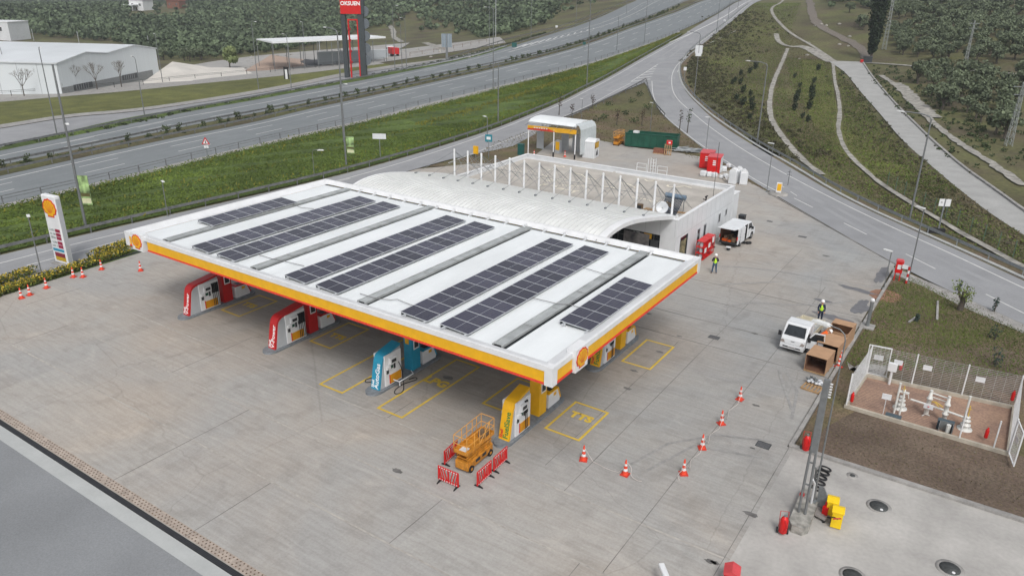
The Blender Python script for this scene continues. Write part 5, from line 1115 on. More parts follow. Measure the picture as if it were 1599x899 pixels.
MB().box(-.1, .0, .2, .15, .3, .62).lathe([(.07, .62), (.07, .85)], 8, 0, (.0, .15, 0)).build('red_machine', red2, t)
for x in (-.45, .2):
    for y in (-.3, .4): MB().tube([(x-.04, y, .08), (x+.04, y, .08)], .08, 10).build('wheel', black, t)
for i, (px, py) in enumerate([(1288, 734), (1285, 741), (1281, 749), (1278, 758), (1274, 768)]):
    p = G(px, py); m_ = MB(); n = 24
    m_.tube([(.27*math.cos(a), .27*math.sin(a), .08) for a in np.linspace(0, 2*math.pi, n)], .05, 8, cap=False); o = m_.build('rubber_ring', black, loc=(p[0], p[1], .03+.03*i)); o.rotation_euler = (R(-14), R(6), 0)
    tag(o, ['topmost black rubber ring in the leaning row by the double mast', 'second black rubber ring from the top of the leaning row', 'middle black rubber ring of the leaning row of five', 'fourth black rubber ring from the top of the leaning row', 'lowest black rubber ring of the row, beside the plinth'][i], 'rubber ring', 'row of black rubber rings')
# manholes and drains
def manhole(px, py, r, lab, dot=True):
    p = G(px, py); t = thing('manhole_cover', lab, 'manhole cover', (p[0], p[1], .026), 0, 'round manhole covers')
    MB().lathe([(r+.16, 0), (r+.16, .006), (r+.0, .012), (r, .012)], 32).build('concrete_rim', kerbm, t); MB().lathe([(r, .012), (r, .03), (.01, .036)], 32).build('cover', mat('iron_cover', (.075, .08, .08), .65, .2, var=.2, scale=8), t)
    if dot: MB().lathe([(.07, .03), (.07, .046)], 12, 0, (.16, -r*.55, 0)).build('white_cap', white, t)
manhole(1372, 791, .42, 'round dark manhole cover in the middle of the pale concrete slab'); manhole(1483, 888, .42, 'round dark manhole cover near the bottom right corner'); manhole(1331, 899, .40, 'round dark manhole cover cut by the bottom edge of the photo', False); manhole(1331, 743, .13, 'small round manhole cover near the kerb of the soil lot', False)
for (px, py, a, b_, lab) in [(1115, 527, .38, .28, 'dark rectangular drain grate in the forecourt left of the small truck'), (1192, 695, .38, .32, 'dark rectangular drain grate right of the row of cones'), (1253, 370, .4, .25, 'dark drain grate near the slip road side of the yard'), (1202, 346, .3, .2, 'small dark drain grate behind the van')]:
    p = G(px, py); t = thing('drain_grate', lab, 'drain grate', (p[0], p[1], .024), 0, 'rectangular drain grates'); MB().box(-a, -b_, 0, a, b_, .008).build('frame', darkst, t); m_ = MB()
    for k in range(8): y = -b_+.04+k*(2*b_-.1)/8; m_.box(-a+.04, y, .008, a-.04, y+.03, .014)
    m_.build('bar', mat('grate_bar', (.16, .16, .165), .6), t)
# objects cut by the bottom edge
p = G(1140, 905); t = thing('fire_hose_cabinet', 'red hose cabinet with pitched lid cut by the bottom edge of the photo', 'cabinet', (p[0]+.1, p[1]-.3, .02), R(14))
bevel(MB().box(-.3, -.28, .0, .3, .28, .75).build('cabinet_body', red2, t), .01); MB().prism([(-.34, .752), (-.34, .80), (-.0, .98), (.34, .80), (.34, .752)], -.34, .34, 'y').build('pitched_lid', mat('lid_red', (.62, .07, .08), .4), t)
p = G(1043, 905, 0); t = thing('bollard_lamp', 'white headed low lamp on a red and white post at the bottom edge', 'bollard lamp', (p[0], p[1]-.6, .02), R(-50))
MB().tube([(0, 0, 0), (0, 0, .55)], .06, 10).build('red_post', red2, t); MB().tube([(0, 0, .551), (0, 0, .8)], .062, 10).build('white_post', white, t); bevel(MB().box(-.45, -.13, .8, .45, .13, .98).build('lamp_head', white, t), .06, 3)
# ------------------------------------------------------------------ fenced gas regulating pen
sheet('pen_floor', [(46.95, 16.35), (47.2, 21.2), (55.35, 22.0), (55.3, 16.2)], mat('rust_paving', (.36, .235, .165), .9, col2=(.26, .17, .13), scale=.6, grain=.2, gscale=8), .034)
m_ = MB()
for k in range(22):
    y = 16.5+k*.2; m_.box(47.1, y, .036, 52.2-.06*k, y+.045, .040)
tag(m_.build('paving_joint', mat('paving_gap', (.20, .14, .12), .9)), kind='structure')
sheet('concrete_path', [b(1326, 577), b(1347, 567), b(1388, 572), b(1376, 591), b(1351, 586), b(1322, 565)], kerbm, .036)
blu = mat('sign_white', (.72, .73, .75), .4)
fen = thing('wire_fence', 'white framed wire fence around the gas pipes with a low concrete base', 'fence', (0, 0, .02))
c4 = [(46.95, 16.35), (47.2, 21.2), (55.35, 22.05), (55.3, 16.2)]
base = MB()
for a, b_ in ((c4[0], c4[1]), (c4[1], c4[2]), (c4[2], c4[3]), (c4[3], c4[0])):
    a_, bb = Vector((*a, 0)), Vector((*b_, 0)); d = (bb-a_).normalized(); n_ = Vector((-d.y, d.x, 0))*.09
    base.add([tuple(a_-n_-d*.09), tuple(bb-n_-d*.09), tuple(bb+n_-d*.09), tuple(a_+n_-d*.09)]+[tuple(v+Vector((0, 0, .22))) for v in (a_-n_-d*.09, bb-n_-d*.09, bb+n_-d*.09, a_+n_-d*.09)], [(0, 3, 2, 1), (4, 5, 6, 7), (0, 1, 5, 4), (1, 2, 6, 5), (2, 3, 7, 6), (3, 0, 4, 7)])
base.build('concrete_base', mat('cream_concrete', (.45, .41, .34), .9, var=.12, scale=2), fen)
wire = mat('fence_wire', (.52, .53, .52), .5); wirew = mat('fence_wire_white', (.66, .67, .68), .45)
def panel_f(a, b_, h, hs=.1, vs_=.45, m=wire, post=True, r=.007):
    a_, bb = Vector((*a, 0)), Vector((*b_, 0)); L_ = (bb-a_).length; q = MB()
    for z in np.arange(.28, h+.01, hs): q.tube([(a_.x, a_.y, z), (bb.x, bb.y, z)], r, 4)
    for s in np.arange(0, L_, vs_): p_ = a_+(bb-a_)*(s/L_); q.tube([(p_.x, p_.y, .22), (p_.x, p_.y, h)], r, 4)
    q.build('wire_panel', m, fen)
    if post: MB().tube([(a_.x, a_.y, .1), (a_.x, a_.y, h+.05)], .045, 8).build('post', white, fen)
Hf = 2.25
pts_b = [c4[1], tuple(np.array(c4[1])*(.68)+np.array(c4[2])*.32), tuple(np.array(c4[1])*(.34)+np.array(c4[2])*.66), c4[2]]
for i in range(3): panel_f(pts_b[i], pts_b[i+1], Hf, .115, .5)
panel_f(c4[2], c4[3], Hf, .11, .11, wirew); panel_f(c4[3], (55.29, 16.2), Hf, .5, .5)
panel_f(c4[0], c4[1], Hf, .11, .11, wirew)
for (x, y) in ((52.95, 16.22), (54.6, 16.2)): MB().tube([(x, y, .1), (x, y, 1.9)], .04, 8).build('post', white, fen)
def gate(x, y, rz, w_, lab, m=wirew):
    t = thing('gate', lab, 'gate', (x, y, .02), rz, 'white framed gates of the gas pen'); MB().box(0, -.03, .2, .06, .03, 2.25).box(w_-.06, -.03, .2, w_, .03, 2.25).box(.06, -.03, 2.19, w_-.06, .03, 2.25).box(.06, -.03, .2, w_-.06, .03, .26).build('gate_frame', white, t)
    q = MB()
    for z in np.arange(.35, 2.2, .1): q.tube([(.06, 0, z), (w_-.06, 0, z)], .006, 4)
    for x_ in np.arange(.15, w_-.06, .2): q.tube([(x_, 0, .26), (x_, 0, 2.2)], .006, 4)
    q.build('wire_panel', m, t); MB().box(w_*.3, -.045, 1.3, w_*.7, -.035, 1.65).build('sign', blu, t)
gate(47.0, 21.3, R(8), 1.35, 'white gate at the far left corner of the gas pen'); gate(55.32, 16.1, R(-78), 1.35, 'white gate swung open at the near right corner of the gas pen')
for (u, z, lab) in ((.20, 1.5, 'white sign on the rear fence just right of the left gate'), (.40, 1.55, 'white sign on the middle panel of the rear fence'), (.75, 1.5, 'white sign on the right panel of the rear fence')):
    p = np.array(c4[1])*(1-u)+np.array(c4[2])*u; tag(MB().box(-.25, -.03, -.17, .25, -.015, .17).build('warning_sign', blu, loc=(p[0], p[1]-.02, z), rz=R(6)), lab, 'sign', 'white signs on the pen fence')
p = G(1376, 611); tag(MB().box(-.25, -.03, -.17, .25, .03, .17).tube([(0, 0.04, -1.3), (0, .04, .1)], .02, 6).build('warning_sign', blu, loc=(48.95, 16.6, 1.32), rz=R(6)), 'white sign standing at the front left of the paved pen', 'sign', 'white signs on the pen fence')
t = thing('control_cabinet', 'white electrical cabinet on a white post by the rear fence of the pen', 'cabinet', (48.6, 21.0, .02)); bevel(MB().box(-.25, -.12, .95, .25, .12, 1.5).build('cabinet_body', white, t), .01); MB().tube([(0, 0, 0), (0, 0, .95)], .08, 8).build('post', white, t)
pa = mat('pipe_white', (.66, .66, .63), .45, var=.05); py_ = mat('pipe_yellow', (.62, .42, .08), .45)
rg = thing('gas_regulator', 'white gas pipework with flanges, valves and yellow vent pipes inside the pen', 'gas pipes', (50.0, 17.9, .03))
q = MB(); q.tube([(.1, .3, .75), (1.0, .2, .75), (2.2, 0, .75), (2.9, -.15, .75)], .06, 10); q.build('main_pipe', pa, rg)
for x, y in ((1.05, .25), (2.0, .05)):
    q = MB().lathe([(.13, .1), (.13, .5), (.18, .52), (.18, .58), (.12, .62), (.12, 1.1), (.17, 1.12), (.17, 1.18), (.11, 1.25), (.08, 1.55), (.02, 1.6)], 14, 0, (x, y, 0)).tube([(x, y, .1), (x-.18, y-.18, 0)], .03, 6).tube([(x, y, .1), (x+.2, y+.1, 0)], .03, 6).build('filter_column', pa, rg)
    MB().lathe([(.09, 1.62), (.09, 1.7)], 10, 0, (x, y, 0)).build('cap', pa, rg)
MB().tube([(1.05, .45, 1.45), (2.0, .25, 1.45)], .05, 8).tube([(1.05, .45, 1.2), (2.0, .25, 1.2)], .035, 8).build('upper_pipe', pa, rg); MB().tube([(1.2, .1, 1.05), (1.4, 0, 1.15), (1.8, -.1, 1.0)], .035, 8).tube([(1.3, .3, 1.0), (1.6, .1, .85)], .03, 6).build('yellow_line', py_, rg)
for x, y in ((-.35, .25), (3.1, -.1)):
    q = MB().lathe([(.40, 0), (.40, .05), (.16, .051), (.16, .28), (.27, .281), (.27, .33), (.14, .331), (.14, .55), (.22, .551), (.22, .60), (.09, .601), (.09, .78), (.16, .781), (.16, .82), (.01, .821)], 16, 0, (x, y, 0)).build('flange_stack', pa, rg)
    MB().tube([(x+.02, y+.05, .7), (x, y+.05, 1.5)], .03, 6).tube([(x-.12, y+.05, 1.3), (x+.12, y+.05, 1.3)], .02, 6).build('yellow_vent', py_, rg)
MB().box(.85, -.25, .7, 1.35, -.2, 1.0).build('gauge_board', blu, rg); MB().lathe([(.05, 0), (.05, .02)], 10, 0, (0, 0, 0)).build('gauge', red2, rg).location = (1.1, -.27, .85)
for x, y, h, lab in ((49.45, 17.35, 2.0, 'tall white pipe bollard left of the gas pipework'), (49.75, 17.35, 1.5, 'thin white pipe bollard just left of the gas pipework'), (52.98, 18.2, 1.9, 'tall white pipe bollard right of the gas pipework')):
    tag(MB().tube([(0, 0, 0), (0, 0, h)], .06, 10).lathe([(.08, h), (.08, h+.03)], 10).build('pipe_post', pa, loc=(x, y, .03)), lab, 'post', 'white posts in the gas pen')
for x, y, lab in ((49.5, 16.85, 'dark blue grey pit cover at the front left of the pen'), (52.15, 17.1, 'dark blue grey box beside the middle post of the pen')): tag(MB().box(-.42, -.2, 0, .42, .2, .10 if x < 50 else .55).build('pit_cover', mat('pit_blue_grey', (.07, .10, .12), .6), loc=(x, y, .04)), lab, 'cover', 'dark covers in the gas pen')
t = thing('meter_box', 'grey wire box with a white cylinder at the front edge of the pen', 'meter box', (52.2, 16.6, .04)); MB().box(-.35, -.3, 0, -.32, .3, .6).box(.32, -.3, 0, .35, .3, .6).box(-.35, .27, 0, .35, .3, .6).build('box_frame', steel, t); MB().lathe([(.12, 0), (.12, .6)], 12, 0, (.12, 0, 0)).build('cylinder', pa, t)
for px, py, z, lab in ((1331, 620, .5, 'small red extinguisher hung on the left side fence of the pen'), (1407, 571, 1.0, 'small red extinguisher by the white cabinet in the pen'), (1541, 676, .5, 'small red extinguisher on the front right post of the pen'), (1582, 618, .9, 'small red extinguisher on the right end of the rear fence')):
    p = G(px, py, z); tag(MB().lathe([(.08, -.3), (.10, -.26), (.10, .2), (.04, .3)], 10).box(-.03, -.03, .3, .06, .03, .36).build('fire_extinguisher', red2, loc=tuple(p)), lab, 'fire extinguisher', 'small red extinguishers of the gas pen')
tag(MB().box(-.3, -.1, .3, .3, .1, .38).tube([(-.25, 0, .3), (-.32, 0, 0)], .03, 5).tube([(.25, 0, .3), (.32, 0, 0)], .03, 5).ball((0, 0, .45), .1).build('valve_stand', pa, loc=(49.6, 19.7, .04)), 'small white valve stand near the rear edge of the pen', 'valve')
# red hydrant group at the top of the lot
t = thing('hydrant_cabinet', 'red hose cabinet on legs at the corner where forecourt and slip road meet', 'hydrant cabinet', (45.95, 41.3, .02), R(10)); bevel(MB().box(-.28, -.22, .75, .28, .22, 1.75).build('cabinet_body', red2, t), .01)
for s in (-1, 1): MB().box(s*.2-.04, -.04, 0, s*.2+.04, .04, .75).build('leg', red2, t)
MB().prism([(-.32, 1.753), (.32, 1.753), (.25, 1.9), (-.25, 1.9)], -.26, .26, 'y').build('cabinet_top', mat('lid_red', (.62, .07, .08), .4), t); MB().box(-.15, -.226, 1.1, .15, -.222, 1.5).build('hose_reel_mark', white, t)
t = thing('hydrant_post', 'red and white banded post with a white board beside the red hose cabinet', 'post', (46.75, 41.0, .02)); 
for k in range(5): MB().tube([(0, 0, k*.3), (0, 0, k*.3+.3)], .09, 10).build('band', red if k % 2 == 0 else white, t)
MB().box(-.55, -.03, 1.25, -.1, .03, 1.6).build('board', white, t)
lamp_pole((46.85, 41.25, .02), hgt(1410, 440, 325), R(150), 'thin lamp post rising behind the red and white banded post', 1.0, style='flat', r=.06)
lamp_pole((45.4, 38.6, .02), hgt(1372, 466, 407), R(160), 'low lamp post on the forecourt kerb beside the brick patch', .9, style='flat', r=.05)
p = at(1359, 516); t = thing('white_lamp_base', 'thick grey post with white cap on a concrete foot beside the kerb', 'post', (45.75, p[1]+.5, .02)); MB().tube([(0, 0, 0), (0, 0, 2.1)], .13, 10).build('pole', steel, t); MB().ball((0, 0, 2.15), .17, 10).build('cap', white, t); MB().box(-.5, -.5, 0, .5, .5, .10).build('foot', kerbm, t)
for (a, b_, lab) in (((49.9, 34.0), (49.5, 38.1), 'long pale concrete strip standing out of the lot grass'), ((48.5, 33.5), (48.2, 32.2), 'short pale concrete strip in the lot grass')):
    o = kerb('concrete_strip', [a, b_], .16, .12, kerbm, struct=False); tag(o, lab, 'kerb stone', 'pale kerb strips in the grass lot')
# ------------------------------------------------------------------ price sign, hedges, left side
t = thing('price_totem', 'tall white price sign with round yellow and red emblem and red price displays', 'price sign', (-14.75, 2.15, .02), R(6))
TH = hgt(100, 413, 305)
bevel(MB().box(-.95, -.26, .1, .95, .26, TH).build('totem_body', white, t), .12, 4)
MB().box(.952, -.2, .3, .965, .2, TH-.25).build('grey_side', greyp, t)
m_ = MB(); emblem(m_, lambda p: (p[0], -.263-p[2], TH-1.15+p[1]), 1.25, 0, 1); m_.build('emblem', [redlt, MATS['emblem_yellow']], t)
for k, (z, s_) in enumerate(((3.55, '5.98'), (3.15, '6.21'), (2.78, '5.74'), (2.30, '6.02'), (1.93, '3.85'))):
    pl = MB().box(.10, -.275, z*TH/7-.14, .75, -.263, z*TH/7+.14).build('price_display', mat('display_red', (.30, .01, .05), .3), t)
    m2 = MB(); m2.box(-.72, -.272, z*TH/7-.10, .02, -.263, z*TH/7+.10); m2.build('fuel_name_plate', mat('plate_pale', (.55, .60, .60), .4, var=.3, scale=6), t)
MB().box(-.75, -.275, 1.52*TH/7-.11, .75, -.263, 1.52*TH/7+.13).build('blue_strip', cyan, t)
MB().box(-.62, -.275, 1.0*TH/7-.16, .75, -.263, 1.0*TH/7+.22).build('maroon_panel', mat('maroon', (.22, .015, .03), .4), t)
MB().box(-.62, -.275, .58*TH/7-.14, .75, -.263, .58*TH/7+.22).build('yellow_panel', mat('totem_yellow', (.50, .33, .01), .4), t)
MB().box(-1.2, -.5, 0, 1.2, .5, .10).build('foot', kerbm, t)
def hedge(A_, B_, wd, h, lab, seed):
    q = MB(); a_, bb = np.array(A_, float), np.array(B_, float); L_ = np.linalg.norm(bb-a_); n = int(L_/.35); rg_ = np.random.default_rng(seed)
    C_ = [tuple(a_+(bb-a_)*(i/n))+(h*.5,) for i in range(n)]; leaves(q, n*70, C_, [wd*.55]*n, .07, 0, .75, rg_)
    C2 = [(c_[0], c_[1], h*.72) for c_ in C_]; leaves(q, n*45, C2, [wd*.52]*n, .06, 1, .6, rg_)
    q.build('flowering_hedge', [hedgeg, hedgey], fix=False); o = bpy.data.objects[-1] if False else None
    return q
for (A_, B_, lab, sd_) in (((-11.35, -7.5), (-12.95, 7.2), 'long yellow flowering hedge nearest the forecourt kerb', 1), ((-13.0, -9), (-14.6, -.3), 'yellow flowering hedge left of the price sign by the ramp road', 2), ((-14.2, 4.4), (-14.9, 8.6), 'yellow flowering hedge right of the price sign by the ramp road', 3)):
    before = set(bpy.data.objects); hedge(A_, B_, 1.0, .75, lab, sd_); o = (set(bpy.data.objects)-before).pop(); tag(o, lab, 'hedge', 'yellow flowering hedges')
sheet('planting_bed', [(-10.9, -13), (-12.3, 8.6), (-16.0, 9.4), (-15.4, 2), (-13.8, -13)], grassB, .024)
lamp_pole((-13.5, -.4, .02), hgt(72, 425, 332), R(-20), 'grey lamp post left of the price sign', .9, style='flat', r=.05, grp=None)
pz = at(262, 338); lamp_pole((pz[0], pz[1], .02), hgt(262, 338, 283), R(-20), 'short lamp post by the ramp guardrail, left of the canopy corner', .9, style='flat', r=.05)
pz = at(491, 277); lamp_pole((pz[0], pz[1], .02), hgt(491, 277, 235), R(20), 'short lamp post by the ramp guardrail behind the canopy roof', .9, style='arm', r=.05)

# ------------------------------------------------------------------ wash bay behind the shop
def wb(px, py): p = at(px, py); return (p[0], p[1])
t = thing('wash_bay', 'open steel wash bay with curved pale roof and yellow and red fascia', 'wash bay', (0, 0, .02))
A_, B_, C_, D_ = (-7.2, 65.2), (.15, 66.0), (-.3, 71.2), (-8.0, 70.5)
for (x, y) in (A_, B_, C_, D_, (-3.15, 65.6)): MB().tube([(x, y, 0), (x, y, 4.0)], .09, 8).build('post', white, t)
for (x, y) in ((-3.15, 65.6), (.15, 66.0)): MB().tube([(x, y, .0), (x, y, .7)], .12, 8).build('post_guard', black, t)
m_ = MB(); m_.add([(A_[0]-.1, A_[1]-.12, 3.55), (B_[0]+.1, B_[1]-.12, 3.55), (B_[0]+.1, B_[1]-.12, 4.15), (A_[0]-.1, A_[1]-.12, 4.15), (A_[0]-.1, A_[1]+.05, 3.55), (B_[0]+.1, B_[1]+.05, 3.55), (B_[0]+.1, B_[1]+.05, 4.15), (A_[0]-.1, A_[1]+.05, 4.15)], [(0, 1, 2, 3), (4, 7, 6, 5), (0, 4, 5, 1), (2, 6, 7, 3), (0, 3, 7, 4), (1, 5, 6, 2)])
fb = m_.build('yellow_fascia', mat('wash_yellow', (.72, .38, .02), .45), t)
MB().add([(A_[0]-.1, A_[1]-.14, 3.56), (B_[0]-3.0, B_[1]-.45, 3.56), (A_[0]+3.2, A_[1]+.20, 3.95), (A_[0]-.1, A_[1]-.14, 3.75)], [(0, 1, 2, 3)]).build('red_swoosh', redlt, fb)
for k in range(6): x = -6.2+k*.38; MB().box(x, 65.2+.11*(x+7.2)-.26, 3.85, x+.24, 65.2+.11*(x+7.2)-.25, 4.02).build('fascia_mark', white, fb)
RP = [(.3, 4.35), (1.0, 4.75), (2.2, 4.95), (3.8, 4.95), (5.0, 4.75), (5.6, 4.2), (5.75, 3.2)]
vs = [(-8.1, 66.1+p[0]*.98, p[1]) for p in RP[:5]]; vs2 = [(-.2, 66.3+p[0]*.98, p[1]) for p in RP[:5]]
m_ = MB().add(vs+vs2, [(i, i+1, 5+i+1, 5+i) for i in range(4)]); md = m_.build('curved_roof', roofw, t).modifiers.new('solid', 'SOLIDIFY'); md.thickness = .06
m_ = MB(); E_ = [(-.2, 4.85), (.35, 4.6), (.62, 4.1), (.68, 3.0), (.68, .6)]
m_.add([(p[0], 66.6, p[1]) for p in E_]+[(p[0], 71.2, p[1]) for p in E_], [(i, i+1, 5+i+1, 5+i) for i in range(4)]); o = m_.build('curved_side_sheet', mat('clear_sheet', (.50, .54, .55), .25, var=.05), t); md = o.modifiers.new('solid', 'SOLIDIFY'); md.thickness = .04
m_ = MB()
for x in (-8.0, -5.5, -3.0, -.5): m_.tube([(x, 65.6, 4.0), (x, 67.2, 4.6), (x, 71, 4.6)], .05, 6)
for y in (66.5, 68.5, 70.8): m_.tube([(-8.1, y, 4.4), (-.2, y, 4.4)], .05, 6)
m_.build('roof_frame', steel, t)
for x, y in ((-7.5, 69.0), (-3.9, 70.2), (-2.2, 70.5)): MB().box(x-.6, y-.05, .1, x+.6, y+.05, 2.7).build('partition', greyp, t)
t = thing('vacuum_unit', 'yellow and grey wash machine standing under the wash bay', 'wash machine', (-3.9, 68.3, .02)); MB().box(-.4, -.3, 0, .4, .3, 1.9).build('casing', greyp, t); MB().box(-.32, -.32, .5, .32, -.302, 1.7).build('yellow_front', yellow, t)
t = thing('wash_kiosk', 'small white kiosk with round roof and dark picture beside the wash bay', 'kiosk', (1.3, 68.0, .02), R(8)); MB().box(-.95, 0, 0, .85, 2.0, 2.3).build('kiosk_wall', white2, t); MB().prism([(-.05, 2.3), (.3, 2.6), (1.0, 2.7), (1.7, 2.6), (2.1, 2.3)], -1.0, .9, 'x').build('kiosk_roof', white, t)
m_ = MB()
for x in np.arange(-.9, .8, .25): m_.box(x, -.012, .05, x+.02, -.002, 2.25)
m_.build('panel_joint', greyp, t)
MB().box(.852, .1, 1.35, .862, 1.8, 2.25).build('yellow_print', mat('kiosk_amber', (.62, .36, .03), .5, var=.4, scale=3), t); MB().prism([(.7, .3), (1.5, .3), (1.35, 1.2), (1.1, .95), (.9, .8)], .853, .868, 'x').build('dark_picture', black, t)
t = thing('green_bollard', 'dark green utility box at the left end of the wash bay', 'utility box', (-7.6, 63.9, .02)); MB().box(-.4, -.3, 0, .4, .3, 1.5).build('casing', greenbox, t); MB().box(-.46, -.36, 1.5, .46, .36, 1.6).build('top', greenbox, t)
# dumpster, timber, cabinets, bags
t = thing('green_dumpster', 'long dark green open steel container behind the shop', 'container', (1.9, 78.6, .02), R(13)); Ld, Wd_, Hd = 7.9, 2.3, 2.1
MB().box(0, 0, .15, Ld, .06, Hd).box(0, Wd_-.06, .15, Ld, Wd_, Hd).box(0, .06, .15, .06, Wd_-.06, Hd).box(Ld-.06, .06, .15, Ld, Wd_-.06, Hd).build('container_wall', green, t); MB().box(.06, .06, .15, Ld-.06, Wd_-.06, .3).build('container_floor', darkst, t)
m_ = MB()
for k in range(9): m_.box(k*Ld/8-.05 if k else 0, -.08, .15, k*Ld/8+.05, -.002, Hd)
m_.box(-.06, -.1, Hd, Ld+.06, .08, Hd+.1); m_.box(-.06, Wd_-.08, Hd, Ld+.06, Wd_+.08, Hd+.1); m_.build('stiffener', green, t)
tag(MB().box(-.4, -.3, 0, .4, .3, .3).build('white_sack', white, loc=(3.3, 79.4, 2.2)), 'white sack on top of the left end of the green container', 'sack')
p = at(1030, 240); t = thing('brick_stack', 'low stack of brown bricks in front of the right end of the green container', 'brick stack', (p[0], p[1], .02), R(10)); MB().box(-.9, -.4, .12, .9, .4, .75).build('bricks', brick, t); MB().box(-.95, -.45, 0, .95, .45, .12).build('pallet_base', wood, t)
p = at(1042, 243); t = thing('upright_pallets', 'pale pallets leaning upright with a red box on top beside the green container', 'pallets', (p[0], p[1], .02), R(20)); m_ = MB()
for k in range(4): m_.add([(-.5+k*.3, 0, 0), (-.38+k*.3, 0, 0), (-.38+k*.3, .35, 1.6), (-.5+k*.3, .35, 1.6), (-.5+k*.3, -.05, 0), (-.38+k*.3, -.05, 0), (-.38+k*.3, .3, 1.6), (-.5+k*.3, .3, 1.6)], [(0, 1, 2, 3), (4, 7, 6, 5), (0, 4, 5, 1), (1, 5, 6, 2), (2, 6, 7, 3), (3, 7, 4, 0)])
for z in (.1, .75, 1.4): m_.box(-.5, z*.22-.1, z, .55, z*.22-.06, z+.1)
m_.build('slats', wood, t)
t = thing('red_box', 'red box with white mark resting on the upright pallets', 'box', (p[0], p[1]+.4, 1.6), R(20)); MB().box(-.4, -.25, 0, .4, .25, .55).build('body', red2, t); MB().box(-.12, -.256, .15, .18, -.252, .38).build('white_mark', white, t)
p = at(1074, 237); q = random.Random(8); t = thing('pipe_pile', 'pile of grey metal pipes and scrap lying beside the green container', 'scrap pile', (p[0], p[1], .02), R(35)); m_ = MB()
for k in range(30): x, y, a = q.uniform(-1.4, 1.4), q.uniform(-1.2, 1.2), q.uniform(-.3, .3); m_.tube([(x-1.6*math.cos(a), y-1.6*math.sin(a), q.uniform(.08, .6)), (x+1.6*math.cos(a), y+1.6*math.sin(a), q.uniform(.08, .6))], .06, 6)
m_.build('pipe', steel, t)
for i, ((px, py), lab) in enumerate((((1101, 264), 'red metal cabinet, the left one of two behind the shop'), ((1113, 271), 'red metal cabinet with white side, the right one of two behind the shop'))):
    p = G(px, py); t = thing('red_cabinet', lab, 'cabinet', (p[0], p[1], .02), R(12), 'pair of red cabinets'); MB().box(-.85, 0, .1, .85, 2.5, 2.1).build('cabinet_body', red2, t)
    MB().box(-.9, -.05, 2.1, .9, 2.55, 2.2).build('cabinet_roof', mat('lid_red', (.62, .07, .08), .4), t)
    for z in (1.2, 1.45, 1.7): MB().box(-.15, -.012, z-.12, .25, -.002, z+.03).build('white_mark', white, t)
    if i: MB().box(.852, .02, .12, .87, 2.48, 2.08).build('white_side', white2, t)
bg = [(1098, 275, .9), (1107, 276, .8), (1115, 277, .8), (1122, 270, .8), (1130, 268, .9), (1133, 278, .7), (1137, 262, .7), (1126, 279, .6)]
for i, (px, py, s_) in enumerate(bg):
    p = G(px, py); qq = MB().box(-.45*s_, -.4*s_, 0, .45*s_, .4*s_, .8*s_); o = bevel(qq.build('white_sack', white2, loc=(p[0], p[1], .02), rz=i*.5), .16, 3)
    tag(o, 'white filled sack in the loose heap beside the red cabinets', 'sack', 'heap of white sacks')
for i, (px, py, h, lab) in enumerate(((1145, 287, 2.0, 'tall white bulk bag, left one of the row at the back corner'), (1153, 285, 2.0, 'tall white bulk bag in the middle of the row at the back corner'), (1161, 288, 1.9, 'tall white bulk bag, right one of the row at the back corner'))):
    p = G(px, py); t = thing('bulk_bag', lab, 'bulk bag', (p[0]-.1, p[1], .02), .2*i, 'tall white bulk bags'); bevel(MB().box(-.48, -.45, 0, .48, .45, h-.3).build('bag', white2, t), .1, 3); MB().prism([(-.45, h-.3), (.45, h-.3), (.15, h), (-.15, h)], -.4, .4, 'y').build('gathered_top', white, t)
p = G(1132, 283); tag(MB().box(-.07, -1.1, 0, .07, 1.1, .12).build('white_board', white, loc=(p[0], p[1], .5), rz=.5), 'white plank leaning over the sacks by the tall bulk bags', 'plank')
# yellow boxes on posts
p = at(1215, 304); t = thing('yellow_sign_box', 'small yellow and white sign box on a round concrete foot at the yard exit', 'sign', (p[0], p[1], .02), R(10)); MB().lathe([(1.15, 0), (1.15, .16), (.9, .2)], 20).build('foot', kerbm, t); MB().box(-.3, -.14, .25, .3, .14, 1.45).build('white_case', white, t); MB().box(-.22, -.152, .5, .25, -.142, 1.35).box(.302, -.1, .4, .31, .1, 1.3).build('yellow_face', yellow, t)
p = at(743, 247); t = thing('yellow_sign_box', 'yellow sign box on a post left of the shop masts near the ramp road', 'sign', (p[0], p[1], .02), R(10)); MB().tube([(0, 0, 0), (0, 0, 1.0)], .06, 8).build('post', steel, t); MB().box(-.35, -.14, .6, .35, .14, 1.7).build('yellow_case', yellow, t)
p = at(763, 248); t = thing('blue_sign', 'small blue sign on a thin post behind the shop masts', 'sign', (p[0], p[1], .02), R(20)); MB().tube([(0, 0, 0), (0, 0, 3.2)], .05, 8).build('post', steel, t); MB().box(-.5, -.04, 2.4, .5, .04, 3.4).build('panel', mat('sign_blue_green', (.02, .22, .28), .4), t); MB().box(-.3, -.05, 2.7, .3, -.042, 3.1).build('white_symbol', white, t)
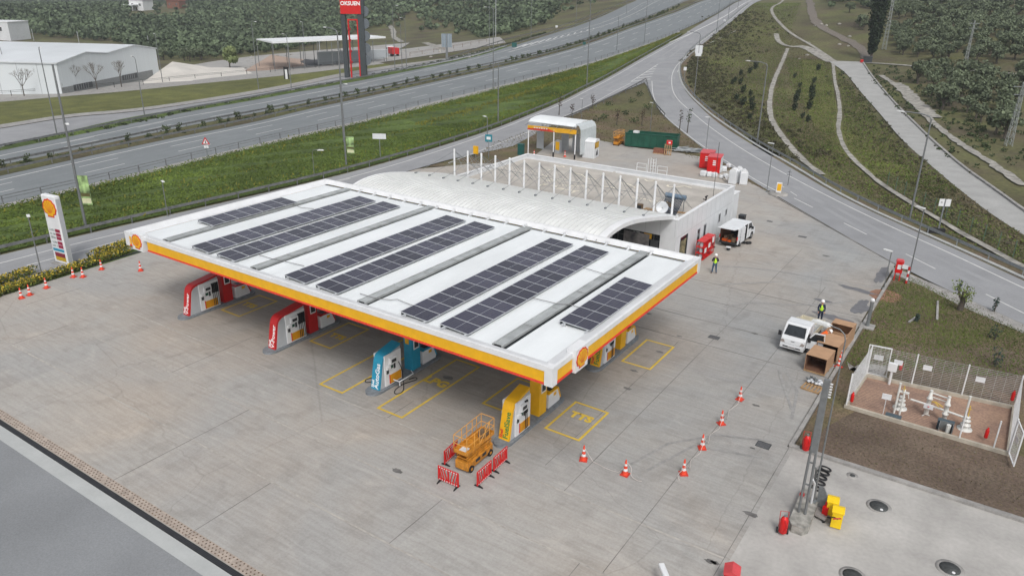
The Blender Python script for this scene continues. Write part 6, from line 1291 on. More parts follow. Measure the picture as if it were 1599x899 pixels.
# ------------------------------------------------------------------ guardrails
post_me = None
def guardrail(lab, P, style='w', h=.72, step=4.0, lev=.03, m=None, nmax=55, name='guardrail'):
    m = m or steel; P = np.array(P, float); L_ = np.linalg.norm(np.diff(P, axis=0), axis=1).sum(); n = max(4, int(L_/step)); Q = resample(P, n); z = T(Q[:, 0], Q[:, 1])+lev
    t = thing(name, lab, 'guardrail', (Q[0][0], Q[0][1], z[0])); o0 = np.array([Q[0][0], Q[0][1], z[0]])
    L3 = [np.array([q[0], q[1], zz])-o0 for q, zz in zip(Q, z)]; mb = MB(); O = offset(Q, 1)-Q
    secs = [(h-.30, .02, .30)] if style == 'w' else [(h-.06, .03, .07), (h-.38, .03, .06)]
    for zb, wd, hh in secs:
        vs = []
        for l, o_ in zip(L3, O):
            for (u, v_) in ((-wd/2, 0), (wd/2, 0), (wd/2+(.04 if style == 'w' else 0), hh*.25), (wd/2, hh*.5), (wd/2+(.04 if style == 'w' else 0), hh*.75), (wd/2, hh), (-wd/2, hh)): vs.append((l[0]+o_[0]*u, l[1]+o_[1]*u, l[2]+zb+v_))
        mb.add(vs, [(7*i+k, 7*i+7+k, 7*i+7+(k+1) % 7, 7*i+(k+1) % 7) for i in range(n-1) for k in range(7)])
    mb.build('rail', m, t)
    d = [np.linalg.norm(np.array([q[0], q[1]])-CAM[:2]) for q in Q]; order = np.argsort(d); near = set(order[:nmax].tolist()); rest = MB(); pm_ = None
    for i in range(n):
        if i in near:
            if pm_ is None: o = MB().box(-.05, -.05, -.1, .05, .05, h-.02).build('post', m, t); pm_ = o
            else: o = pm_.copy(); COL.objects.link(o); o.parent = t
            o.location = tuple(L3[i]-np.array([O[i][0], O[i][1], 0])*.08)
        else: l = L3[i]; rest.box(l[0]-.05, l[1]-.05, l[2]-.1, l[0]+.05, l[1]+.05, l[2]+h-.02)
    if rest.v: tag(rest.build('post', m, t), kind='stuff')
    return t
rust = mat('rail_grey', (.24, .245, .25), .5, .4, var=.15, scale=2)
guardrail('w-beam guardrail along the far edge of the ramp below the green embankment', offset(resample(world(ramp_far[:15]), 120), .55), m=rust)
guardrail('two rail guardrail along the near edge of the motorway above the embankment', offset(resample(W_ng, 200)[:190], -.15), 'r', .95, 4.2, .06, m=rust)
guardrail('guardrail on the near side of the central reservation', offset(resample(W_ni, 200), .5), 'w', .72, 6, .1, m=rust, nmax=30)
guardrail('guardrail on the far side of the central reservation', offset(resample(W_fi, 200), -.5), 'w', .72, 6, .1, m=rust, nmax=30)
guardrail('guardrail along the outer edge of the far carriageway', offset(resample(W_fo, 200)[:150], .5), 'w', .72, 6, .1, m=rust, nmax=30)
guardrail('guardrail beyond the far carriageway where the motorway climbs', world([(700, 95), (780, 68), (850, 50), (930, 24), (980, 5), (1000, -5)]), 'w', .9, 6, .1, m=rust, nmax=30)
W_rg = world([(1168, 8), (1130, 40), (1098, 62), (1075, 82), (1062, 100), (1063, 125), (1078, 148), (1105, 173), (1140, 198), (1190, 231), (1240, 258), (1330, 313), (1480, 379), (1599, 432), (1720, 490)])
guardrail('w-beam guardrail along the outer curve of the slip road', W_rg, 'w', .75, 4, .05, m=steel)
kerb('kerb', offset(W_rg, -.3), .45, .12, mat('pale_kerb', (.42, .43, .42), .85, var=.1))
guardrail('guardrail between ramp and lawn ending at the painted gore', world([(880, 189), (935, 164), (975, 146), (1008, 127)]), 'w', .72, 4, .03, m=rust)
guardrail('curved guardrail along the inner side of the slip road by the lawn', world([(1010, 129), (1013, 145), (1022, 165), (1038, 183)]), 'w', .72, 4, .03, m=rust)
guardrail('dark railing on the pavement in front of the warehouse', world([(-40, 152), (40, 149), (110, 143), (200, 135), (300, 124), (380, 117), (450, 110), (540, 101), (600, 96)]), 'r', 1.1, 7, .1, m=darkst, name='railing')
guardrail('rusty brown railing beyond the frontage road near the field track', world([(640, 88), (690, 80), (760, 66)]), 'r', 1.1, 5, .1, m=rustw, name='railing')
# wire fence along the ditch on the right slope
P = resample(world([(1385, 289), (1440, 322), (1500, 356), (1560, 390), (1620, 424)]), 26); t = thing('wire_fence', 'green posted wire fence along the ditch on the right hand slope', 'fence', (P[0][0], P[0][1], T1(*P[0]))); o0 = np.array([P[0][0], P[0][1], T1(*P[0])])
gp_ = mat('fence_green', (.10, .16, .11), .6); L3 = [np.array([q[0], q[1], T1(*q)])-o0 for q in P]
for l in L3[::2]: MB().box(l[0]-.04, l[1]-.04, l[2], l[0]+.04, l[1]+.04, l[2]+1.7).build('post', gp_, t)
q = MB()
for z in np.arange(.2, 1.7, .25): q.tube([tuple(l+np.array([0, 0, z])) for l in L3], .012, 4)
q.build('wire_mesh', gp_, t)

# ------------------------------------------------------------------ street lamps
def SL(px, py, ty, az, lab, arm=2.2, style='arm', r=.10, h=None, dz=0):
    p = at(px, py); hh = h if h else hgt(px, py, ty); return lamp_pole((p[0], p[1], p[2]+.02), hh, R(az), lab, arm, r=r, style=style, grp=None)
SL(135, 358, 101, 150, 'tallest lamp post on the left, standing behind the ramp guardrail by the green banner', 0, 'bare', .14)
SL(133, 352, 190, -20, 'shorter lamp post crossing the tall one behind the price sign', 2.0)
SL(89, 210, 74, -20, 'lamp post beyond the motorway, second from the left photo edge', 2.4)
SL(16, 143, 75, 160, 'lamp post in front of the warehouse at the far left photo edge', 2.2)
SL(226, 181, 91, 160, 'lamp post beyond the motorway in front of the warehouse gable', 2.4)
SL(254, 129, 54, 160, 'lamp post at the right corner of the warehouse', .8)
SL(404, 141, 34, -20, 'lamp post left of the black pavement sign beyond the motorway', 2.4)
SL(455, 138, 55, 160, 'lamp post just right of the black pavement sign', 2.0)
SL(478, 104, 35, 160, 'slim lamp post in front of the pink mound and open shed', .8)
SL(541, 261, 47, 160, 'tall bannered lamp post behind the ramp guardrail, left of the white road sign', 3.4, r=.13)
SL(537, 225, 130, -20, 'lamp post on the near motorway edge partly behind the bannered post', 1.8)
SL(617, 113, 9, -20, 'lamp post right of the red and black tower', 2.2)
SL(635, 111, 29, 160, 'lamp post with arm pointing left beyond the red truck', 2.0)
SL(628, 109, 38, 160, 'slim pole between two lamp posts beyond the red truck', 0, 'bare')
SL(764, 80, -6, 160, 'tall post beyond the motorway, behind the armed lamp post of the near edge', 0, 'bare')
SL(770, 141, 13, 160, 'tall lamp post on the near motorway edge with its arm pointing left', 2.8, r=.12)
SL(777.7, 192, 98, 160, 'tall pole rising from the ramp guardrail beside the armed lamp post', 0, 'bare', .12)
SL(761, 223, 184, 160, 'short yard lamp by the ramp, left of the wash bay', .5)
SL(829, 61, -5, 160, 'post beyond the motorway at the edge of the olive grove', 0, 'bare')
SL(899, 43, -6, 160, 'post beyond the motorway where the green slope begins', 0, 'bare')
SL(916, 136, -8, 160, 'tall post on the ramp guardrail reaching beyond the top of the photo', 0, 'bare', .12)
SL(963, 79, 26, 160, 'slim post on the embankment near the merge', 0, 'bare')
SL(978, 22, -8, 160, 'far post on the green slope at the top of the photo', 0, 'bare')
SL(1006, 67, -8, 160, 'post on the near motorway edge just before the merge', 0, 'bare')
SL(1119, 50, -8, 160, 'post on the outer side of the merge, nearest the gore', 0, 'bare')
SL(1137, 30, -8, 160, 'middle post on the outer side of the merge', 0, 'bare'); SL(1152, 14, -8, 160, 'farthest post on the outer side of the merge', 0, 'bare')
tt = SL(1084, 150, 52, 160, 'lamp post carrying a white double sign at the slip road curve', 3.0)
m_ = MB().box(-.75, -.05, 0, .75, .05, 1.7).box(-.6, -.12, -.5, .6, -.06, .1); hq = hgt(1084, 150, 72); o = m_.build('sign_board', white2, tt); o.location = (0, 0, hq-1.6); o.rotation_euler.z = R(-160)+R(25)
SL(1182, 223, 99, 170, 'tall lamp post behind the slip road guardrail, between curve and shop', 3.0, r=.13)
SL(1420, 343, 181, 172, 'tall lamp post behind the guardrail left of the white camera board', 2.8, r=.12)
SL(1197, 300, 225, 170, 'low yard lamp by the yellow sign box at the yard exit', .9, 'flat', .05)
SL(1102, 236, 184, 170, 'thin yard lamp beside the red cabinets', .9, 'flat', .05)
SL(1015, 208, 161, 170, 'thin yard lamp behind the green container', .4, 'flat', .05)
SL(908, 188, 155, 170, 'thin yard lamp behind the wash bay by the ramp', .4, 'flat', .05)
for px, py, ty, lab in ((53, 64, 46, 'wooden utility pole behind the warehouse, leftmost of three'), (124, 70, 49, 'wooden utility pole behind the middle of the warehouse roof'), (233, 74, 56, 'wooden utility pole behind the right end of the warehouse'), (774, 60, -4, 'thin pole in front of the olive hill at the top centre'), (500, 88, 60, 'thin white pole left of the red and black tower')):
    p = at(px, py); tag(MB().tube([(0, 0, 0), (0, 0, max(4, hgt(px, py, ty)))], .14, 6).build('utility_pole', greyp, loc=(p[0], p[1], p[2])), lab, 'pole')
def banner(px, py, z, h, lab):
    p = at(px, py); t = thing('banner', lab, 'banner', (p[0]+.3, p[1], p[2]+z), R(30), 'green banners on lamp posts'); MB().box(0, -.03, 0, 1.0, .03, h).build('cloth', mat('banner_lime', (.36, .52, .22), .6, var=.5, scale=1.3), t)
    MB().box(.05, -.036, h*.05, .95, .036, h*.22).build('cream_stripe', mat('banner_cream', (.62, .62, .40), .6), t); MB().box(.05, -.035, h*.28, .95, .035, h*.4).build('dark_stripe', mat('banner_olive', (.10, .09, .03), .6), t); MB().tube([(-.25, 0, h), (1.0, 0, h)], .02, 5).build('bracket', steel, t)
banner(135, 358, 2.6, 2.9, 'lime green banner with dark stripe on the lamp post behind the price sign'); banner(541, 261, 1.9, 2.2, 'lime green banner on the lamp post left of the white road sign')
def sign(px, py, ty, lab, w_, h_, rz=30, mface=None, name='road_sign', r=.06):
    p = at(px, py); h = max(.8, hgt(px, py, ty)); t = thing(name, lab, 'sign', (p[0], p[1], p[2]+.02), R(rz)); MB().tube([(0, 0, 0), (0, 0, h)], r, 8).build('post', steel, t); MB().box(-w_/2, -.06, h-h_, w_/2, -.02, h).build('panel', mface or white2, t); return t, h
sign(594, 247, 209, 'white rectangular road sign on a thin post on the embankment', 1.9, .75); 
p = at(325, 250); t = thing('warning_sign', 'triangular red bordered warning sign at the motorway edge above the embankment', 'sign', (p[0], p[1], p[2]), R(35)); hh = hgt(325, 250, 214); MB().tube([(0, 0, 0), (0, 0, hh-.8)], .06, 8).build('post', steel, t); MB().prism([(-.55, hh-1.0), (.55, hh-1.0), (0, hh)], -.05, -.02, 'y').build('triangle', red2, t); MB().prism([(-.36, hh-.9), (.36, hh-.9), (0, hh-.25)], -.07, -.052, 'y').build('white_field', white, t); MB().prism([(-.06, hh-.85), (.06, hh-.85), (.04, hh-.45), (-.04, hh-.45)], -.08, -.072, 'y').build('symbol', black, t); MB().box(-.3, -.05, hh-1.5, .3, -.02, hh-1.15).build('plate', white, t)
t, h = sign(1464, 364, 311, 'white rounded camera board on a grey post beside the slip road guardrail', 1.1, .75, 25, white, r=.09); MB().lathe([(.08, 0), (.08, .03)], 10).build('dark_dot', black, t).location = (-.3, -.07, h-.35); MB().box(-1.0, -.25, 0, .6, .25, .5).build('black_cover', black, t)
t, h = sign(1068, 127, 105, 'small white sign on a thin post outside the slip road curve', .7, .8, 25)
t, h = sign(448, 125, 105, 'black framed pavement sign beyond the motorway', 1.3, 4.0, 30, black); MB().box(-.3, -.08, h-3.4, .3, -.062, h-.6).build('white_print', white, t)
t, h = sign(698, 92, 53, 'large grey ribbed back of a motorway sign beyond the far carriageway', 3.2, 3.9, 30, mat('sign_back', (.22, .27, .31), .5), r=.2); q = MB()
for k in range(5): q.box(-1.5+k*.7, -.12, h-3.8, -1.42+k*.7, -.062, h-.1)
q.build('stiffener', greyp, t); MB().box(-.35, -.2, 0, .35, .0, h-3.9).build('foot', polegrey, t)
t, h = sign(912, 76, 66, 'small green sign box on the central barrier', .9, .8, 30, greenbox); t, h = sign(803, 77, 67, 'small green cushion box at the motorway exit nose', 1.6, 1.4, 30, greenbox)
sign(1131, 37, 31, 'small white triangular board at the merge outside edge', .8, .6, 25); sign(869, 46, 40, 'small white square sign by the olive grove edge', .9, .9, 30)
p = at(1230, 290); tag(MB().tube([(0, 0, 0), (0, 0, 2.0)], .03, 6).box(-.3, -.02, 1.3, .3, .02, 1.34).box(-.25, -.02, 1.7, .25, .02, 1.74).build('crossed_post', darkst, loc=(p[0], p[1], .03)), 'thin dark post with crossbars on the slip road near the yellow sign box', 'post')

# ------------------------------------------------------------------ things beyond the motorway
def g3(px, py): return at(px, py)
A_, B_ = g3(98, 147), g3(250, 121); u = (B_-A_)[:2]; Wg = np.linalg.norm(u); u /= Wg; v = np.array([-u[1], u[0]])
if v[0] > 0: v = -v
EV = 6.7; zb = min(A_[2], B_[2])-.5
t = thing('warehouse', 'large pale grey warehouse with twin pitched white roof beyond the motorway', 'building', (A_[0], A_[1], zb), math.atan2(u[1], u[0])); sg_ = 1 if (u[0]*v[1]-u[1]*v[0]) > 0 else -1
Lw = 120; hz = A_[2]-zb
pr = [(0, 0), (0, EV+hz), (Wg*.26, EV+hz+1.5), (Wg*.46, EV+hz+.6), (Wg*.76, EV+hz+1.6), (Wg, EV+hz), (Wg, 0)]
whw = mat('warehouse_cladding', (.64, .68, .70), .5, var=.03, scale=.3, stretch=(6, .1, .1)); ww = MB().prism(pr, 0, sg_*Lw, 'y').build('wall', whw, t)
pr2 = [(-.3, EV+hz+.0), (Wg*.26, EV+hz+1.55), (Wg*.46, EV+hz+.65), (Wg*.76, EV+hz+1.65), (Wg+.3, EV+hz+.0), (Wg+.3, EV+hz+.25), (Wg*.76, EV+hz+1.9), (Wg*.46, EV+hz+.9), (Wg*.26, EV+hz+1.8), (-.3, EV+hz+.25)]
MB().prism(pr2, -sg_*.2, sg_*(Lw+.2), 'y').build('roof', mat('warehouse_roof', (.60, .63, .65), .45, var=.05, scale=.1), t)
MB().box(-.05, min(-sg_*.06, 0), 0, Wg*.92, max(-sg_*.06, 0)-.0, 1.4+hz).build('plinth_band', mat('warehouse_base', (.24, .25, .25), .8), t)
for x in (.10, .57): w0 = MB().box(Wg*x, min(-sg_*.12, -sg_*.065), hz+.2, Wg*(x+.17), max(-sg_*.12, -sg_*.065), hz+1.5).build('window', winf, t); q = MB(); [q.box(Wg*x+k*.9, min(-sg_*.15, -sg_*.125), hz+.25, Wg*x+k*.9+.08, max(-sg_*.15, -sg_*.125), hz+1.45) for k in range(1, 7)]; q.build('window_frame', greyp, w0)
for i in range(24): MB().box(-.06, min(sg_*(i*5), sg_*(i*5+.1)), 0, -.001, max(sg_*(i*5), sg_*(i*5+.1)), EV+hz).build('cladding_seam', greyp, t) if i < 12 else None
p = g3(14, 66); t = thing('white_building', 'small white flat roofed building behind the left end of the warehouse', 'building', (p[0]-18, p[1]-3, p[2]), R(28)); MB().box(-16, 0, 0, 14, 14, 8.2).build('wall', white2, t); MB().box(-16.2, -.2, 8.2, 14.2, 14.2, 8.6).build('roof', white, t)
for x in (-1, 6.5): w0 = MB().box(x, -.06, 4.4, x+4, -.01, 6.2).build('window', winf, t); MB().box(x+1.9, -.09, 4.4, x+2.1, -.062, 6.2).build('window_frame', white, w0)
t = thing('boundary_wall', 'long pale boundary wall in front of the warehouse side', 'wall', (0, 0, 0)); W1 = world([(-60, 128), (0, 133), (60, 139), (98, 147)]); P = resample(W1, 24); m_ = MB(); Z_ = T(P[:, 0], P[:, 1]); O2 = offset(P, .3)
m_.add([(p[0], p[1], z-.5) for p, z in zip(P, Z_)]+[(p[0], p[1], z+2.4) for p, z in zip(P, Z_)]+[(p[0], p[1], z+2.4) for p, z in zip(O2, Z_)]+[(p[0], p[1], z-.5) for p, z in zip(O2, Z_)], [(k*24+i, k*24+i+1, (k+1)*24+i+1, (k+1)*24+i) for k in range(3) for i in range(23)]); m_.build('wall_face', mat('wall_cream', (.46, .46, .44), .85, var=.06), t)
def mound(name, lab, pix, ridge, h, m, cat):
    P = [g3(*q) for q in pix]; c_ = [g3(*q) for q in ridge]; base = [tuple(p) for p in P]; rd = [(c[0], c[1], c[2]+h*k) for c, k in zip(c_, np.linspace(1, .35, len(c_)))]; n = len(base)
    me = MB(); allv = base+rd; fs = []
    for i in range(n):
        j = (i+1) % n; mid = (np.array(base[i])+np.array(base[j]))/2; k = int(np.argmin([np.hypot(mid[0]-r[0], mid[1]-r[1]) for r in rd])); ki = int(np.argmin([np.hypot(base[i][0]-r[0], base[i][1]-r[1]) for r in rd])); kj = int(np.argmin([np.hypot(base[j][0]-r[0], base[j][1]-r[1]) for r in rd]))
        fs.append((i, j, n+kj)); 
        if ki != kj: fs.append((i, n+kj, n+ki))
    me.add(allv, fs, 0, False); o = me.build(name, m); tag(o, lab, cat); return o
mound('covered_mound', 'large white sheeted mound right of the warehouse', [(220, 131), (300, 127), (395, 115), (380, 106), (300, 106), (250, 112)], [(272, 116), (330, 112)], 3.6, mat('white_tarp', (.62, .59, .54), .7, var=.08, scale=.2), 'mound')
mound('sand_mound', 'pinkish sand mound under the left end of the open shed', [(380, 112), (420, 110), (470, 104), (500, 98), (470, 92), (420, 95)], [(425, 101), (462, 97)], 3.2, mat('pink_sand', (.40, .30, .24), .9, var=.1), 'mound')
mound('dark_mound', 'low black sheeted heap in front of the grey wall', [(458, 101), (500, 103), (516, 97), (505, 92), (480, 94)], [(478, 98), (492, 96)], 1.2, mat('black_tarp', (.05, .05, .055), .7), 'mound')
# open shed
c_ = [g3(430, 112), g3(604, 96)]; u = (c_[1]-c_[0])[:2]; Ls = np.linalg.norm(u); u /= Ls; t = thing('open_shed', 'long open shed with thin white roof on slim posts beyond the motorway', 'shed', (c_[0][0], c_[0][1], min(c_[0][2], c_[1][2])), math.atan2(u[1], u[0]))
hs = hgt(430, 112, 70)+.3; Ds = 17; MB().add([(0, 0, hs), (Ls, 0, hs+.6), (Ls, Ds, hs+.4), (0, Ds, hs-.1), (0, 0, hs+.5), (Ls, 0, hs+1.1), (Ls, Ds, hs+.7), (0, Ds, hs+.2)], [(0, 1, 2, 3), (4, 7, 6, 5), (0, 4, 5, 1), (1, 5, 6, 2), (2, 6, 7, 3), (3, 7, 4, 0)]).build('roof', mat('shed_roof', (.75, .77, .78), .5, var=.03, scale=.2), t)
for k in range(9): MB().box(k*Ls/8-.08, 0, 0, k*Ls/8+.08, .16, hs).build('post', polegrey, t); MB().box(k*Ls/8-.08, Ds-.16, 0, k*Ls/8+.08, Ds, hs).build('post', polegrey, t)
a_, bb = g3(497, 102), g3(606, 91); d = (bb-a_)[:2]; t = thing('grey_wall', 'tall pale grey wall behind the red and black tower', 'wall', (a_[0], a_[1], min(a_[2], bb[2])), math.atan2(d[1], d[0])); MB().box(0, 0, -.5, np.linalg.norm(d), .4, 3.9).build('wall_face', mat('wall_bluegrey', (.40, .43, .45), .7, var=.04), t); MB().box(0, -.05, 3.9, np.linalg.norm(d), .45, 4.05).build('coping', white2, t)
# red lorry
p = g3(613, 92-4); t = thing('lorry', 'small red truck with white cab parked beyond the grey wall', 'truck', (p[0], p[1], p[2]), R(60)); MB().box(-1.2, -4, 1.0, 1.2, 1.2, 3.0).build('load_box', red, t); bevel(MB().box(-1.2, 1.4, .6, 1.2, 3.4, 3.2).build('cab', white, t), .15); MB().box(-1.0, 3.41, 1.9, 1.0, 3.43, 2.8).build('windscreen', glass, t); MB().box(-1.22, 1.8, 1.8, -1.205, 3.0, 2.7).box(1.205, 1.8, 1.8, 1.22, 3.0, 2.7).build('side_window', glass, t)
for x in (-1.1, 1.1):
    for y in (-3, -1.8, 2.5): MB().tube([(x-.15, y, .5), (x+.15, y, .5)], .5, 14).build('wheel', black, t)
# red and black tower with sign
p = g3(557, 121); t = thing('advertising_tower', 'tall dark steel tower with inner red frame and red sign board beyond the motorway', 'tower', (p[0], p[1], p[2]), R(33)); H0 = hgt(557, 121, 22)
tw = mat('tower_dark', (.055, .065, .07), .5, var=.1)
for s in (-1, 1): MB().box(s*2.15-.75 if s < 0 else 1.25, -.8, 0, s*2.15+.3 if s < 0 else 2.7, .8, H0+.0).build('tower_leg', tw, t)
for s in (-1, 1): MB().box(s*1.12-.15, -.83, 0, s*1.12+.15, -.2, H0-1.5).build('red_frame', red2, t)
MB().box(-1.27, -.83, H0-1.5, 1.27, -.2, H0-1.2).build('red_crossbeam', red2, t)
for k in range(4): MB().tube([(-1.0, -.85, H0*.25+k*2.6), (-1.0, -.4, H0*.25+k*2.6)], .36, 14).build('red_disc', mat('tower_red', (.34, .012, .018), .45), t)
for k in range(5): MB().tube([(2.75, -.2, H0*.28+k*2.9), (2.95, -.2, H0*.28+k*2.9)], .1, 4).tube([(2.72, -.25, H0*.28+k*2.9), (2.72, .25, H0*.28+k*2.9)], 1.25, 18).build('grey_disc', mat('disc_grey', (.16, .18, .20), .4, .3), t)
sgn = MB().box(-2.85, -1.0, H0, 2.2, .9, H0+7.0).build('sign_board', red2, t); MB().box(2.2, -.9, H0, 2.9, .9, H0+7).build('dark_side', tw, t)
m_ = MB(); text_mb('OKSUEN', 1.25, m_, 0, .04, lambda q_: (q_[0]-.3, -1.005-q_[2], H0+2.4+q_[1]), .01); m_.build('lettering', wl, sgn)
m_ = MB(); n = 28
for r0, r1 in ((.55, .95),):
    V_ = [(-.3+r*math.cos(2*math.pi*k/n), -1.01, H0+4.35+r*math.sin(2*math.pi*k/n)) for r in (r0, r1) for k in range(n)]; m_.add(V_, [(k, (k+1) % n, n+(k+1) % n, n+k) for k in range(n)])
m_.build('ring_mark', wl, sgn)
# houses on the hill
def house(px, py, lab, w_, d_, h_, m, rm, rz, name='house'):
    p = g3(px, py); t = thing(name, lab, 'house', (p[0], p[1], p[2]-.5), R(rz)); MB().box(-w_/2, -d_/2, 0, w_/2, d_/2, h_).build('wall', m, t)
    r_ = MB().prism([(-w_/2-.6, h_), (w_/2+.6, h_), (0, h_+w_*.42)], -d_/2-.6, d_/2+.6, 'y').build('roof', rm, t); MB().box(w_*.2, 0, h_+1, w_*.2+1, 1, h_+w_*.42+1).build('chimney', m, r_)
    for x in (-w_*.28, w_*.28):
        w0 = MB().box(x-.7, -d_/2-.06, h_*.45, x+.7, -d_/2-.01, h_*.45+1.6).build('window', winf, t); MB().box(x-.05, -d_/2-.08, h_*.45, x+.05, -d_/2-.062, h_*.45+1.6).build('window_frame', white, w0)
    MB().box(-.6, -d_/2-.07, .5, .6, -d_/2-.01, 2.7).build('door', rustw, t); return t
house(222, 16, 'white house with steep red roof among the trees on the left hill', 11, 13, 8, white, rooft, 25); house(276, 13, 'small red brown hut right of the white house on the hill', 11, 8, 6, brick, brick, 20, 'hut')
t = thing('porch', 'white lean-to porch on the left of the hill house', 'porch', tuple(g3(211, 17)), R(25)); MB().box(-7, -4, 3.6, 1, 4, 4.2).build('porch_roof', white2, t)
for x in (-6.5, .5): MB().box(x, -3.8, 0, x+.3, -3.5, 3.6).build('porch_post', white, t)

# ------------------------------------------------------------------ vegetation
def proj(P):
    q = np.asarray(P, float)-CAM; d = q@FW; return 799.5+F_PX*(q@RT)/d, 449.5-F_PX*(q@UP)/d, d
def inpoly(x, y, P):
    P = np.array(P, float); c = np.zeros(np.shape(x), bool); j = len(P)-1
    for i in range(len(P)):
        a = (P[i, 1] > y) != (P[j, 1] > y); c ^= a & (x < (P[j, 0]-P[i, 0])*(y-P[i, 1])/(P[j, 1]-P[i, 1]+1e-9)+P[i, 0]); j = i
    return c
# olive templates
def olive_tree(seed, nq=330, sz=.24, cr=1.0):
    rg_ = np.random.default_rng(seed); t = thing('olive_tree', 'grey green olive tree in the dense grove beyond the roads', 'tree', (0, 0, 0), 0, 'olive trees of the groves')
    q = MB(); q.tube([(0, 0, -.2), (.06, .03, .6), (.0, .1, 1.3)], .22, 7, r1=.15)
    for k in range(4): a = k*1.57+rg_.uniform(-.4, .4); q.tube([(0, .05, .9), (.5*math.cos(a), .5*math.sin(a), 1.7), (1.2*math.cos(a), 1.2*math.sin(a), 2.5)], .10, 5, r1=.04)
    q.build('trunk', bark, t)
    C_ = [(rg_.uniform(-1.2, 1.2), rg_.uniform(-1.2, 1.2), rg_.uniform(1.7, 3.3)) for _ in range(9)]+[(0, 0, 2.6)]; R_ = [rg_.uniform(.7, 1.15)*cr for _ in range(10)]
    q = MB(); leaves(q, nq, C_, R_, sz, 0, .8, rg_); q.build('crown', olive, t, fix=False); return t
OT = [olive_tree(s) for s in (11, 12, 13, 14)]
okids = [kids(o) for o in OT]
gl_ = [(-40, 8), (20, 5), (58, -3), (960, -3), (880, 30), (800, 53), (740, 64), (690, 55), (640, 52), (600, 42), (560, 50), (480, 74), (420, 82), (340, 92), (300, 97), (248, 94), (180, 66), (60, 58), (0, 45), (-40, 45)]
gr1 = [(1285, -3), (1640, -3), (1640, 110), (1599, 103), (1520, 99), (1430, 93), (1405, 85), (1396, 60), (1335, 44), (1325, 20), (1290, 12)]
gr2_ = [(1412, 120), (1450, 112), (1640, 126), (1640, 262), (1560, 222), (1525, 190), (1470, 172), (1440, 140)]
clear = [[(640, 20), (700, 40), (760, 62), (690, 70), (620, 48), (600, 40)], [(900, 0), (990, -5), (870, 45), (850, 30)], [(205, 8), (298, 4), (292, 28), (200, 30)], [(1290, 5), (1330, 5), (1420, 35), (1380, 52), (1330, 30)]]
cand = []
for (x0_, x1_, y0_, y1_, sp, poly, keep) in ((-1050, -75, 40, 950, 4.9, gl_, .95), (-60, 120, 130, 560, 4.6, gr1, .93), (-20, 110, 90, 330, 4.9, gr2_, .85)):
    X, Y = np.meshgrid(np.arange(x0_, x1_, sp), np.arange(y0_, y1_, sp)); X = X+RNG.uniform(-1.7, 1.7, X.shape); Y = Y+RNG.uniform(-1.7, 1.7, Y.shape); X = X.ravel(); Y = Y.ravel()
    dd = (X-CAM[0])*FW[0]+(Y-CAM[1])*FW[1]; ok = dd > 40; X, Y = X[ok], Y[ok]
    # cheap wedge test before the terrain is asked
    lat = (X-CAM[0])*RT[0]+(Y-CAM[1])*RT[1]; dd = dd[ok]; w_ = np.abs(lat) < dd*.72; X, Y = X[w_], Y[w_]
    Z = T(X, Y); px, py, d = proj(np.stack([X, Y, Z], 1)); k = inpoly(px, py, poly) & (RNG.random(len(px)) < keep)
    for c in clear: k &= ~(inpoly(px, py, c) & (RNG.random(len(px)) < .93))
    X, Y, Z, d = X[k], Y[k], Z[k], d[k]; cand.append(np.stack([X, Y, Z, d], 1))
cand = np.concatenate(cand); cand = cand[np.argsort(cand[:, 3])]; print('olive trees', len(cand))
NEAR = 290
for i, (x, y, z, d) in enumerate(cand[:NEAR]):
    k = i % 4
    if i < 4: o = OT[k]
    else: o = copy_tree(OT[k], kk=okids[k])
    o.location = (x, y, z); o.rotation_euler.z = random.uniform(0, 6.28); s_ = random.uniform(.85, 1.3); o.scale = (s_, s_, s_*random.uniform(.85, 1.05))
far = cand[NEAR:]
nf = len(far); nq = np.where(far[:, 3] < 330, 60, 26); tot = int(nq.sum()); idx = np.repeat(np.arange(nf), nq)
base_ = far[idx, :3]; s_ = RNG.uniform(.65, 1.3, nf)[idx]; d = RNG.normal(size=(tot, 3)); d /= np.linalg.norm(d, axis=1)[:, None]
loc_ = d*np.array([2.0, 2.0, 1.5])*(RNG.uniform(.55, 1.0, tot)**.5)[:, None]*s_[:, None]+np.array([0, 0, 2.2])*s_[:, None]; Pq = base_+loc_
a = RNG.normal(size=(tot, 3))*.6+d*1.6; a /= np.linalg.norm(a, axis=1)[:, None]; t1 = np.cross(a, RNG.normal(size=(tot, 3))); t1 /= np.linalg.norm(t1, axis=1)[:, None]; t2 = np.cross(a, t1); sz_ = np.where(nq[idx] > 30, .50, .78)*RNG.uniform(.6, 1.2, tot); sz_ = sz_[:, None]
V = np.stack([Pq-t1*sz_-t2*sz_*.7, Pq+t1*sz_-t2*sz_*.7, Pq+t1*sz_*.8+t2*sz_*.8, Pq-t1*sz_*.8+t2*sz_*.8], 1).reshape(-1, 3)
me = bpy.data.meshes.new('olive_grove'); me.vertices.add(len(V)); me.vertices.foreach_set('co', V.ravel()); me.loops.add(4*tot); me.loops.foreach_set('vertex_index', np.arange(4*tot, dtype=np.int32)); me.polygons.add(tot); me.polygons.foreach_set('loop_start', np.arange(0, 4*tot, 4, dtype=np.int32)); me.update(calc_edges=True); me.materials.append(olivef)
o = bpy.data.objects.new('olive_grove', me); COL.objects.link(o); tag(o, 'far grey green olive groves covering the hills as one mass', 'olive grove', kind='stuff')
_roads = [np.concatenate([np.array(A_), np.array(B_)[::-1]]) for A_, B_ in ((offset(W_ro, 1.6), W_ri), (W_sl, offset(W_sr, -.6)), (W_rf, W_rn))]
def offroad(x, y):
    k = np.ones(len(x), bool)
    for r in _roads: k &= ~inpoly(x, y, r)
    for C_, w_ in DITCH:
        for i in range(0, len(C_)): k &= (x-C_[i, 0])**2+(y-C_[i, 1])**2 > w_*w_
    return k
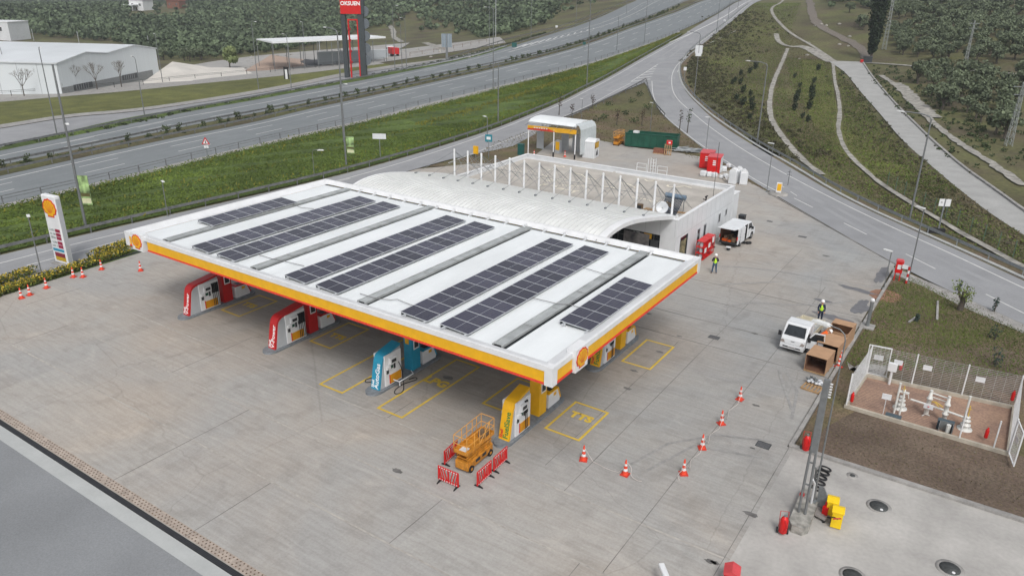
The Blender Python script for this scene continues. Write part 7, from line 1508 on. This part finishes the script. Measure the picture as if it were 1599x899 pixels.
# grass tufts: embankment, lawns and slope
def tufts(name, polys, n, hgt_, m, seed, wdt=.05, lab=None, zoff=0):
    rg_ = np.random.default_rng(seed); pts = []
    for A__, B__, nn in polys:
        A__ = resample(A__, 200); B__ = resample(B__, 200); i = rg_.integers(0, 200, nn); t_ = rg_.uniform(0, 1, nn)[:, None]; pts.append(A__[i]*(1-t_)+B__[i]*t_+rg_.normal(size=(nn, 2))*.5)
    p = np.concatenate(pts); p = p[offroad(p[:, 0], p[:, 1])]; z = T(p[:, 0], p[:, 1])+zoff; n = len(p); ang = rg_.uniform(0, 6.28, n); hh = hgt_*rg_.uniform(.4, 1.3, n); ww = wdt*rg_.uniform(.6, 1.6, n); dx, dy = np.cos(ang)*ww, np.sin(ang)*ww; lx, ly = rg_.normal(size=n)*hh*.5, rg_.normal(size=n)*hh*.5
    V = np.stack([np.stack([p[:, 0]-dx, p[:, 1]-dy, z], 1), np.stack([p[:, 0]+dx, p[:, 1]+dy, z], 1), np.stack([p[:, 0]+dx*.8+lx, p[:, 1]+dy*.8+ly, z+hh], 1), np.stack([p[:, 0]-dx*.8+lx, p[:, 1]-dy*.8+ly, z+hh], 1)], 1).reshape(-1, 3)
    me = bpy.data.meshes.new(name); me.vertices.add(4*n); me.vertices.foreach_set('co', V.ravel()); me.loops.add(4*n); me.loops.foreach_set('vertex_index', np.arange(4*n, dtype=np.int32)); me.polygons.add(n); me.polygons.foreach_set('loop_start', np.arange(0, 4*n, 4, dtype=np.int32)); me.update(calc_edges=True); me.materials.append(m)
    o = bpy.data.objects.new(name, me); COL.objects.link(o); return tag(o, lab, 'grass', kind='stuff')
emA = resample(W_bg, 200); emB = offset(resample(world(ramp_far[:15]), 200), .9)
gB1 = mat('tuft_green', (.118, .165, .026), .85, col2=(.075, .112, .022), scale=.35, var2=.45, scale2=.07); gB2 = mat('tuft_yellow', (.20, .19, .025), .85, col2=(.11, .12, .02), scale=.4); gBr = mat('tuft_straw', (.17, .145, .085), .9, col2=(.11, .095, .05), scale=.5)
tufts('tall_grass', [(emA, emB, 150000)], 0, .10, gB1, 5, .075, 'lush green grass covering the motorway embankment', .25)
tufts('flowering_weeds', [(emA[60:120]*.55+emB[60:120]*.45, emB[60:120]*.5+emA[60:120]*.5, 1500), (emA*.2+emB*.8, emB, 1200), (emA*.9+emB*.1, emA*.75+emB*.25, 1500), (emA*.5+emB*.5, emA*.4+emB*.6, 800)], 0, .26, gB2, 6, .06, 'yellow flowering weeds scattered on the embankment', .4)
def bush(name, lab, cat, px, py, h, wd, m, grp=None, n=90, sz=.12, seed=1, trunk=True, sq=1.0, low=.3, pos=None):
    p = at(px, py) if pos is None else np.array(pos); rg_ = np.random.default_rng(seed); t = thing(name, lab, cat, (p[0], p[1], p[2]), 0, grp)
    if trunk: MB().tube([(0, 0, -.1), (.03, 0, h*.5), (0, .02, h*.85)], .05+h*.012, 6, r1=.02).build('trunk', bark, t)
    k = 6; C_ = [(rg_.uniform(-.3, .3)*wd, rg_.uniform(-.3, .3)*wd, h*(low+(1-low)*(j+.5)/k)) for j in range(k)]; q = MB(); leaves(q, n, C_, [wd*.42]*k, sz, 0, sq, rg_); q.build('crown', m, t, fix=False); return t
# cypress
p = at(1360, 92); rg_ = np.random.default_rng(3); hc = 21; t = thing('cypress_tree', 'very tall dark cypress by the junction of the service road', 'tree', (p[0], p[1], p[2])); MB().tube([(0, 0, 0), (0, 0, hc*.9)], .4, 8, r1=.1).build('trunk', bark, t); q = MB(); k = 26
leaves(q, 5200, [(rg_.uniform(-.5, .5), rg_.uniform(-.5, .5), 2.2+hc*.92*j/k) for j in range(k)], [2.3*math.sin(min(1, .22+1.5*j/k)*math.pi*.5)*(1 if j < k*.7 else (k-j)/(k*.3)*.8+.2) for j in range(k)], .26, 0, 1.2, rg_); q.build('crown', cypg, t, fix=False)
p = at(1354, 98); t = thing('dark_cabinet', 'dark square cabinet at the foot of the tall cypress', 'cabinet', (p[0], p[1], p[2]), .4); MB().box(-1.1, -.6, 0, 1.1, .6, 1.7).build('cabinet_body', darkst, t); MB().box(-1.9, -.5, 0, -1.15, .4, .8).build('red_box', red, t)
# willow and garden trees
def broad(px, py, lab, h, wd, m, n=1400, seed=4, sz=.32, name='broadleaf_tree'):
    p = at(px, py); rg_ = np.random.default_rng(seed); t = thing(name, lab, 'tree', (p[0], p[1], p[2])); q = MB(); q.tube([(0, 0, -.2), (.1, 0, h*.35), (0, .1, h*.6)], .25, 7, r1=.12)
    for k in range(5): a = k*1.26; q.tube([(0, 0, h*.3), (wd*.25*math.cos(a), wd*.25*math.sin(a), h*.6)], .1, 5, r1=.04)
    q.build('trunk', bark, t); C_ = [(rg_.uniform(-.32, .32)*wd, rg_.uniform(-.32, .32)*wd, rg_.uniform(.35, .85)*h) for _ in range(11)]; q = MB(); leaves(q, n, C_, [wd*.22]*11, sz, 0, 1.0, rg_); q.build('crown', m, t, fix=False)
broad(359, 106, 'pale green willow tree between the white mound and the open shed', 6.5, 6, lightg, 3200, 4, .28, name='willow_tree')
broad(1498, 484, 'young airy tree with fresh yellow green leaves in the grass lot', 2.6, 1.9, mat('fresh_leaves', (.17, .22, .05), .8, var=.25, scale=2), 300, 6, .065, 'young_tree')
for i, (px, py, h, lab) in enumerate([(1553, 530, 1.1, 'small blue green spruce, the upper one of two in the soil lot'), (1554, 571, 1.2, 'small blue green spruce, the lower one of two in the soil lot'), (1552, 487, 1.2, 'thin dark young conifer right of the fresh green tree by the road'), (1497, 455, .9, 'thin leaning twig shrub at the road edge above the fresh green tree'), (1430, 502, .6, 'low shrub beside the pale kerb strips in the lot')]): bush('young_conifer', lab, 'shrub', px, py, h, .7 if i < 2 else .35, mat('spruce_leaves', (.04, .07, .055), .85, var=.2), 'young shrubs of the grass lot', 110, .06, 20+i, True, 1.2, .1)
# saplings on the lawn and along the ramp
brl = mat('brown_leaves', (.075, .05, .035), .9, var=.2)
for i, (px, py, h, m_x, lab) in enumerate([(873, 180, 3.6, brl, 'bare leafed sapling on the near ramp edge above the wash bay'), (893, 178, 1.6, brl, 'dark shrub at the ramp guardrail above the wash bay'), (925, 170, 2.6, brl, 'brown sapling on the lawn nearest the ramp guardrail'), (963, 196, 3.0, brl, 'reddish brown sapling in the middle of the lawn'), (1002, 196, 2.6, brl, 'reddish brown sapling on the right part of the lawn'), (1061, 203, 3.4, bark, 'bare thin tree on the slip road side of the lawn'), (1073, 208, 4.2, bushg, 'dark topped young tree beside the slip road behind the green container')]): bush('sapling', lab, 'tree', px, py, h, .9, m_x, 'young trees on the lawn', 70, .10, 40+i, True, 1.1, .45)
for i, (px, py) in enumerate([(950, 165), (985, 160), (975, 180), (945, 185), (1010, 170), (935, 190), (990, 192), (1000, 150)]): bush('low_bush', 'low green bush among the dry grass of the triangular lawn', 'bush', px, py, .7, 1.6, bushg, 'low bushes on the lawn', 60, .13, 60+i, False, .6)
# bare trees before the warehouse
def bare(px, py, lab, h, seed):
    p = at(px, py); rd = random.Random(seed); t = thing('bare_tree', lab, 'tree', (p[0], p[1], p[2]), 0, 'bare trees before the warehouse'); q = MB(); q.tube([(0, 0, -.2), (0, 0, h*.35)], .14, 6, r1=.10); q.build('trunk', bark, t); q = MB()
    def br(a, d, l, r, k):
        b_ = a+d*l; q.tube([tuple(a), tuple(b_)], r, 4, r1=r*.6, cap=False)
        if k: [br(b_, (d+Vector((rd.uniform(-.7, .7), rd.uniform(-.7, .7), rd.uniform(-.1, .5)))).normalized(), l*.72, r*.6, k-1) for _ in range(3)]
    for _ in range(5): br(Vector((0, 0, h*.33)), Vector((rd.uniform(-.7, .7), rd.uniform(-.7, .7), 1)).normalized(), h*.27, .07, 3)
    q.build('crown', mat('twig_grey', (.16, .14, .12), .9), t)
for i, (px, py, lab) in enumerate([(38, 150, 'bare tree at the left, first of the row before the warehouse'), (74, 146, 'bare tree second from the left before the warehouse'), (115, 143, 'bare tree at the near corner of the warehouse'), (152, 140, 'bare tree in front of the left gable window of the warehouse'), (190, 136, 'bare tree in front of the right gable window of the warehouse')]): bare(px, py, lab, 6.3, 70+i)
# brush scrub masses on banks
def scrub(name, lab, pix, n, sz, m, seed, spread=3, hh=.8):
    rg_ = np.random.default_rng(seed); P = resample(world(pix), 60); i = rg_.integers(0, 60, n//9); q = MB(); C_ = []
    for j in i:
        x, y = P[j]+rg_.normal(size=2)*spread
        if offroad(np.array([x]), np.array([y]))[0]: C_.append((x, y, T1(x, y)+hh*.2))
    leaves(q, int(n*1.6), C_, list(rg_.uniform(.3, 1.0, len(C_))*hh*.8), sz*.6, 0, .6, rg_); tag(q.build(name, m, fix=False), lab, 'scrub', kind='stuff')
# shrubs in the central reservation
scrub('median_weeds', 'dark weeds in the central reservation between its guardrails', [(-20, 268), (160, 233), (300, 203), (480, 167), (660, 128), (840, 88), (980, 43), (1040, 20)], 9000, .18, bushg, 14, .55, .6)
Q = resample(W_ni, 150)*.42+resample(W_fi, 150)*.58; r_ = random.Random(6); proto = None
for i in range(0, 118):
    if r_.random() < .8:
        q_ = Q[i]; z = T1(*q_)
        if proto is None: proto = [bush('median_shrub', 'dark low shrub planted along the central reservation of the motorway', 'shrub', 0, 0, 1.3, 1.1, bushg, 'shrubs of the central reservation', 90, .13, 100+s, True, .9, .2, (q_[0], q_[1], z)) for s in range(3)]; pk = [kids(o) for o in proto]; cnt = 0
        cnt += 1
        if cnt <= 3: o = proto[cnt-1]
        else: o = copy_tree(proto[cnt % 3], kk=pk[cnt % 3])
        o.location = (q_[0]+r_.uniform(-.4, .4), q_[1]+r_.uniform(-1, 1), z); s_ = r_.uniform(.5, 1.1); o.scale = (s_, s_, s_)
# dark young conifers planted on the right slope
pts = [(1157, 118), (1155, 132), (1148, 128), (1159, 145), (1150, 158), (1159, 165), (1172, 150), (1172, 163), (1175, 172), (1143, 132), (1171, 187), (1245, 150), (1243, 160), (1248, 137), (1241, 172), (1252, 185), (1268, 145), (1266, 157), (1264, 170), (1270, 130), (1262, 190), (1240, 122), (1278, 110), (1170, 115), (1180, 108)]
proto2 = [bush('planted_conifer', 'dark young conifer planted on the slope between the drainage ditches', 'shrub', 1157, 118, 1.5, 1.0, cypg, 'dark young conifers on the right slope', 120, .16, 130+s, True, 1.2, .15) for s in range(2)]; pk2 = [kids(o) for o in proto2]
for i, (px, py) in enumerate(pts):
    p = at(px, py); o = proto2[i] if i < 2 else copy_tree(proto2[i % 2], kk=pk2[i % 2]); o.location = tuple(p); s_ = r_.uniform(.7, 1.15); o.scale = (s_, s_, s_)
brm = mat('scrub_brown', (.075, .065, .040), .9, col2=(.05, .055, .02), scale=.4)
scrub('scrub', 'dark scrub covering the bank outside the slip road curve', [(1088, 90), (1100, 130), (1140, 170), (1180, 205), (1240, 245)], 9000, .22, brm, 1, 3.5, .9)
scrub('scrub', 'scrub on the slope above the merge', [(1170, 20), (1160, 45), (1135, 60), (1115, 85)], 4500, .28, brm, 2, 6, 1.0)
scrub('scrub', 'low scrub beside the service road', [(1330, 130), (1370, 180), (1420, 240), (1480, 300), (1560, 350)], 3500, .16, brm, 3, 3, .5)
scrub('scrub', 'brush along the edge of the far carriageway', [(-20, 234), (160, 202), (300, 172), (480, 138), (600, 114), (760, 80), (850, 52)], 5000, .22, bushg, 4, .5, .7)
scrub('scrub', 'green brush around the rubble channel', [(1370, 110), (1400, 125), (1440, 150), (1490, 195), (1560, 245)], 3500, .25, bushg, 5, 6, .9)
tufts('slope_grass', [(world([(1170, 5), (1075, 90), (1090, 140), (1230, 240), (1480, 372), (1620, 430)]), world([(1250, 5), (1220, 90), (1225, 150), (1300, 230), (1460, 300), (1620, 372)]), 44000), (world([(1225, 90), (1240, 150), (1300, 230), (1460, 300)]), world([(1295, 95), (1340, 150), (1400, 220), (1500, 300)]), 24000)], 0, .12, gB1, 9, .07, 'rough green grass on the right hand slope', 0)
tufts('dry_grass', [(world([(1170, 5), (1075, 90), (1090, 140), (1230, 240), (1480, 372), (1620, 430)]), world([(1295, 95), (1340, 150), (1400, 220), (1500, 300), (1599, 365)]), 56000)], 0, .13, gBr, 10, .07, 'dry straw grass on the right hand slope', 0)
def in_tufts(name, poly, n, h, m, seed, wdt, lab):
    rg_ = np.random.default_rng(seed); P = np.array(poly, float); x = rg_.uniform(P[:, 0].min(), P[:, 0].max(), n*3); y = rg_.uniform(P[:, 1].min(), P[:, 1].max(), n*3); k = inpoly(x, y, P); x, y = x[k][:n], y[k][:n]; k2 = ~((x > 46.6) & (x < 55.7) & (y > 15.9) & (y < 22.3)); x, y = x[k2], y[k2]
    A__ = np.stack([x, y], 1)
    n = len(x); ang = rg_.uniform(0, 6.28, n); hh = h*rg_.uniform(.3, 1.3, n); ww = wdt*rg_.uniform(.6, 1.6, n); dx, dy = np.cos(ang)*ww, np.sin(ang)*ww; lx, ly = rg_.normal(size=n)*hh*.6, rg_.normal(size=n)*hh*.6; z = np.full(n, .01)
    V = np.stack([np.stack([x-dx, y-dy, z], 1), np.stack([x+dx, y+dy, z], 1), np.stack([x+dx+lx, y+dy+ly, z+hh], 1), np.stack([x-dx+lx, y-dy+ly, z+hh], 1)], 1).reshape(-1, 3)
    me = bpy.data.meshes.new(name); me.vertices.add(4*n); me.vertices.foreach_set('co', V.ravel()); me.loops.add(4*n); me.loops.foreach_set('vertex_index', np.arange(4*n, dtype=np.int32)); me.polygons.add(n); me.polygons.foreach_set('loop_start', np.arange(0, 4*n, 4, dtype=np.int32)); me.update(calc_edges=True); me.materials.append(m)
    o = bpy.data.objects.new(name, me); COL.objects.link(o); tag(o, lab, 'grass', kind='stuff')
in_tufts('lot_grass', [(45.7, 22), (45.7, 40), (47, 43), (50, 40), (56, 35), (60, 31), (54, 26), (46, 22.3)], 16000, .07, gB1, 21, .022, 'short green grass in the lot above the gas pen')
in_tufts('dry_grass', soil, 26000, .05, gBr, 22, .020, 'dry brown grass and clods over the soil lot')
in_tufts('lawn_grass', isl[:-3]+[(10, 80), (-8, 80), (-12, 60)], 14000, .13, gBr, 23, .04, 'dry grass of the triangular lawn between the roads')
# lattice pylons
def pylon(px, py, lab, h, wd):
    p = at(px, py); t = thing('lattice_pylon', lab, 'pylon', (p[0], p[1], p[2]), .4, 'lattice pylons on the right'); q = MB(); n = int(h/1.1)
    for sx_ in (-1, 1):
        for sy_ in (-1, 1): q.tube([(sx_*wd, sy_*wd, 0), (sx_*wd*.3, sy_*wd*.3, h)], .055, 4)
    for k in range(n):
        z0, z1 = k*h/n, (k+1)*h/n; w0, w1 = wd*(1-.7*k/n), wd*(1-.7*(k+1)/n)
        for f in ((1, 1, -1, 1), (1, -1, -1, -1), (1, 1, 1, -1), (-1, 1, -1, -1)): q.tube([(f[0]*w0, f[1]*w0, z0), (f[2]*w1, f[3]*w1, z1)], .03, 4); q.tube([(f[2]*w0, f[3]*w0, z0), (f[0]*w1, f[1]*w1, z1)], .03, 4)
    q.build('lattice', mat('lattice_grey', (.30, .32, .31), .5, .3), t); MB().box(-1.4, -.06, h-.8, 1.4, .06, h-.68).box(-1.1, -.06, h-2, 1.1, .06, h-1.88).build('crossarm', steel, t)
pylon(1380, 78, 'lattice pylon standing just right of the tall cypress', 20, .55); pylon(1574, 228, 'lattice pylon at the right edge below the grove', 10, .45); pylon(1507, 100, 'distant lattice pylon inside the upper olive grove', 11, .35)
# small scattered stones on the verge
q = MB(); r_ = random.Random(12)
for k in range(70):
    px, py = r_.choice([(r_.uniform(1240, 1330), r_.uniform(35, 95)), (r_.uniform(380, 460), r_.uniform(85, 108)), (r_.uniform(1380, 1599), r_.uniform(440, 760)), (r_.uniform(560, 760), r_.uniform(75, 92))]); p = at(px, py)
    s_ = .05 if py > 300 else r_.uniform(.3, .8); q.ball((p[0], p[1], p[2]), s_, 6, 0, .6)
tag(q.build('loose_stones', stone), 'pale loose stones and litter scattered on the verges and soil', 'stones', kind='stuff')
# ------------------------------------------------------------------ far hill and haze
hz_ = MB(); n = 40; vs = []
for j, (d, z) in enumerate(((1500, -20), (1700, 40), (1900, 90), (2200, 150))):
    for i in range(n): a = YAW+R(-35+i*75/(n-1)); vs.append((CAM[0]-math.sin(a)*d, CAM[1]+math.cos(a)*d, z+12*math.sin(i*.7+j)+8*math.sin(i*1.9)))
hz_.add(vs, [(j*n+i, j*n+i+1, (j+1)*n+i+1, (j+1)*n+i) for j in range(3) for i in range(n-1)], 0, True); tag(hz_.build('far_hill', mat('far_hill_green', (.10, .13, .10), .9, var=.2, scale=.01)), kind='structure')

hzm = bpy.data.materials.new('haze_air'); hzm.use_nodes = True; n = hzm.node_tree; n.nodes.remove(n.nodes['Principled BSDF']); pv = n.nodes.new('ShaderNodeVolumePrincipled'); pv.inputs['Density'].default_value = .00028; pv.inputs['Color'].default_value = (.80, .87, .93, 1); pv.inputs['Anisotropy'].default_value = .2
n.links.new(pv.outputs[0], n.nodes['Material Output'].inputs['Volume'])
tag(MB().box(-2600, -160, -70, 1100, 2500, 230).build('haze', hzm), kind='stuff')
